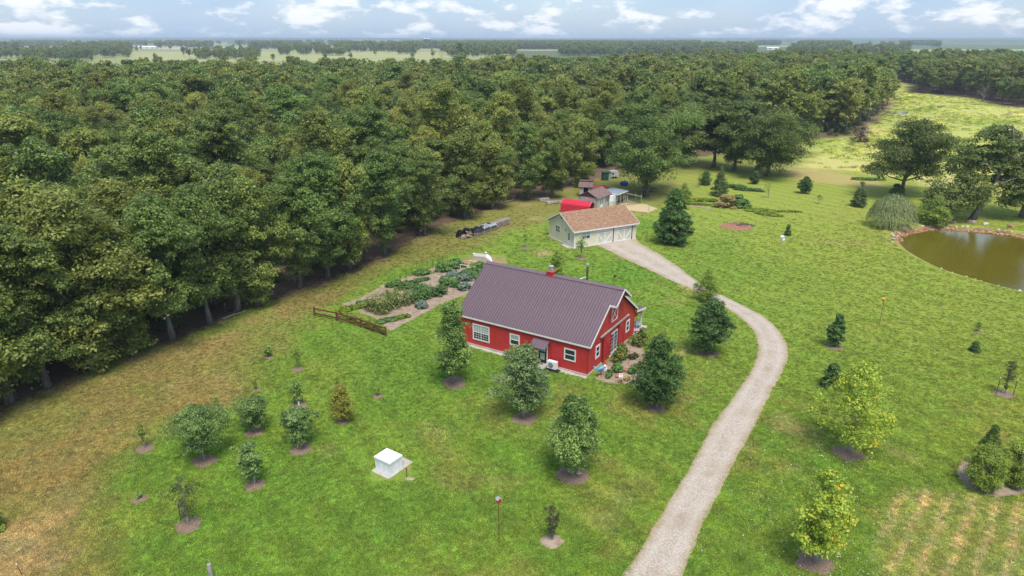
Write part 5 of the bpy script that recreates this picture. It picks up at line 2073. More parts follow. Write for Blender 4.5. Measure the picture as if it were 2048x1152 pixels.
    prop(o, 'blue tarp bundled over something in the oak shade', 'tarp')
    e = empty('utility_trailer', (26.6, 140.3, 0), math.radians(-8), 'dark flat utility trailer under the great oak', 'trailer')
    m = MB()
    m.box(0, 3.4, 0, 1.5, .55, .68)
    m.build('bed', M['steel_post'], e)
    m = MB()
    m.bar((-1.2, .75, .5), (0, .75, .55), .1)
    m.build('drawbar', M['steel_post'], e)
    for y_ in (-.1, 1.6):
        m = MB(lambda a_, b_, c_: (1.7 + a_, y_ + c_, .33 + b_))
        m.lathe([(.33, -.08), (.33, .08)], (0, 0, 0), 12)
        m.build('wheel', M['black'], e)
    # hen run: straw floor, posts, top rail, wire
    T = lambda x, y: (1190 + x * .0868, 335 + y * .0868)
    sheet('straw_patch', pxpoly([T(480, 800), (T(700, 725)), T(1050, 835), T(1180, 850), T(1440, 945), T(1230, 1040), T(800, 990), T(600, 940)]), M['straw'], .02, .5, .12)
    e = empty('hen_run', at(*T(1060, 830)), 0, 'wire hen run with wooden top rail beside the straw floor', 'fence')
    o0 = at(*T(1060, 830))
    base = [at(*T(620, 790)), at(*T(700, 720)), at(*T(930, 790)), at(*T(1060, 830)), at(*T(740, 880))]
    base[0] = Vector((21.4, 130.0, 0))
    for p in base + [at(*T(1240, 1000)), at(*T(690, 860))]:
        m = MB()
        q = p - o0
        m.bar((q.x, q.y, -.1), (q.x, q.y, 1.75), .09)
        m.build('post', M['grey_wood'], e)
    m = MB()
    m.bar(Vector((21.4, 130.9, 1.85)) - o0, Vector((24.6, 127.4, 1.75)) - o0, .14)
    m.build('rail', M['grey_wood'], e)
    wire = MB()
    seq = [Vector((21.4, 130.0, 0)), at(*T(1060, 830)), at(*T(740, 880))]
    for a_, b_ in zip(seq, seq[1:]):
        n = int((b_ - a_).length / .14)
        for i in range(n + 1):
            p = a_.lerp(b_, i / n) - o0
            wire.bar((p.x, p.y, 0), (p.x, p.y, 1.5), .012)
        for j in range(9):
            p, q = a_ - o0, b_ - o0
            wire.bar((p.x, p.y, .1 + j * .17), (q.x, q.y, .1 + j * .17), .012)
    w = wire.build('wire', M['steel_post'], e)
    w["kind"] = "stuff"


sheds()


# ------------------------------------------------------------------ things in the yard
def log_mesh(name, L_, r, mt, seed=0):
    rng = np.random.RandomState(seed)
    mb = MB()
    mb.tube([(0, 0, 0), (L_ * .5, rng.normal() * .04 * L_, 0), (L_, 0, 0)], [r, r * .9, r * .8], 7)
    return mb.mesh(name, mt)


def woodpile():
    a = at(953, 475.5)
    d = (at(1016, 450) - a)
    ang = math.atan2(d.y, d.x)
    e = empty('firewood_stack', a, ang, 'long stack of split firewood under dark tarps by the wood', 'firewood')
    L_ = d.length + .3
    rng = np.random.RandomState(4)
    mb = MB()
    for row in range(2):
        x = 0.0
        while x < L_:
            z = .08
            top = 1.12 - .25 * (x / L_) + rng.uniform(-.08, .1)
            while z < top:
                r = rng.uniform(.055, .115)
                y0 = row * .95 + rng.uniform(-.05, .05)
                n = 5
                vs_ = []
                t0 = rng.uniform(0, 6)
                for yy in (y0, y0 + .42):
                    for k in range(n):
                        t = t0 + 6.283 * k / n
                        vs_.append((x + r * math.cos(t), yy, z + r * math.sin(t)))
                mb.add(vs_, [(4, 3, 2, 1, 0), (5, 6, 7, 8, 9)] + [(k, (k + 1) % 5, 5 + (k + 1) % 5, 5 + k) for k in range(5)])
                z += r * 1.7
            x += .2
    w = mb.build('split_logs', M['firewood'], e)
    w["kind"] = "stuff"
    for k in range(6):
        m = MB()
        x_ = .1 + k * (L_ - .2) / 5
        m.bar((x_, -.1, -.1), (x_, -.1, 1.15 - .2 * k / 5), .1)
        m.build('post', M['grey_wood'], e)

    def cover(x0, x1, z, mt, nm, seed):
        r = np.random.RandomState(seed)
        n, w_ = 12, 7
        vs_ = []
        for i in range(n):
            for j in range(w_):
                f = j / (w_ - 1)
                edge = (j in (0, w_ - 1))
                vs_.append((x0 + (x1 - x0) * i / (n - 1) + r.uniform(-.06, .06), -.2 + 1.75 * f + r.uniform(-.05, .05), z - .2 * (x0 + (x1 - x0) * i / n) / L_ + .08 + r.uniform(-.05, .07) - (.22 if edge else 0)))
        fs_ = [(i * w_ + j, (i + 1) * w_ + j, (i + 1) * w_ + j + 1, i * w_ + j + 1) for i in range(n - 1) for j in range(w_ - 1)]
        b = len(vs_)
        vs_ += [(p[0], p[1], p[2] - .02) for p in vs_]
        fs_ += [tuple(i + b for i in reversed(f)) for f in fs_]
        MB().add(vs_, fs_).build(nm, M[mt], e)
    cover(-.2, 2.0, 1.22, 'tarp_black', 'tarp', 1)
    cover(1.9, 3.6, 1.24, 'tarp_grey', 'tarp', 2)
    cover(3.7, 5.6, 1.2, 'shed_metal', 'roof_sheet', 3)
    for k, (x_, y_) in enumerate([(.6, .5), (1.3, .9), (2.3, .5), (4.6, .7)]):
        m = MB()
        m.lathe([(.16, .0), (.3, .03), (.33, .1), (.3, .17), (.16, .2)], (x_, y_, 1.3 - .03 * x_), 10)
        m.build('tyre', M['black'], e)
    for k in range(4):
        m = MB()
        m.bar((5.6 + k * .05, .1 + k * .25, 1.08), (L_ + .6, .2 + k * .22, .98), .14, .04)
        m.build('plank', M['grey_wood'], e)
    # heap thrown at its near end under a black hoop
    b = at(936, 474)
    e2 = empty('log_heap', b, ang - .2, 'loose heap of split logs under a black tarp hoop', 'firewood')
    heap = MB()
    for k in range(130):
        r = rng.uniform(.06, .12)
        px_, py_ = rng.uniform(-1.6, 1.3), rng.uniform(-.8, .8)
        z = max(.05, rng.uniform(0, 1) * (.9 - .35 * abs(px_)))
        t = rng.uniform(0, 3.14)
        dx, dy = math.cos(t) * .22, math.sin(t) * .22
        heap.tube([(px_ - dx, py_ - dy, z), (px_ + dx, py_ + dy, z + rng.uniform(-.08, .1))], r, 5)
    w = heap.build('split_logs', M['firewood'], e2)
    w["kind"] = "stuff"
    for off, yy in ((-.9, .1), (.55, .3)):
        m = MB()
        n = 9
        vs_ = []
        for i in range(n):
            t = math.pi * i / (n - 1)
            for q in (0, 1):
                vs_.append((off + math.cos(t) * (.72 + .03 * q), yy - .1 - .03, .05 + math.sin(t) * (1.15 + .04 * q)))
                vs_.append((off + math.cos(t) * (.72 + .03 * q), yy + 1.0, .05 + math.sin(t) * (1.15 + .04 * q)))
        fs_ = []
        for i in range(n - 1):
            p, q = i * 4, (i + 1) * 4
            fs_ += [(p, p + 1, q + 1, q), (p + 2, q + 2, q + 3, p + 3), (p, q, q + 2, p + 2)]
        m.add(vs_, fs_).build('tarp_hoop', M['tarp_black'], e2)


woodpile()


def log_pile(u, v, n, L_, rz, label, seed):
    g = on(u, v)
    e = empty('log_pile', g, rz, label, 'logs')
    r = random.Random(seed)
    for k in range(n):
        me = log_mesh('log', L_ * r.uniform(.7, 1.0), r.uniform(.09, .16), M['grey_wood'], seed + k)
        inst('log', me, e, (r.uniform(-.2, .2), (k % 5) * .28 - .5 + r.uniform(-.08, .08), .14 + .22 * (k // 5)), (0, r.uniform(-.05, .08), r.uniform(-.2, .2)))


log_pile(1078, 402, 8, 2.6, .5, 'low pile of weathered planks and logs in front of the wood, left of a pair', 3)
log_pile(1094, 408, 9, 3.0, .35, 'heap of grey logs in front of the wood, right of a pair', 9)


def pump_cover():
    A, B, C_ = at(781, 953), at(750.4, 940), at(804.7, 936.4)
    d = (C_ - A)
    e = empty('pump_cover', A, math.atan2(d.y, d.x), 'white box-shaped well cover standing on a concrete slab on the lawn', 'well cover')
    w, l, h = d.length, (B - A).length, 1.08
    for (x0, x1, y0, y1) in ((0, w, 0, .05), (0, w, l - .05, l), (0, .05, .05, l - .05), (w - .05, w, .05, l - .05)):
        m = MB()
        m.box(x0, x1, y0, y1, .06, h)
        m.build('side_panel', M['weathered_white'], e)
    m = MB()
    m.box(-.06, w + .06, -.06, l + .06, h + .002, h + .06)
    m.box(-.05, w + .05, -.05, -.01, h - .1, h)
    m.box(-.05, -.01, -.01, l, h - .1, h)
    m.build('lid', M['white'], e)
    m = MB()
    m.box(-.35, w + 1.0, -.15, l + .12, -.1, .05)
    m.build('slab', M['concrete'], e)
    g = on(814, 955)
    e = empty('water_hydrant', g, .4, 'red-handled yard hydrant beside the white well cover', 'hydrant')
    m = MB()
    m.tube([(0, 0, 0), (0, 0, .65)], .03, 6)
    m.build('pipe', M['steel_post'], e)
    m = MB()
    m.lathe([(.05, .64), (.075, .68), (.075, .78), (.03, .84)], (0, 0, 0), 8)
    m.bar((0, 0, .8), (-.22, .04, .86), .04)
    m.build('handle', M['hat_red'], e)
    m = MB()
    m.tube([(.05, 0, .66), (.14, 0, .62), (.16, 0, .52)], .03, 6)
    m.build('spout', M['galv'], e)
    s = MB()
    s.prism([(-.3, -.14), (.25, -.2), (.33, .1), (-.22, .18)], -.02, .05)
    o = s.build('paving_slab', M['rock_tan'])
    o.location = on(820, 958.5)
    prop(o, 'small tan stone slab on grass beside the hydrant', 'paving slab')


pump_cover()


def birdhouse(u, v, vt, box, roof, pole, label, w=.2, h=.26, lean=(0, 0), rz=.5):
    g = on(u, v)
    hh = height_to(u, v, vt)
    e = empty('birdhouse', g, rz, label, 'birdhouse')
    m = MB()
    m.tube([(0, 0, -.1), (lean[0] * .5, lean[1] * .5, hh * .5), (lean[0], lean[1], hh - h)], .028, 6)
    m.build('pole', M[pole], e)
    x, y, z = lean[0], lean[1], hh - h
    m = MB()
    m.box(x - w / 2, x + w / 2, y - w / 2, y + w / 2, z, z + h * .75)
    b = m.build('box', M[box], e)
    p = MB(lambda a_, b_, c_: (x + a_, y + c_, z + b_))
    p.prism([(-w * .72, h * .7), (0, h * 1.05), (w * .72, h * .7), (w * .72, h * .78), (0, h * 1.14), (-w * .72, h * .78)], -w * .65, w * .65)
    p.build('roof', M[roof], b)
    q = MB(lambda a_, b_, c_: (x + a_, y - w / 2 - .004 + c_, z + b_))
    q.prism([(.03 * math.cos(k * .785), h * .45 + .03 * math.sin(k * .785)) for k in range(8)], -.006, .006)
    q.build('entrance', M['black'], b)


birdhouse(998, 1087, 996, 'hat_red', 'galv', 'rust', 'red birdhouse with grey roof on a rusty pole in the near lawn', .24, .3)
birdhouse(1559, 526, 472, 'white', 'white', 'galv', 'white birdhouse on a thin pole on the lawn below the dirt patch', .42, .6, rz=.2)
M['gold_paint'] = mat('gold_paint', (0.62, 0.36, 0.05), 0.6, 0.1, 4)
birdhouse(1758, 652, 596, 'gold_paint', 'gold_paint', 'rust', 'golden birdhouse on a rusty pole on the lawn right of the drive bend', .3, .4)


def post(name, u, v, h, mt, label, cat='post', r=.035, lean=(0, 0), tip=False, group=None):
    g = on(u, v)
    e = empty(name, g, rnd.uniform(0, 3), label, cat, group)
    m = MB()
    m.tube([(0, 0, -.2), (lean[0], lean[1], h)], r, 6)
    m.build('shaft', M[mt], e)
    if tip:
        t = MB()
        t.tube([(lean[0], lean[1], h), (lean[0] * 1.05, lean[1] * 1.05, h + .14)], r * 1.12, 6)
        t.build('tip', M['post_tip'], e)


# weathered post top at the bottom edge
g = at(425, 1152)
e = empty('wooden_post', (g.x, g.y - .15, 0), 0, 'thick weathered grey post cut by the bottom edge', 'post')
m = MB()
m.lathe([(.13, -.2), (.125, .7), (.12, 1.02), (.10, 1.04)], (0, 0, 0), 10)
m.build('shaft', M['grey_wood'], e)
m = MB()
m.lathe([(.06, 1.043), (.05, 1.05)], (0, 0, 0), 8)
m.build('heartwood', M['firewood'], e)
post('garden_stake', 45, 1150, .8, 'rust', 'thin rusty stake with white tip in the bottom left corner', 'stake', .03, (-.12, 0), True)
for u, v, h, lab in [(606, 806, 1.25, 'dark stake at the right of the staked orchard sapling'), (590, 812, 1.0, 'dark stake at the left of the staked orchard sapling'),
                     (695, 838, .9, 'short stake beside the yellowish fruit tree'), (362, 1040, 1.3, 'pale-tipped stake beside the dark-twigged fruit tree'),
                     (1992, 789, 1.6, 'white-tipped stake left of the white-trunked sapling'), (2026, 792, 1.55, 'white-tipped stake right of the white-trunked sapling')]:
    post('tree_stake', u, v, h, 'steel_post', lab, 'stake', .03, (0, 0), True)
D = lambda x, y: (600 + x * .1953, 480 + y * .19538)
for p in [(975, 440), (1030, 420), (1088, 400), (1144, 372), (1200, 345), (1255, 322), (1310, 300), (1362, 281), (1413, 262), (1460, 244), (1508, 225)]:
    post('fence_post', *D(*p), 1.15, 'steel_post', 'thin dark metal post along the back edge of the vegetable garden', 'fence post', .032, group='metal posts along the garden')
for u, v in [(174, 742), (103, 770), (290, 700), (300, 695), (237, 712), (520, 600), (452, 630), (650, 552), (1010, 402), (985, 412), (842, 478)]:
    post('fence_post', u, v, 1.3, 'steel_post', 'thin pale-tipped post at the edge of the wood', 'fence post', .032, (0, 0), True, 'thin posts along the edge of the wood')
for u, v, h, lab in [(1471, 372, 1.0, 'short white marker post, left of two by the low hedge'), (1523, 384, 1.3, 'white marker post, right of two by the low hedge')]:
    post('marker_post', u, v, h, 'white', lab, 'post', .05)


def rail_fence():
    P = [on(*D(150, 775)), on(*D(378, 825)), on(*D(625, 895)), on(*D(880, 985))]
    e = empty('rail_fence', P[0], 0, 'reddish cedar two-rail fence along the near end of the vegetable garden', 'fence')
    for p in P:
        m = MB()
        q = p - P[0]
        m.box(q.x - .08, q.x + .08, q.y - .08, q.y + .08, -.2, 1.12)
        m.build('post', M['cedar_wood'], e)
    for a, b in zip(P, P[1:]):
        for z in (.35, .92):
            m = MB()
            m.bar((a - P[0]) + Vector((0, -.05, z)), (b - P[0]) + Vector((0, -.05, z + .02)), .08, .14)
            m.build('rail', M['cedar_wood'], e)


rail_fence()


def leaf_clump(name, u, v, rx, ry, h, leaf, n, size, label, cat='plant', group=None, asp=.6, prof='dome', rz=0.0, dens=60):
    g = on(u, v)
    rng = np.random.RandomState(int(u * 5 + v * 3))
    e = empty(name, g, rz, label, cat, group)
    V, F, T, C = crown(rng, prof, 0, h, 1.0, n, .22, dens, 1.0, 1, .05, asp)
    # leaves are kept at their size: place centres, then scale the crown
    Cn = V.reshape(-1, 4, 3).mean(1)
    off = V.reshape(-1, 4, 3) - Cn[:, None]
    Cn = Cn * np.array([rx, ry, 1.0])
    Cn[:, 2] = np.clip(Cn[:, 2] * 1.0, .03, h * 1.1)
    V = (Cn[:, None] + off * size).reshape(-1, 3)
    inst('foliage', np_mesh('foliage', V, F, M[leaf], {'tint': T}), e)
    m = MB()
    for k in range(5):
        a = rng.uniform(0, 6.28)
        m.tube([(0, 0, -.05), (rx * .5 * math.cos(a), ry * .5 * math.sin(a), h * .7)], [.025, .01], 4)
    m.build('stem', M['pale_bark'], e)
    return e


def garden():
    sheet('garden_bed', pxpoly([D(430, 660), D(620, 585), D(900, 440), D(1060, 395), D(1550, 215), D(1900, 235), D(1990, 330), D(1900, 420), D(1700, 560), D(1480, 640), D(930, 935), D(760, 800)]), M['soil'], .015, .6, .18)
    G_ = 'crops in the vegetable garden'
    # corn stands as one block of stalks
    rng = np.random.RandomState(21)
    for (u, v, n, w, l, h, lab) in [(*D(900, 690), 150, 3.2, 5.2, 1.55, 'block of yellow-green corn in the middle of the vegetable garden'), (*D(1230, 590), 110, 2.6, 3.6, 1.2, 'block of darker tall crop right of the corn')]:
        g = on(u, v)
        rz = math.radians(52)
        e = empty('corn_block' if 'corn in' in lab else 'crop_block', g, rz, lab, 'corn' if 'corn in' in lab else 'crop')
        P, Nn, Al = [], [], []
        for k in range(n):
            x, y = rng.uniform(-l / 2, l / 2), round(rng.uniform(-w / 2, w / 2) / .55) * .55 + rng.normal() * .06
            hh = h * rng.uniform(.8, 1.15)
            for j in range(12):
                a = rng.uniform(0, 6.28)
                z = hh * (j + 1) / 12
                P.append((x + .22 * math.cos(a), y + .22 * math.sin(a), z))
                Nn.append((math.cos(a) * .4, math.sin(a) * .4, 1))
                Al.append((math.cos(a), math.sin(a), .2 if j < 9 else 1.2))
        P = np.array(P)
        V, F = leaves(P, unit(np.array(Nn)), .30, rng, .2, .1, along=unit(np.array(Al)))
        o = inst('foliage', np_mesh('foliage', V, F, M['leaf_corn' if 'corn in' in lab else 'leaf_crop'], {'tint': np.repeat(np.clip(rng.normal(.5, .25, len(P)), 0, 1), 4)}), e)
    for x, y, rx, ry, h, leaf, lab in [
            (1240, 690, .95, .9, .75, 'leaf_blue', 'bluish cabbage-like clump at the near side of the garden'),
            (1440, 560, 1.1, .9, 1.2, 'leaf_crop', 'upright green plant at the right end of the tall crop'),
            (1690, 510, .9, .9, .8, 'leaf_blue', 'grey-green round plant beside the house end of the garden'),
            (1500, 440, 1.3, 1.3, .75, 'leaf_crop', 'leafy squash plant, left one beside the blue-grey cabbages'),
            (1590, 465, 1.2, 1.2, .7, 'leaf_crop', 'leafy squash plant just below the blue-grey cabbages'),
            (1570, 380, 1.1, 1.0, .7, 'leaf_blue', 'blue-grey cabbage clump, left of two'),
            (1690, 410, 1.3, 1.0, .75, 'leaf_blue', 'blue-grey cabbage clump, right of two'),
            (1700, 360, 1.3, .9, .7, 'leaf_crop', 'dark green vegetable clump above the blue-grey cabbages'),
            (1790, 395, 1.1, 1.0, .9, 'leaf_crop', 'green bean clump against the house roof edge'),
            (1470, 310, 1.4, 1.2, .95, 'leaf_crop', 'big squash clump near the metal posts, left half'),
            (1590, 275, 1.7, 1.3, .95, 'leaf_crop', 'big squash clump near the metal posts, right half'),
            (1250, 355, 1.6, .9, .55, 'leaf_crop', 'low squash patch along the row of metal posts'),
            (1820, 310, 1.5, 1.2, 1.1, 'leaf_crop', 'tall green beans beside the white garden pipes'),
            (960, 480, 1.3, .8, .7, 'leaf_crop', 'dark bushy plant behind the corn, left one'),
            (1090, 495, 1.6, 1.1, .9, 'leaf_crop', 'dark bushy plant behind the corn, right one'),
            (1230, 420, 1.4, .6, .25, 'leaf_crop', 'thin low green row in the middle of the garden'),
            (690, 650, 1.2, .8, .3, 'leaf_crop', 'low weeds at the left corner of the garden'),
            (1050, 800, 1.0, .5, .3, 'leaf_vine', 'low weeds at the near corner of the garden'),
            (900, 830, 2.4, .7, .25, 'leaf_crop', 'strip of low green weeds inside the rail fence'),
            (560, 705, 2.0, .9, .35, 'leaf_vine', 'tall grass tuft behind the left end of the rail fence')]:
        leaf_clump('vegetable_plant', *D(x, y), rx, ry, h, leaf, 34, .13, lab, 'plant', G_, .65, rz=.6)
    for x, y, rx, lab in [(430, 800, 1.0, 'yellow-green vine climbing the rail fence at its left bay'), (560, 850, 1.1, 'yellow-green vine over the lower rail in the middle bay'), (730, 905, 1.2, 'yellow-green vine at the right bay of the rail fence'), (810, 945, .9, 'yellow-green vine beside the last post of the rail fence')]:
        leaf_clump('fence_vine', *D(x, y), rx, .4, .75, 'leaf_vine', 30, .10, lab, 'vine', 'vines on the rail fence', rz=-.55)
    # white pipes lying over frames in the garden
    for k, (a, b, lab) in enumerate([((1640, 305), (1800, 325), 'white pipe frame in the garden, lower one'), ((1735, 262), (1890, 288), 'white pipe frame in the garden, upper one')]):
        p, q = on(*D(*a)), on(*D(*b))
        e = empty('pipe_frame', p, 0, lab, 'pipe frame')
        d = q - p
        m = MB()
        m.tube([(0, 0, .75), (d.x, d.y, .75)], .04, 6)
        m.build('rail', M['white'], e)
        for f in (0.02, .5, .98):
            m = MB()
            m.tube([(d.x * f, d.y * f, -.1), (d.x * f, d.y * f, .73)], .035, 6)
            m.build('leg', M['white'], e)


garden()


def storm_shelter():
    c = at(966, 514)
    rng = np.random.RandomState(2)
    g = Vector((-4.3, 92.9, 0))
    e = empty('storm_shelter', g, 0, 'concrete storm shelter with white slanted door on a dry grass mound', 'shelter')
    # mound
    n, k = 28, 6
    vs_, fs_ = [(0, .3, .78)], []
    for i in range(1, k + 1):
        f = i / k
        for j in range(n):
            t = 6.283 * j / n
            r = f * (3.3 + .5 * math.sin(2 * t + 1) + rng.uniform(-.12, .12))
            vs_.append((r * math.cos(t) * 1.08, .3 + r * math.sin(t) * .8, .78 * (1 - smooth01(np.array(f))) + rng.uniform(-.02, .02) - (.05 if i == k else 0)))
    for j in range(n):
        fs_.append((0, 1 + j, 1 + (j + 1) % n))
    for i in range(k - 1):
        for j in range(n):
            a, b = 1 + i * n + j, 1 + i * n + (j + 1) % n
            fs_.append((a, a + n, b + n, b))
    M['dry_grass'] = mat('dry_grass', (0.20, 0.165, 0.055), 1.0, .3, 2.0, .8, 9, c2=(0.36, 0.26, 0.12))
    MB().add(vs_, fs_).build('mound', M['dry_grass'], e, smooth=True)
    ang = math.radians(-12)
    fm = lambda x, y, z: (x * math.cos(ang) - y * math.sin(ang), x * math.sin(ang) + y * math.cos(ang), z)
    m = MB(fm)
    m.prism([(-1.2, -.55), (.55, -.75), (.55, .75), (-1.2, .75)], .3, .95)
    m.build('roof_slab', M['concrete'], e)
    m = MB(fm)
    m.add([(.56, -.75, 1.0), (.56, .75, 1.0), (1.75, .75, .08), (1.75, -.75, .08), (.56, -.75, -.1), (.56, .75, -.1), (1.75, .75, -.1), (1.75, -.75, -.1)],
          [(3, 2, 1, 0), (4, 5, 6, 7), (0, 1, 5, 4), (2, 3, 7, 6), (1, 2, 6, 5), (3, 0, 4, 7)])
    m.build('stair_block', M['concrete'], e)
    m = MB(fm)
    m.add([(.66, -.5, .955), (.66, .5, .955), (1.58, .5, .245), (1.58, -.5, .245), (.69, -.5, 1.015), (.69, .5, 1.015), (1.61, .5, .305), (1.61, -.5, .305)],
          [(0, 1, 2, 3), (7, 6, 5, 4), (4, 5, 1, 0), (6, 7, 3, 2), (5, 6, 2, 1), (7, 4, 0, 3)])
    d = m.build('door', M['white'], e)
    h = MB(fm)
    h.bar((1.2, -.08, .66), (1.2, .08, .66), .05)
    h.build('handle', M['black'], d)
    m = MB(fm)
    m.box(1.76, 2.3, -.75, .75, -.1, .06)
    m.build('step', M['concrete'], e)
    for x_, y_ in ((-1.1, -.3), (.45, .6)):
        m = MB(fm)
        p = fm(x_, y_, 0)
        v = MB()
        v.lathe([(.08, .9), (.08, 1.12), (.17, 1.14), (.17, 1.24), (.06, 1.3)], (p[0], p[1], 0), 9)
        v.build('vent_pipe', M['white'], e)


storm_shelter()


def flue():
    g = on(1174, 566)
    e = empty('flue_pipe', g, 0, 'brown stove pipe post with pale cap behind the red house', 'pipe')
    m = MB()
    m.tube([(0, 0, -.1), (0, 0, 2.25)], .13, 9)
    m.build('pipe', M['brown_metal'], e)
    m = MB()
    m.lathe([(.14, 2.25), (.14, 2.5), (.22, 2.52), (.22, 2.6), (.05, 2.7)], (0, 0, 0), 9)
    m.build('cap', M['galv'], e)
    g2 = on(1160, 566)
    m = MB()
    a, b = on(1152, 566), on(1172, 561)
    m.tube([(a.x, a.y, .35), (b.x, b.y, .5)], .06, 6)
    o = m.build('drain_pipe', M['white'])
    prop(o, 'short white pipe lying beside the brown stove pipe', 'pipe')


flue()


def heat_pump():
    p = hloc(14.8 - 3.42, -.62)
    e = empty('heat_pump', p, HANG, 'white outdoor heat pump unit beside the front door', 'heat pump')
    m = MB()
    m.box(-.48, .48, -.2, .2, .2, .95)
    b = m.build('casing', M['white'], e)
    m = MB(lambda a, b_, c: (a - .1, -.205 - c, b_ + .57))
    m.prism([(.27 * math.cos(k * .3927), .27 * math.sin(k * .3927)) for k in range(16)], -.002, .012)
    gr = m.build('fan_grille', M['galv'], b)
    m = MB(lambda a, b_, c: (a - .1, -.222 - c, b_ + .57))
    for r_ in (.1, .18, .25):
        n = 16
        for k in range(n):
            t, t2 = 6.283 * k / n, 6.283 * (k + 1) / n
            m.add([(r_ * math.cos(t), r_ * math.sin(t), 0), (r_ * math.cos(t2), r_ * math.sin(t2), 0), ((r_ + .018) * math.cos(t2), (r_ + .018) * math.sin(t2), 0), ((r_ + .018) * math.cos(t), (r_ + .018) * math.sin(t), 0)], [(0, 1, 2, 3)])
    m.build('ring', M['steel_post'], gr)
    for x_ in (-.36, .36):
        m = MB()
        m.box(x_ - .04, x_ + .04, -.22, .22, .06, .2)
        m.build('foot', M['black'], e)
    m = MB()
    m.box(-.6, .75, -.42, .3, -.04, .06)
    m.build('mat', M['black'], e)


heat_pump()


def house_bed():
    E_ = lambda x, y: (1190 + x * .12158, 640 + y * .12153)
    sheet('flower_bed', pxpoly([E_(-10, 975), E_(150, 1025), E_(330, 1045), E_(600, 1050), E_(760, 950), E_(880, 760), E_(800, 500), E_(650, 330), E_(480, 400), E_(250, 640), E_(130, 800)]), M['soil'], .015, .5, .1, dome=.05)
    sheet('gravel_strip', [tuple(hloc(*p)[:2]) for p in [(0, -.1), (14.9, -.1), (14.9, -.55), (9, -.6), (0, -.55)]], M['concrete'], .01, .6, .08)
    # blue bird sculpture
    g = on(*E_(90, 930))
    e = empty('bird_statue', g, .4, 'blue painted metal bird statue at the house corner', 'statue')
    m = MB()
    m.lathe([(.05, -.42), (.2, -.32), (.3, -.1), (.3, .12), (.2, .3), (.06, .4)], (0, 0, 0), 10, sx=.8, sy=.7)
    me = m.mesh('body', M['blue_paint'], smooth=True)
    inst('body', me, e, (0, 0, .82), (0, math.radians(68), 0))
    m = MB()
    m.lathe([(.05, -.15), (.14, -.06), (.15, .06), (.05, .15)], (.42, 0, 1.02), 9)
    m.lathe([(.1, 0), (.02, .01)], (.42, 0, 1.15), 6)
    m.build('head', M['white'], e, smooth=True)
    m = MB()
    m.tube([(.54, 0, 1.02), (.75, 0, .98)], [.04, .008], 5)
    m.build('beak', M['gold_paint'], e)
    m = MB()
    m.add([(-.25, 0, .95), (-.75, .16, 1.2), (-.8, -.16, 1.15), (-.7, 0, .95), (-.3, 0, .8)], [(0, 1, 2, 3, 4), (4, 3, 2, 1, 0)])
    m.add([(-.3, -.28, .95), (.25, -.3, .9), (-.45, -.26, .6)], [(0, 1, 2), (2, 1, 0)])
    m.build('tail', M['blue_paint'], e)
    for y_ in (-.1, .1):
        m = MB()
        m.tube([(0, y_, .6), (.04, y_, .0)], .025, 5)
        m.bar((-.05, y_, .02), (.18, y_, .02), .05, .03)
        m.build('leg', M['steel_post'], e)
    # gnome: cone hat, white beard and body
    g = on(*E_(160, 850))
    e = empty('garden_gnome', g, -.3, 'white garden gnome with a red pointed hat by the red wall', 'statue')
    m = MB()
    m.lathe([(.2, 0), (.26, .12), (.25, .4), (.17, .62), (.1, .68)], (0, 0, 0), 10)
    m.build('body', M['white'], e, smooth=True)
    m = MB()
    m.lathe([(.19, .68), (.17, .8), (.1, 1.0), (.01, 1.22)], (0, 0, 0), 10)
    m.build('hat', M['hat_red'], e, smooth=True)
    m = MB()
    m.lathe([(.14, .45), (.17, .6), (.13, .68)], (0, -.1, 0), 8)
    m.build('beard', M['pink'], e)
    r = random.Random(8)
    for x, y, s, k, lab in [(510, 850, .55, 'red', 'large rust-coloured boulder in the flower bed'), (385, 945, .42, 'red', 'rust-coloured rock beside the small sign in the flower bed'), (430, 960, .3, 'pale', 'pale upright stone in the flower bed'),
                            (75, 945, .25, 'tan', 'tan rock at the feet of the blue bird statue'), (165, 930, .2, 'tan', 'small rock right of the blue bird statue'), (590, 775, .25, 'red', 'small red rock behind the large rust boulder'),
                            (740, 700, .35, 'red', 'red rock beside the very dense tree'), (585, 400, .3, 'pale', 'pale rock near the sliding door'), (270, 620, .35, 'pale', 'pale flat stone at the french door'), (650, 880, .22, 'pale', 'pale stone at the right of the flower bed')]:
        p = on(*E_(x, y))
        o = inst('garden_rock', ROCKS[k][r.randrange(3)], None, (p.x, p.y, p.z + s * .3), (r.uniform(-.3, .3), 0, r.uniform(0, 6)), (s, s * .8, s * 1.1))
        prop(o, lab, 'rock', 'rocks in the flower bed')
    for x, y, rx, h, leaf, lab in [(390, 700, .75, 1.9, 'leaf_flower', 'tall sunflower clump in front of the french door'), (440, 640, .7, 1.7, 'leaf_flower', 'sunflower clump right behind the tallest one'), (350, 860, .6, .9, 'leaf_crop', 'green leafy plant below the sunflowers'),
                                   (235, 950, .38, .75, 'leaf_crop', 'round dark little bush at the front of the flower bed'), (530, 990, .3, .3, 'leaf_gold', 'yellow flowering plant at the front edge of the bed'), (410, 1020, .18, .18, 'leaf_gold', 'tiny orange-yellow flowers at the bed rim'),
                                   (700, 420, .9, 1.2, 'leaf_flower', 'yellow-flowering plants near the porch corner'), (790, 300, .8, 1.1, 'leaf_flower', 'yellow-green flowers beside the porch post'), (600, 880, .4, .5, 'leaf_crop', 'low green plant beside the large rust boulder'), (640, 640, .5, .5, 'leaf_sparse', 'thin dry weeds in the middle of the bed')]:
        leaf_clump('flower_plant', *E_(x, y), rx, rx, h, leaf, 30, .11, lab, 'plant', 'plants in the flower bed', .6, 'egg' if h > 1 else 'dome', dens=34)
    # small sign, hook stake
    p = on(*E_(425, 965))
    e = empty('garden_sign', p, .3, 'small white sign leaning in the flower bed', 'sign')
    m = MB()
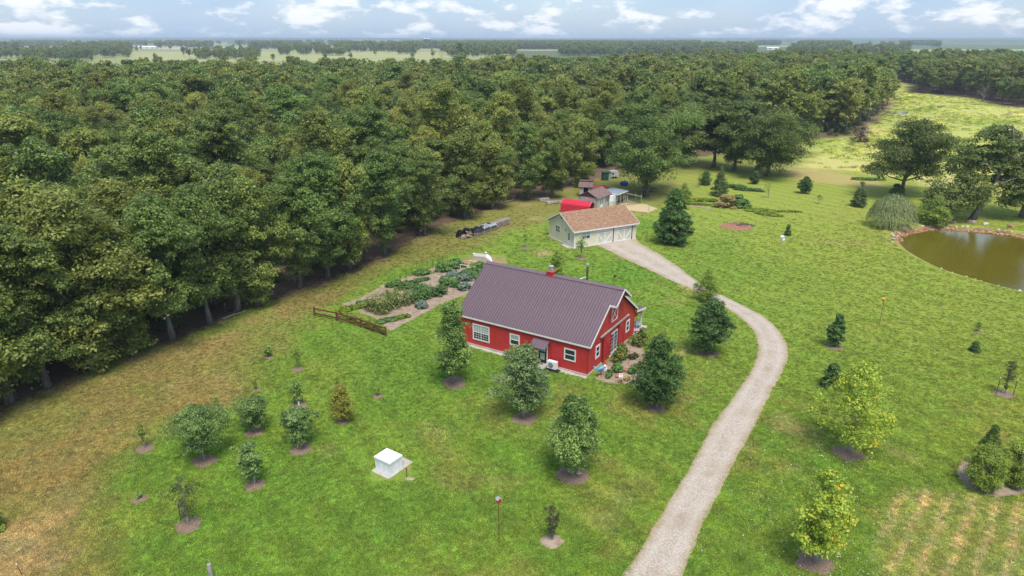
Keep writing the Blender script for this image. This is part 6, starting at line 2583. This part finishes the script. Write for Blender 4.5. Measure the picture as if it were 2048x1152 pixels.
    m.box(-.2, .2, -.02, .02, .05, .5)
    o = m.build('board', M['white'], e)
    o.rotation_euler = (-.5, .2, 0)
    m = MB()
    m.box(-.16, .16, -.03, -.021, .3, .46)
    o = m.build('picture', M['pink'], e)
    o.rotation_euler = (-.5, .2, 0)
    post('plant_hook', *E_(555, 740), 2.0, 'steel_post', 'thin dark plant hook stake in the flower bed', 'stake', .02)
    p = hloc(14.5, 13.2)
    o = MB().lathe([(.28, 0), (.36, .12), (.3, .2), (.1, .22)], (0, 0, 0), 10).build('patio_cushion', M['pink'])
    o.location = hloc(14.6, 11.9, .125)
    prop(o, 'pink cushion on the porch slab', 'cushion')
    e = empty('patio_chair', hloc(14.6, 13.0, .12), HANG + .6, 'pale garden chair on the porch slab by the white post', 'chair')
    m = MB()
    m.box(-.25, .25, -.25, .25, .4, .45)
    m.build('seat', M['galv'], e)
    m = MB()
    m.box(-.25, .25, .22, .27, .45, .95)
    m.build('backrest', M['galv'], e)
    for sx in (-1, 1):
        for sy in (-1, 1):
            m = MB()
            m.bar((sx * .22, sy * .22, 0), (sx * .22, sy * .22, .4), .04)
            m.build('leg', M['galv'], e)
    # white guard round the orchard sapling, stones at the near maple
    g = on(598, 812)
    o = MB().lathe([(.07, 0), (.07, .45)], (0, 0, 0), 8).build('trunk_guard', M['white'])
    o.location = g
    prop(o, 'white plastic trunk guard round the staked orchard sapling', 'trunk guard')
    for u, v, s, lab in [(1158, 948, .28, 'grey stone at the right of the mulch under the broad maple'), (1139, 945, .2, 'small grey stone in the mulch under the broad maple')]:
        p = on(u, v)
        prop(inst('garden_rock', ROCKS['pale'][1], None, (p.x, p.y, .1), (0, 0, 1), (s, s, s)), lab, 'rock')


house_bed()


def dirt_patches():
    sheet('dirt_patch', pxpoly([(1434, 452), (1450, 447), (1470, 444), (1490, 447), (1500, 453), (1510, 457), (1495, 461), (1475, 461), (1450, 457)]), M['red_soil'], .02, .7, .15, dome=.05)
    g = on(1486, 450)
    rng = np.random.RandomState(6)
    mb = MB()
    for k in range(46):
        a, r = rng.uniform(0, 6.28), rng.uniform(0, 1.6)
        p = Vector((r * math.cos(a) * 1.3, r * math.sin(a) * .8, rng.uniform(.03, .22)))
        t = rng.uniform(0, 6.28)
        mb.tube([p, p + Vector((math.cos(t), math.sin(t), rng.uniform(-.1, .25))) * rng.uniform(.3, .8)], [.06, .03], 4)
    o = mb.build('burn_pile', M['ash'])
    o.location = g
    prop(o, 'charred brush remains on the red dirt patch', 'burn pile')
    # golden grass clump, green clump and the flower beds beyond
    leaf_clump('golden_grass', 1452, 414, 2.3, 1.9, 2.3, 'leaf_gold', 60, .26, 'golden ornamental grass clump beyond the dirt patch', 'grass clump', None, .25)
    leaf_clump('green_shrub', 1478, 414, 2.0, 1.8, 2.2, 'leaf_crop', 60, .2, 'dark green leafy clump joined to the golden grass', 'shrub', None, .5)
    for u, v, rx, ry, h, leaf, lab, rz in [(1512, 422, 3.2, 1.6, .5, 'leaf_vine', 'low bright green vine bed, left half, right of the golden grass', -.4), (1538, 430, 3.0, 1.4, .5, 'leaf_crop', 'low bright green vine bed, right half, right of the golden grass', -.4), (1545, 423, 2.6, .7, .3, 'leaf_vine', 'thin strip of weeds behind the low vine bed', -.3),
                                           (1405, 403, 4.0, 1.0, .8, 'leaf_vine', 'strip of tall weeds left of the golden grass', -.15), (1392, 410, 2.8, .7, .35, 'leaf_vine', 'low weeds beside the stone edging near the pear tree', -.1),
                                           (1470, 376, 3.4, 1.0, 1.0, 'leaf_crop', 'low hedge beyond the bushy conifer, left half', -.35), (1500, 382, 4.0, .9, .8, 'leaf_crop', 'low hedge beyond the bushy conifer, right half', -.35),
                                           (1730, 360, 4.0, 1.2, .6, 'leaf_crop', 'dark weedy strip at the edge of the meadow', -.2), (1580, 424, 2.6, .5, .25, 'leaf_crop', 'faint weedy line in the lawn beyond the vine bed', -.2)]:
        leaf_clump('low_planting', u, v, rx * .85, ry * .8, h * .7, 'leaf_vine' if h < .6 else leaf, 44, .2, lab, 'plant', 'low planting beyond the dirt patch', .5, rz=rz)
    sheet('garden_path', pxpoly([(1380, 410), (1400, 412), (1425, 416), (1424, 418.5), (1400, 415), (1378, 412.5)]), M['soil'], .02, .6, .1)
    r = random.Random(4)
    # fallen leaves below the sycamores
    rng = np.random.RandomState(9)
    P = []
    for (u, v, n, sx, sy) in [(1590, 1040, 190, 2.6, 3.2), (1640, 1110, 90, 1.6, 1.2), (1650, 930, 90, 2.6, 1.6), (1710, 915, 60, 1.5, 1.2)]:
        g = at(u, v)
        for _ in range(n):
            P.append((g.x + rng.normal() * sx, g.y + rng.normal() * sy, .07))
    P = np.array(P)
    V, F = leaves(P, unit(np.array([[0, 0, 1.0]] * len(P)) + rng.normal(size=P.shape) * .2), .055, rng, .8, .1)
    o = link(bpy.data.objects.new('fallen_leaves', np_mesh('fallen_leaves', V, F, M['leaf_fallen'], {'tint': np.repeat(rng.uniform(0, 1, len(P)), 4)})))
    prop(o, 'pale fallen leaves scattered on the lawn under the sycamores', 'leaves', kind='stuff')
    # fallen branches at the edge of the wood
    for k, (u, v, L_, rz, lab) in enumerate([(212, 712, 4.0, .35, 'fallen pale log behind the trunk at the left edge of the wood'), (236, 704, 3.2, .5, 'fallen bare branch on the leaf litter near the left trunk'), (445, 640, 2.6, .7, 'short fallen branch on the ground at the edge of the wood'), (1000, 408, 3.0, .6, 'thin fallen branch behind the firewood stack')]):
        p = on(u, v)
        e = empty('fallen_branch', p, rz, lab, 'branch')
        m = MB()
        m.tube([(0, 0, .12), (L_ * .5, .15, .25), (L_, 0, .4)], [.12, .09, .03], 6)
        m.build('stem', M['dead_wood'], e)
        m = MB()
        m.tube([(L_ * .4, .1, .2), (L_ * .7, .7, .5)], [.05, .02], 5)
        m.tube([(L_ * .6, .1, .28), (L_ * .95, -.5, .6)], [.04, .015], 5)
        m.build('twig', M['dead_wood'], e)
    # small pool of water in the meadow
    o = sheet('puddle', pxpoly([(1770, 224), (1790, 222), (1815, 224), (1812, 229), (1785, 229)]), glass_mat('puddle_water', (.05, .06, .04), .08), .03, 2.0, .5)


dirt_patches()


# ------------------------------------------------------------------ underbrush and grass (nobody could count them)
def scatter(name, label, cat, src_objs, X, Y, Z, S, cover=None, seed=0):
    rng = np.random.RandomState(seed)
    src = bpy.data.collections.new(name + '_sources')
    for o in src_objs:
        src.objects.link(o)
    me = bpy.data.meshes.new(name)
    n = len(X)
    me.vertices.add(n)
    me.vertices.foreach_set('co', np.stack([X, Y, Z], 1).astype(np.float32).ravel())
    me.attributes.new('scl', 'FLOAT', 'POINT').data.foreach_set('value', np.asarray(S, dtype=np.float32))
    me.attributes.new('rot', 'FLOAT', 'POINT').data.foreach_set('value', rng.uniform(0, 6.28, n).astype(np.float32))
    me.attributes.new('idx', 'INT', 'POINT').data.foreach_set('value', rng.randint(0, len(src_objs), n).astype(np.int32))
    if cover is not None:
        me.attributes.new('cover', 'FLOAT_COLOR', 'POINT').data.foreach_set('color', np.concatenate([cover, np.ones((n, 1))], 1).astype(np.float32).ravel())
    me.update()
    o = link(bpy.data.objects.new(name, me))
    prop(o, label, cat, kind='stuff')
    instancer(o, src)
    return o


def underbrush():
    rng = np.random.RandomState(31)
    objs = []
    for k in range(4):
        V, F, T, C = crown(np.random.RandomState(400 + k), 'dome', 0, 2.2, 1.7, 30, .55, 45, .17, .9, .2, lob=.3)
        objs.append(bpy.data.objects.new('underbrush_source', np_mesh('underbrush', V, F, M['leaf_oak_edge'], {'tint': T})))
    x = rng.uniform(-140, 190, 60000)
    y = rng.uniform(20, 330, 60000)
    d = sdist(x, y, FOREST)
    keep = (d > 1.4) & (d < 16) & (np.abs(x) < y * .86 + 12) & (rng.uniform(size=len(x)) < np.where(d < 6, .11, .05))
    x, y, d = x[keep], y[keep], d[keep]
    scatter('underbrush', 'dark underbrush below the trees along the edge of the wood', 'underbrush', objs, x, y, np.zeros(len(x)), rng.uniform(.35, 1.0, len(x)) * np.clip(.45 + d / 8, .4, 1.3))


underbrush()


def lawn_grass():
    rng = np.random.RandomState(77)
    m, nt, b = new_mat('grass_blade')
    N, L = nt.nodes.new, nt.links.new
    a = N("ShaderNodeAttribute")
    a.attribute_type = 'INSTANCER'
    a.attribute_name = 'cover'
    oi = N("ShaderNodeObjectInfo")
    mr = N("ShaderNodeMapRange")
    mr.inputs['To Min'].default_value, mr.inputs['To Max'].default_value = .55, 1.65
    L(oi.outputs['Random'], mr.inputs['Value'])
    hs = N("ShaderNodeHueSaturation")
    L(mr.outputs[0], hs.inputs['Value'])
    L(a.outputs['Color'], hs.inputs['Color'])
    L(hs.outputs[0], b.inputs['Base Color'])
    b.inputs['Roughness'].default_value = .8
    b.inputs['Specular IOR Level'].default_value = .2
    tr = N("ShaderNodeBsdfTranslucent")
    L(hs.outputs[0], tr.inputs['Color'])
    mx = N("ShaderNodeMixShader")
    mx.inputs[0].default_value = .45
    L(b.outputs[0], mx.inputs[1])
    L(tr.outputs[0], mx.inputs[2])
    L(mx.outputs[0], nt.nodes['Material Output'].inputs['Surface'])
    objs = []
    for k in range(5):
        r = np.random.RandomState(k)
        n = 16
        P = np.stack([r.normal(size=n) * .13, r.normal(size=n) * .13, r.uniform(.01, .05, n)], 1)
        al = unit(np.stack([r.normal(size=n) * .8, r.normal(size=n) * .8, r.uniform(.25, 1, n)], 1))
        Nn = unit(np.cross(al, unit(r.normal(size=(n, 3)))))
        V, F = leaves(P, Nn, .075, r, .3, .1, along=al)
        objs.append(bpy.data.objects.new('grass_source', np_mesh('grass_tuft', V, F, m)))
    n = 300000
    # denser near the camera: even in the picture, not on the ground
    u = rng.uniform(-20, 2068, n)
    v = rng.uniform(0, 1, n) ** .8 * (1165 - 330) + 330
    yv = -(v - CYP) / FPX
    dz = -math.sin(PITCH) + yv * math.cos(PITCH)
    t = -CAMH / dz
    x, y = (u - CXP) / FPX * t, (math.cos(PITCH) + yv * math.sin(PITCH)) * t
    ok = (sdist(x, y, FOREST) < 1.0) & (sdist(x, y, POND) < -1.0) & (rng.uniform(size=n) > smooth01((y - 95) / 45))
    x, y = x[ok], y[ok]
    polys = list(SHEETS) + [[tuple(at(*p)[:2]) for p in DRIVE_L] + [tuple(at(*p)[:2]) for p in reversed(DRIVE_R)]]
    polys.append([tuple(hloc(*p)[:2]) for p in [(-.2, -.5), (15.6, -.3), (15.4, 14.2), (-.2, 14.2)]])
    ga = math.radians(26.5)
    polys.append([(9.41 + px_ * math.cos(ga) - py_ * math.sin(ga), 99.49 + px_ * math.sin(ga) + py_ * math.cos(ga)) for px_, py_ in [(-1.1, -.5), (11.6, -.5), (11.6, 8), (-.4, 8)]])
    polys.append([(-10.5, 41.4), (-7.3, 41.3), (-7.2, 43.4), (-10.2, 43.9)])
    polys.append([(-8, 90.2), (-.8, 90.2), (-.8, 96), (-8, 96)])
    keep = np.ones(len(x), bool)
    for pl in polys:
        q = np.array(pl)
        bb = (x > q[:, 0].min() - .5) & (x < q[:, 0].max() + .5) & (y > q[:, 1].min() - .5) & (y < q[:, 1].max() + .5)
        if bb.any():
            idx = np.nonzero(bb)[0]
            keep[idx] &= sdist(x[idx], y[idx], pl) < (-.02 + .1 * rng.uniform(size=len(idx)) if len(pl) < 30 else .5 * rng.uniform(size=len(idx)) ** 2 * fbm(x[idx], y[idx], 1.5, 131, 2) * 1.6)
    x, y = x[keep], y[keep]
    cc, zz = grid_lookup(x, y)
    grain_lift = (.72 + .56 * fbm(x, y, .35, 111, 2)) * (.92 + .16 * fbm(x, y, 1.9, 117, 2)) * (1 + .16 * smooth01((62 - y) / 20))  # grain, with nearer tufts coloured lighter to offset their self-shadowing
    cov = cc * 1.5 * (grain_lift * rng.uniform(.8, 1.2, len(x)))[:, None]
    hu = (fbm(x, y, 1.1, 123, 2) - .5)[:, None]
    cov = np.clip(cov * (1 + hu * np.array([[.28, .05, -.05]])), 0, 1)
    dry = rng.uniform(size=len(x)) < .06
    cov[dry] = cov[dry] * .4 + np.array([.42, .35, .14]) * .6
    sc = rng.uniform(.65, 1.1, len(x)) * np.clip(y / 90, .8, 1.15)
    scatter('lawn_grass', 'short mown grass covering the yard', 'grass', objs, x, y, zz, sc, cov, 5)
    print('grass tufts', len(x))


lawn_grass()


# ------------------------------------------------------------------ far country
def far_country():
    def field(u0, u1, v0, v1, c, c2):
        mt = mat('field_cover', c, 1.0, .1, .004, c2=c2)
        r = random.Random(int(u0 + v0))
        pts = [at(u0, v1), at((u0 + u1) / 2, v1 + r.uniform(-.4, .4)), at(u1, v1), at(u1 + r.uniform(-8, 8), (v0 + v1) / 2), at(u1 - 5, v0), at((u0 + u1) / 2, v0 + r.uniform(-.2, .2)), at(u0 + 6, v0)]
        m = MB()
        k = len(pts)
        m.add([(p.x, p.y, .5) for p in pts] + [(p.x, p.y, -.2) for p in pts], [tuple(range(k))] + [(i, k + i, k + (i + 1) % k, (i + 1) % k) for i in range(k)])
        o = m.build('field', mt)
        o["kind"] = "structure"
    yel, tan, grn, pal = (.30, .31, .11), (.37, .33, .23), (.14, .25, .07), (.36, .37, .17)
    for a in [(255, 880, 104, 124, yel, (.36, .36, .14)), (-120, 130, 92.6, 96.5, tan, pal), (315, 700, 93.5, 99.5, tan, (.42, .37, .28)), (400, 575, 89.8, 92.4, grn, (.18, .32, .08)), (575, 712, 89.5, 92.5, pal, yel),
              (700, 870, 92.2, 96, grn, pal), (700, 880, 96.3, 101, yel, pal), (-50, 130, 84, 86.5, tan, pal), (250, 700, 84.6, 86.2, pal, tan), (-60, 420, 81.6, 82.8, pal, yel), (480, 900, 82.0, 83.2, tan, pal), (1180, 1380, 81.8, 82.9, pal, grn), (1620, 2080, 82.0, 83.0, pal, tan), (1030, 1120, 99.5, 101.5, yel, pal), (1398, 1512, 84.2, 86.6, pal, yel), (1508, 1578, 91, 94.2, grn, pal),
              (1812, 2120, 99, 105.8, (.24, .32, .12), pal), (1878, 2120, 85.4, 88, pal, yel), (885, 985, 105, 117, yel, pal), (1558, 1602, 86, 88, pal, yel)]:
        field(*a)

    def long_house(name, u0, u1, v, h, wall, roof, label, cat, dep=14, group=None):
        a, b = at(u0, v), at(u1, v)
        L_ = (b - a).length
        e = empty(name, a, 0, label, cat, group)
        m = MB()
        m.box(0, L_, 0, dep, 0, h)
        m.build('wall', M[wall], e)
        m = MB(lambda x, y, z: (z, x, y))
        m.prism([(-.6, h), (dep + .6, h), (dep / 2, h + dep * .22)], -.5, L_ + .5)
        m.build('roof', M[roof], e)
        n = max(1, int(L_ / 14))
        for k in range(n):
            m = MB()
            m.box(L_ * (k + .3) / n, L_ * (k + .7) / n, -.06, -.01, h * .3, h * .75)
            m.build('window', M['glass'], e)
    pg = 'long white poultry houses'
    for u0, u1, v, lab in [(117, 160, 97.5, 'long white poultry house, front row, leftmost'), (199, 227, 96.8, 'white poultry house, front row, second'), (230, 261, 97.0, 'white poultry house, front row, third'), (265, 311, 97.4, 'long white poultry house, front row, rightmost'),
                           (124, 173, 84.6, 'long pale poultry house, far row on the left'), (199, 256, 85.0, 'long pale poultry house, far row on the right')]:
        long_house('poultry_house', u0, u1, v, 4.2, 'white', 'white', lab, 'poultry house', 14, pg)
    for u0, u1, v, h, wl, rf, lab in [(641, 675, 99.2, 3.5, 'white_trim', 'galv', 'long low pale shed among the far fields'), (700, 772, 92.8, 4.5, 'tan_wall', 'tan_door', 'long tan-roofed barn left of the blue silos'), (803, 814, 100.5, 4, 'white', 'white', 'small white farmhouse below the blue silos'),
                                      (868, 880, 96.5, 4, 'white_trim', 'white', 'pale hooped shed right of the blue silos'), (588, 600, 86.2, 6, 'white', 'white', 'white house, left of three on the far wooded ridge'), (630, 640, 86.2, 6, 'white', 'white', 'white house, middle of three on the far wooded ridge'), (655, 664, 86.6, 6, 'white', 'white', 'white house, right of three on the far wooded ridge'),
                                      (1402, 1414, 86.4, 6, 'white', 'white', 'white farm building at the left of the far right fields'), (1424, 1434, 86.4, 6, 'white', 'white', 'small white building beside the far right fields'), (1534, 1558, 99.5, 4.5, 'white', 'white', 'white barn standing in a green field on the right'), (1980, 1998, 86.2, 7, 'white_trim', 'galv', 'pale barn far off near the right edge'),
                                      (15, 26, 93.8, 5, 'white_trim', 'galv', 'pale farm shed at the far left among trees')]:
        long_house('farm_building', u0, u1, v, h, wl, rf, lab, 'farm building', 10)
    for u, v, vt, lab in [(850.5, 96, 76.5, 'dark blue silo, left of the pair on the horizon'), (858.5, 96, 77, 'dark blue silo, right of the pair on the horizon')]:
        g = at(u, v)
        h = height_to(u, v, vt)
        R = 3.4 * g.y / FPX
        e = empty('silo', g, 0, lab, 'silo', 'pair of blue silos')
        MB().lathe([(R, 0), (R, h * .93)], (0, 0, 0), 20).build('barrel', M['silo_blue'], e, smooth=False)
        MB().lathe([(R * 1.02, h * .931), (R * .8, h * .97), (R * .2, h)], (0, 0, 0), 20).build('dome', M['white_trim'], e)
    # three tall bare-stemmed pines
    for u, lab in [(915, 'tall bare-stemmed pine beyond the wood, left of three'), (919.5, 'tall bare-stemmed pine beyond the wood, middle of three'), (923, 'tall bare-stemmed pine beyond the wood, right of three')]:
        g = at(u, 126)
        e = empty('pine_tree', g, 0, lab, 'tree', 'tall pines beyond the wood')
        r = np.random.RandomState(int(u))
        V, F, T, C = crown(r, 'round', 14, 24, 4.2, 34, 1.3, 50, .4, .6, .2, lob=.4)
        MB().tube([(0, 0, 0), (0, 0, 20)], [.4, .2], 6).build('trunk', M['pale_bark'], e)
        inst('crown', np_mesh('crown', V, F, M['leaf_oak_edge'], {'tint': T}), e)
    # wooded ridges at the horizon: bumpy canopy surfaces
    rng = np.random.RandomState(15)
    for k, (y0, dep, h, step) in enumerate([(3900, 500, 15, 9), (5000, 700, 19, 12), (6600, 900, 27, 15), (8800, 1200, 36, 20)]):
        nx = int(1.75 * y0 / step)
        ny = 8
        xs = (np.arange(nx) - nx / 2) * step
        X, Y = np.meshgrid(xs, np.linspace(0, dep, ny))
        base = h * (.62 + .6 * fbm(X[0], X[0] * 0, 900, 80 + k)) * (1 + .10 * (X[0] < -.2 * y0))
        Z = base[None, :] * np.clip(.7 + .3 * np.linspace(0, 1, ny), 0, 1)[:, None] + (rng.uniform(size=X.shape) - .5) * 7.5 + (fbm(X, Y, 60, 90 + k) - .5) * 9
        if k < 2:
            Z = np.where(fbm(X, Y * 0, 420, 99 + k) > np.where(X < 100, .47, .60), -1.0, Z)
        Z[0] = -1
        Y = Y + y0 + (fbm(X, X * 0, 500, 95 + k) - .5) * 300
        i = np.arange(ny - 1)[:, None] * nx + np.arange(nx - 1)[None]
        F = np.stack([i, i + 1, i + 1 + nx, i + nx], -1).reshape(-1, 4)
        V = np.stack([X.ravel(), Y.ravel(), Z.ravel()], 1)
        me = np_mesh('wooded_ridge', V, F, M['leaf_oak_edge'], {'tint': rng.uniform(.1, .7, len(V))})
        o = link(bpy.data.objects.new('wooded_ridge', me))
        prop(o, ['nearest strip of wooded ridge below the horizon', 'second strip of wooded ridge below the horizon', 'third strip of wooded ridge near the horizon', 'farthest wooded ridge line on the horizon'][k], 'ridge', kind='stuff')


far_country()

# the air: pale even haze round everything
hm = bpy.data.materials.new('haze')
hm.use_nodes = True
hn = hm.node_tree
hn.nodes.clear()
ho = hn.nodes.new('ShaderNodeOutputMaterial')
hv = hn.nodes.new('ShaderNodeVolumePrincipled')
hv.inputs['Color'].default_value = (0.74, 0.87, 1.0, 1)
hv.inputs['Density'].default_value = 0.00015
hv.inputs['Anisotropy'].default_value = 0.0
hn.links.new(hv.outputs[0], ho.inputs['Volume'])
hz = MB().box(-13600, 13600, -400, 13600, -2.5, 62).build('haze', hm)
hz["kind"] = "stuff"


def meadow_tussocks():
    rng = np.random.RandomState(91)
    m = bpy.data.materials['grass_blade']
    objs = []
    for k in range(4):
        r = np.random.RandomState(50 + k)
        n = 22
        P = np.stack([r.normal(size=n) * .4, r.normal(size=n) * .4, r.uniform(.05, .3, n)], 1)
        al = unit(np.stack([r.normal(size=n) * .7, r.normal(size=n) * .7, r.uniform(.4, 1, n)], 1))
        Nn = unit(np.cross(al, unit(r.normal(size=(n, 3)))))
        V, F = leaves(P, Nn, .28, r, .3, .1, along=al)
        objs.append(bpy.data.objects.new('tussock_source', np_mesh('tussock', V, F, m)))
    n = 60000
    x, y = rng.uniform(50, 330, n), rng.uniform(125, 420, n)
    md = sdist(x, y, pxpoly([(1610, 334), (1640, 285), (1700, 276), (1745, 248), (1792, 208), (1760, 158), (1830, 160), (1900, 185), (2048, 205), (2300, 215), (2300, 430), (2048, 420), (1900, 378), (1760, 352)]))
    ok = (md > 0) & (sdist(x, y, FOREST) < 0) & (sdist(x, y, POND) < -4) & (rng.uniform(size=n) < np.clip((fbm(x, y, 12, 3) - .35) * 2.2, .06, .6))
    x, y = x[ok], y[ok]
    cc, zz = grid_lookup(x, y)
    cov = np.clip(cc * 1.65 * rng.uniform(.75, 1.2, (len(x), 1)), 0, 1)
    g = rng.uniform(size=len(x)) < .15
    cov[g] = cov[g] * np.array([.7, .9, .65])
    scatter('meadow_grass', 'rough yellow-green grass of the meadow beyond the pond', 'grass', objs, x, y, zz, rng.uniform(.6, 1.3, len(x)), cov, 6)


meadow_tussocks()
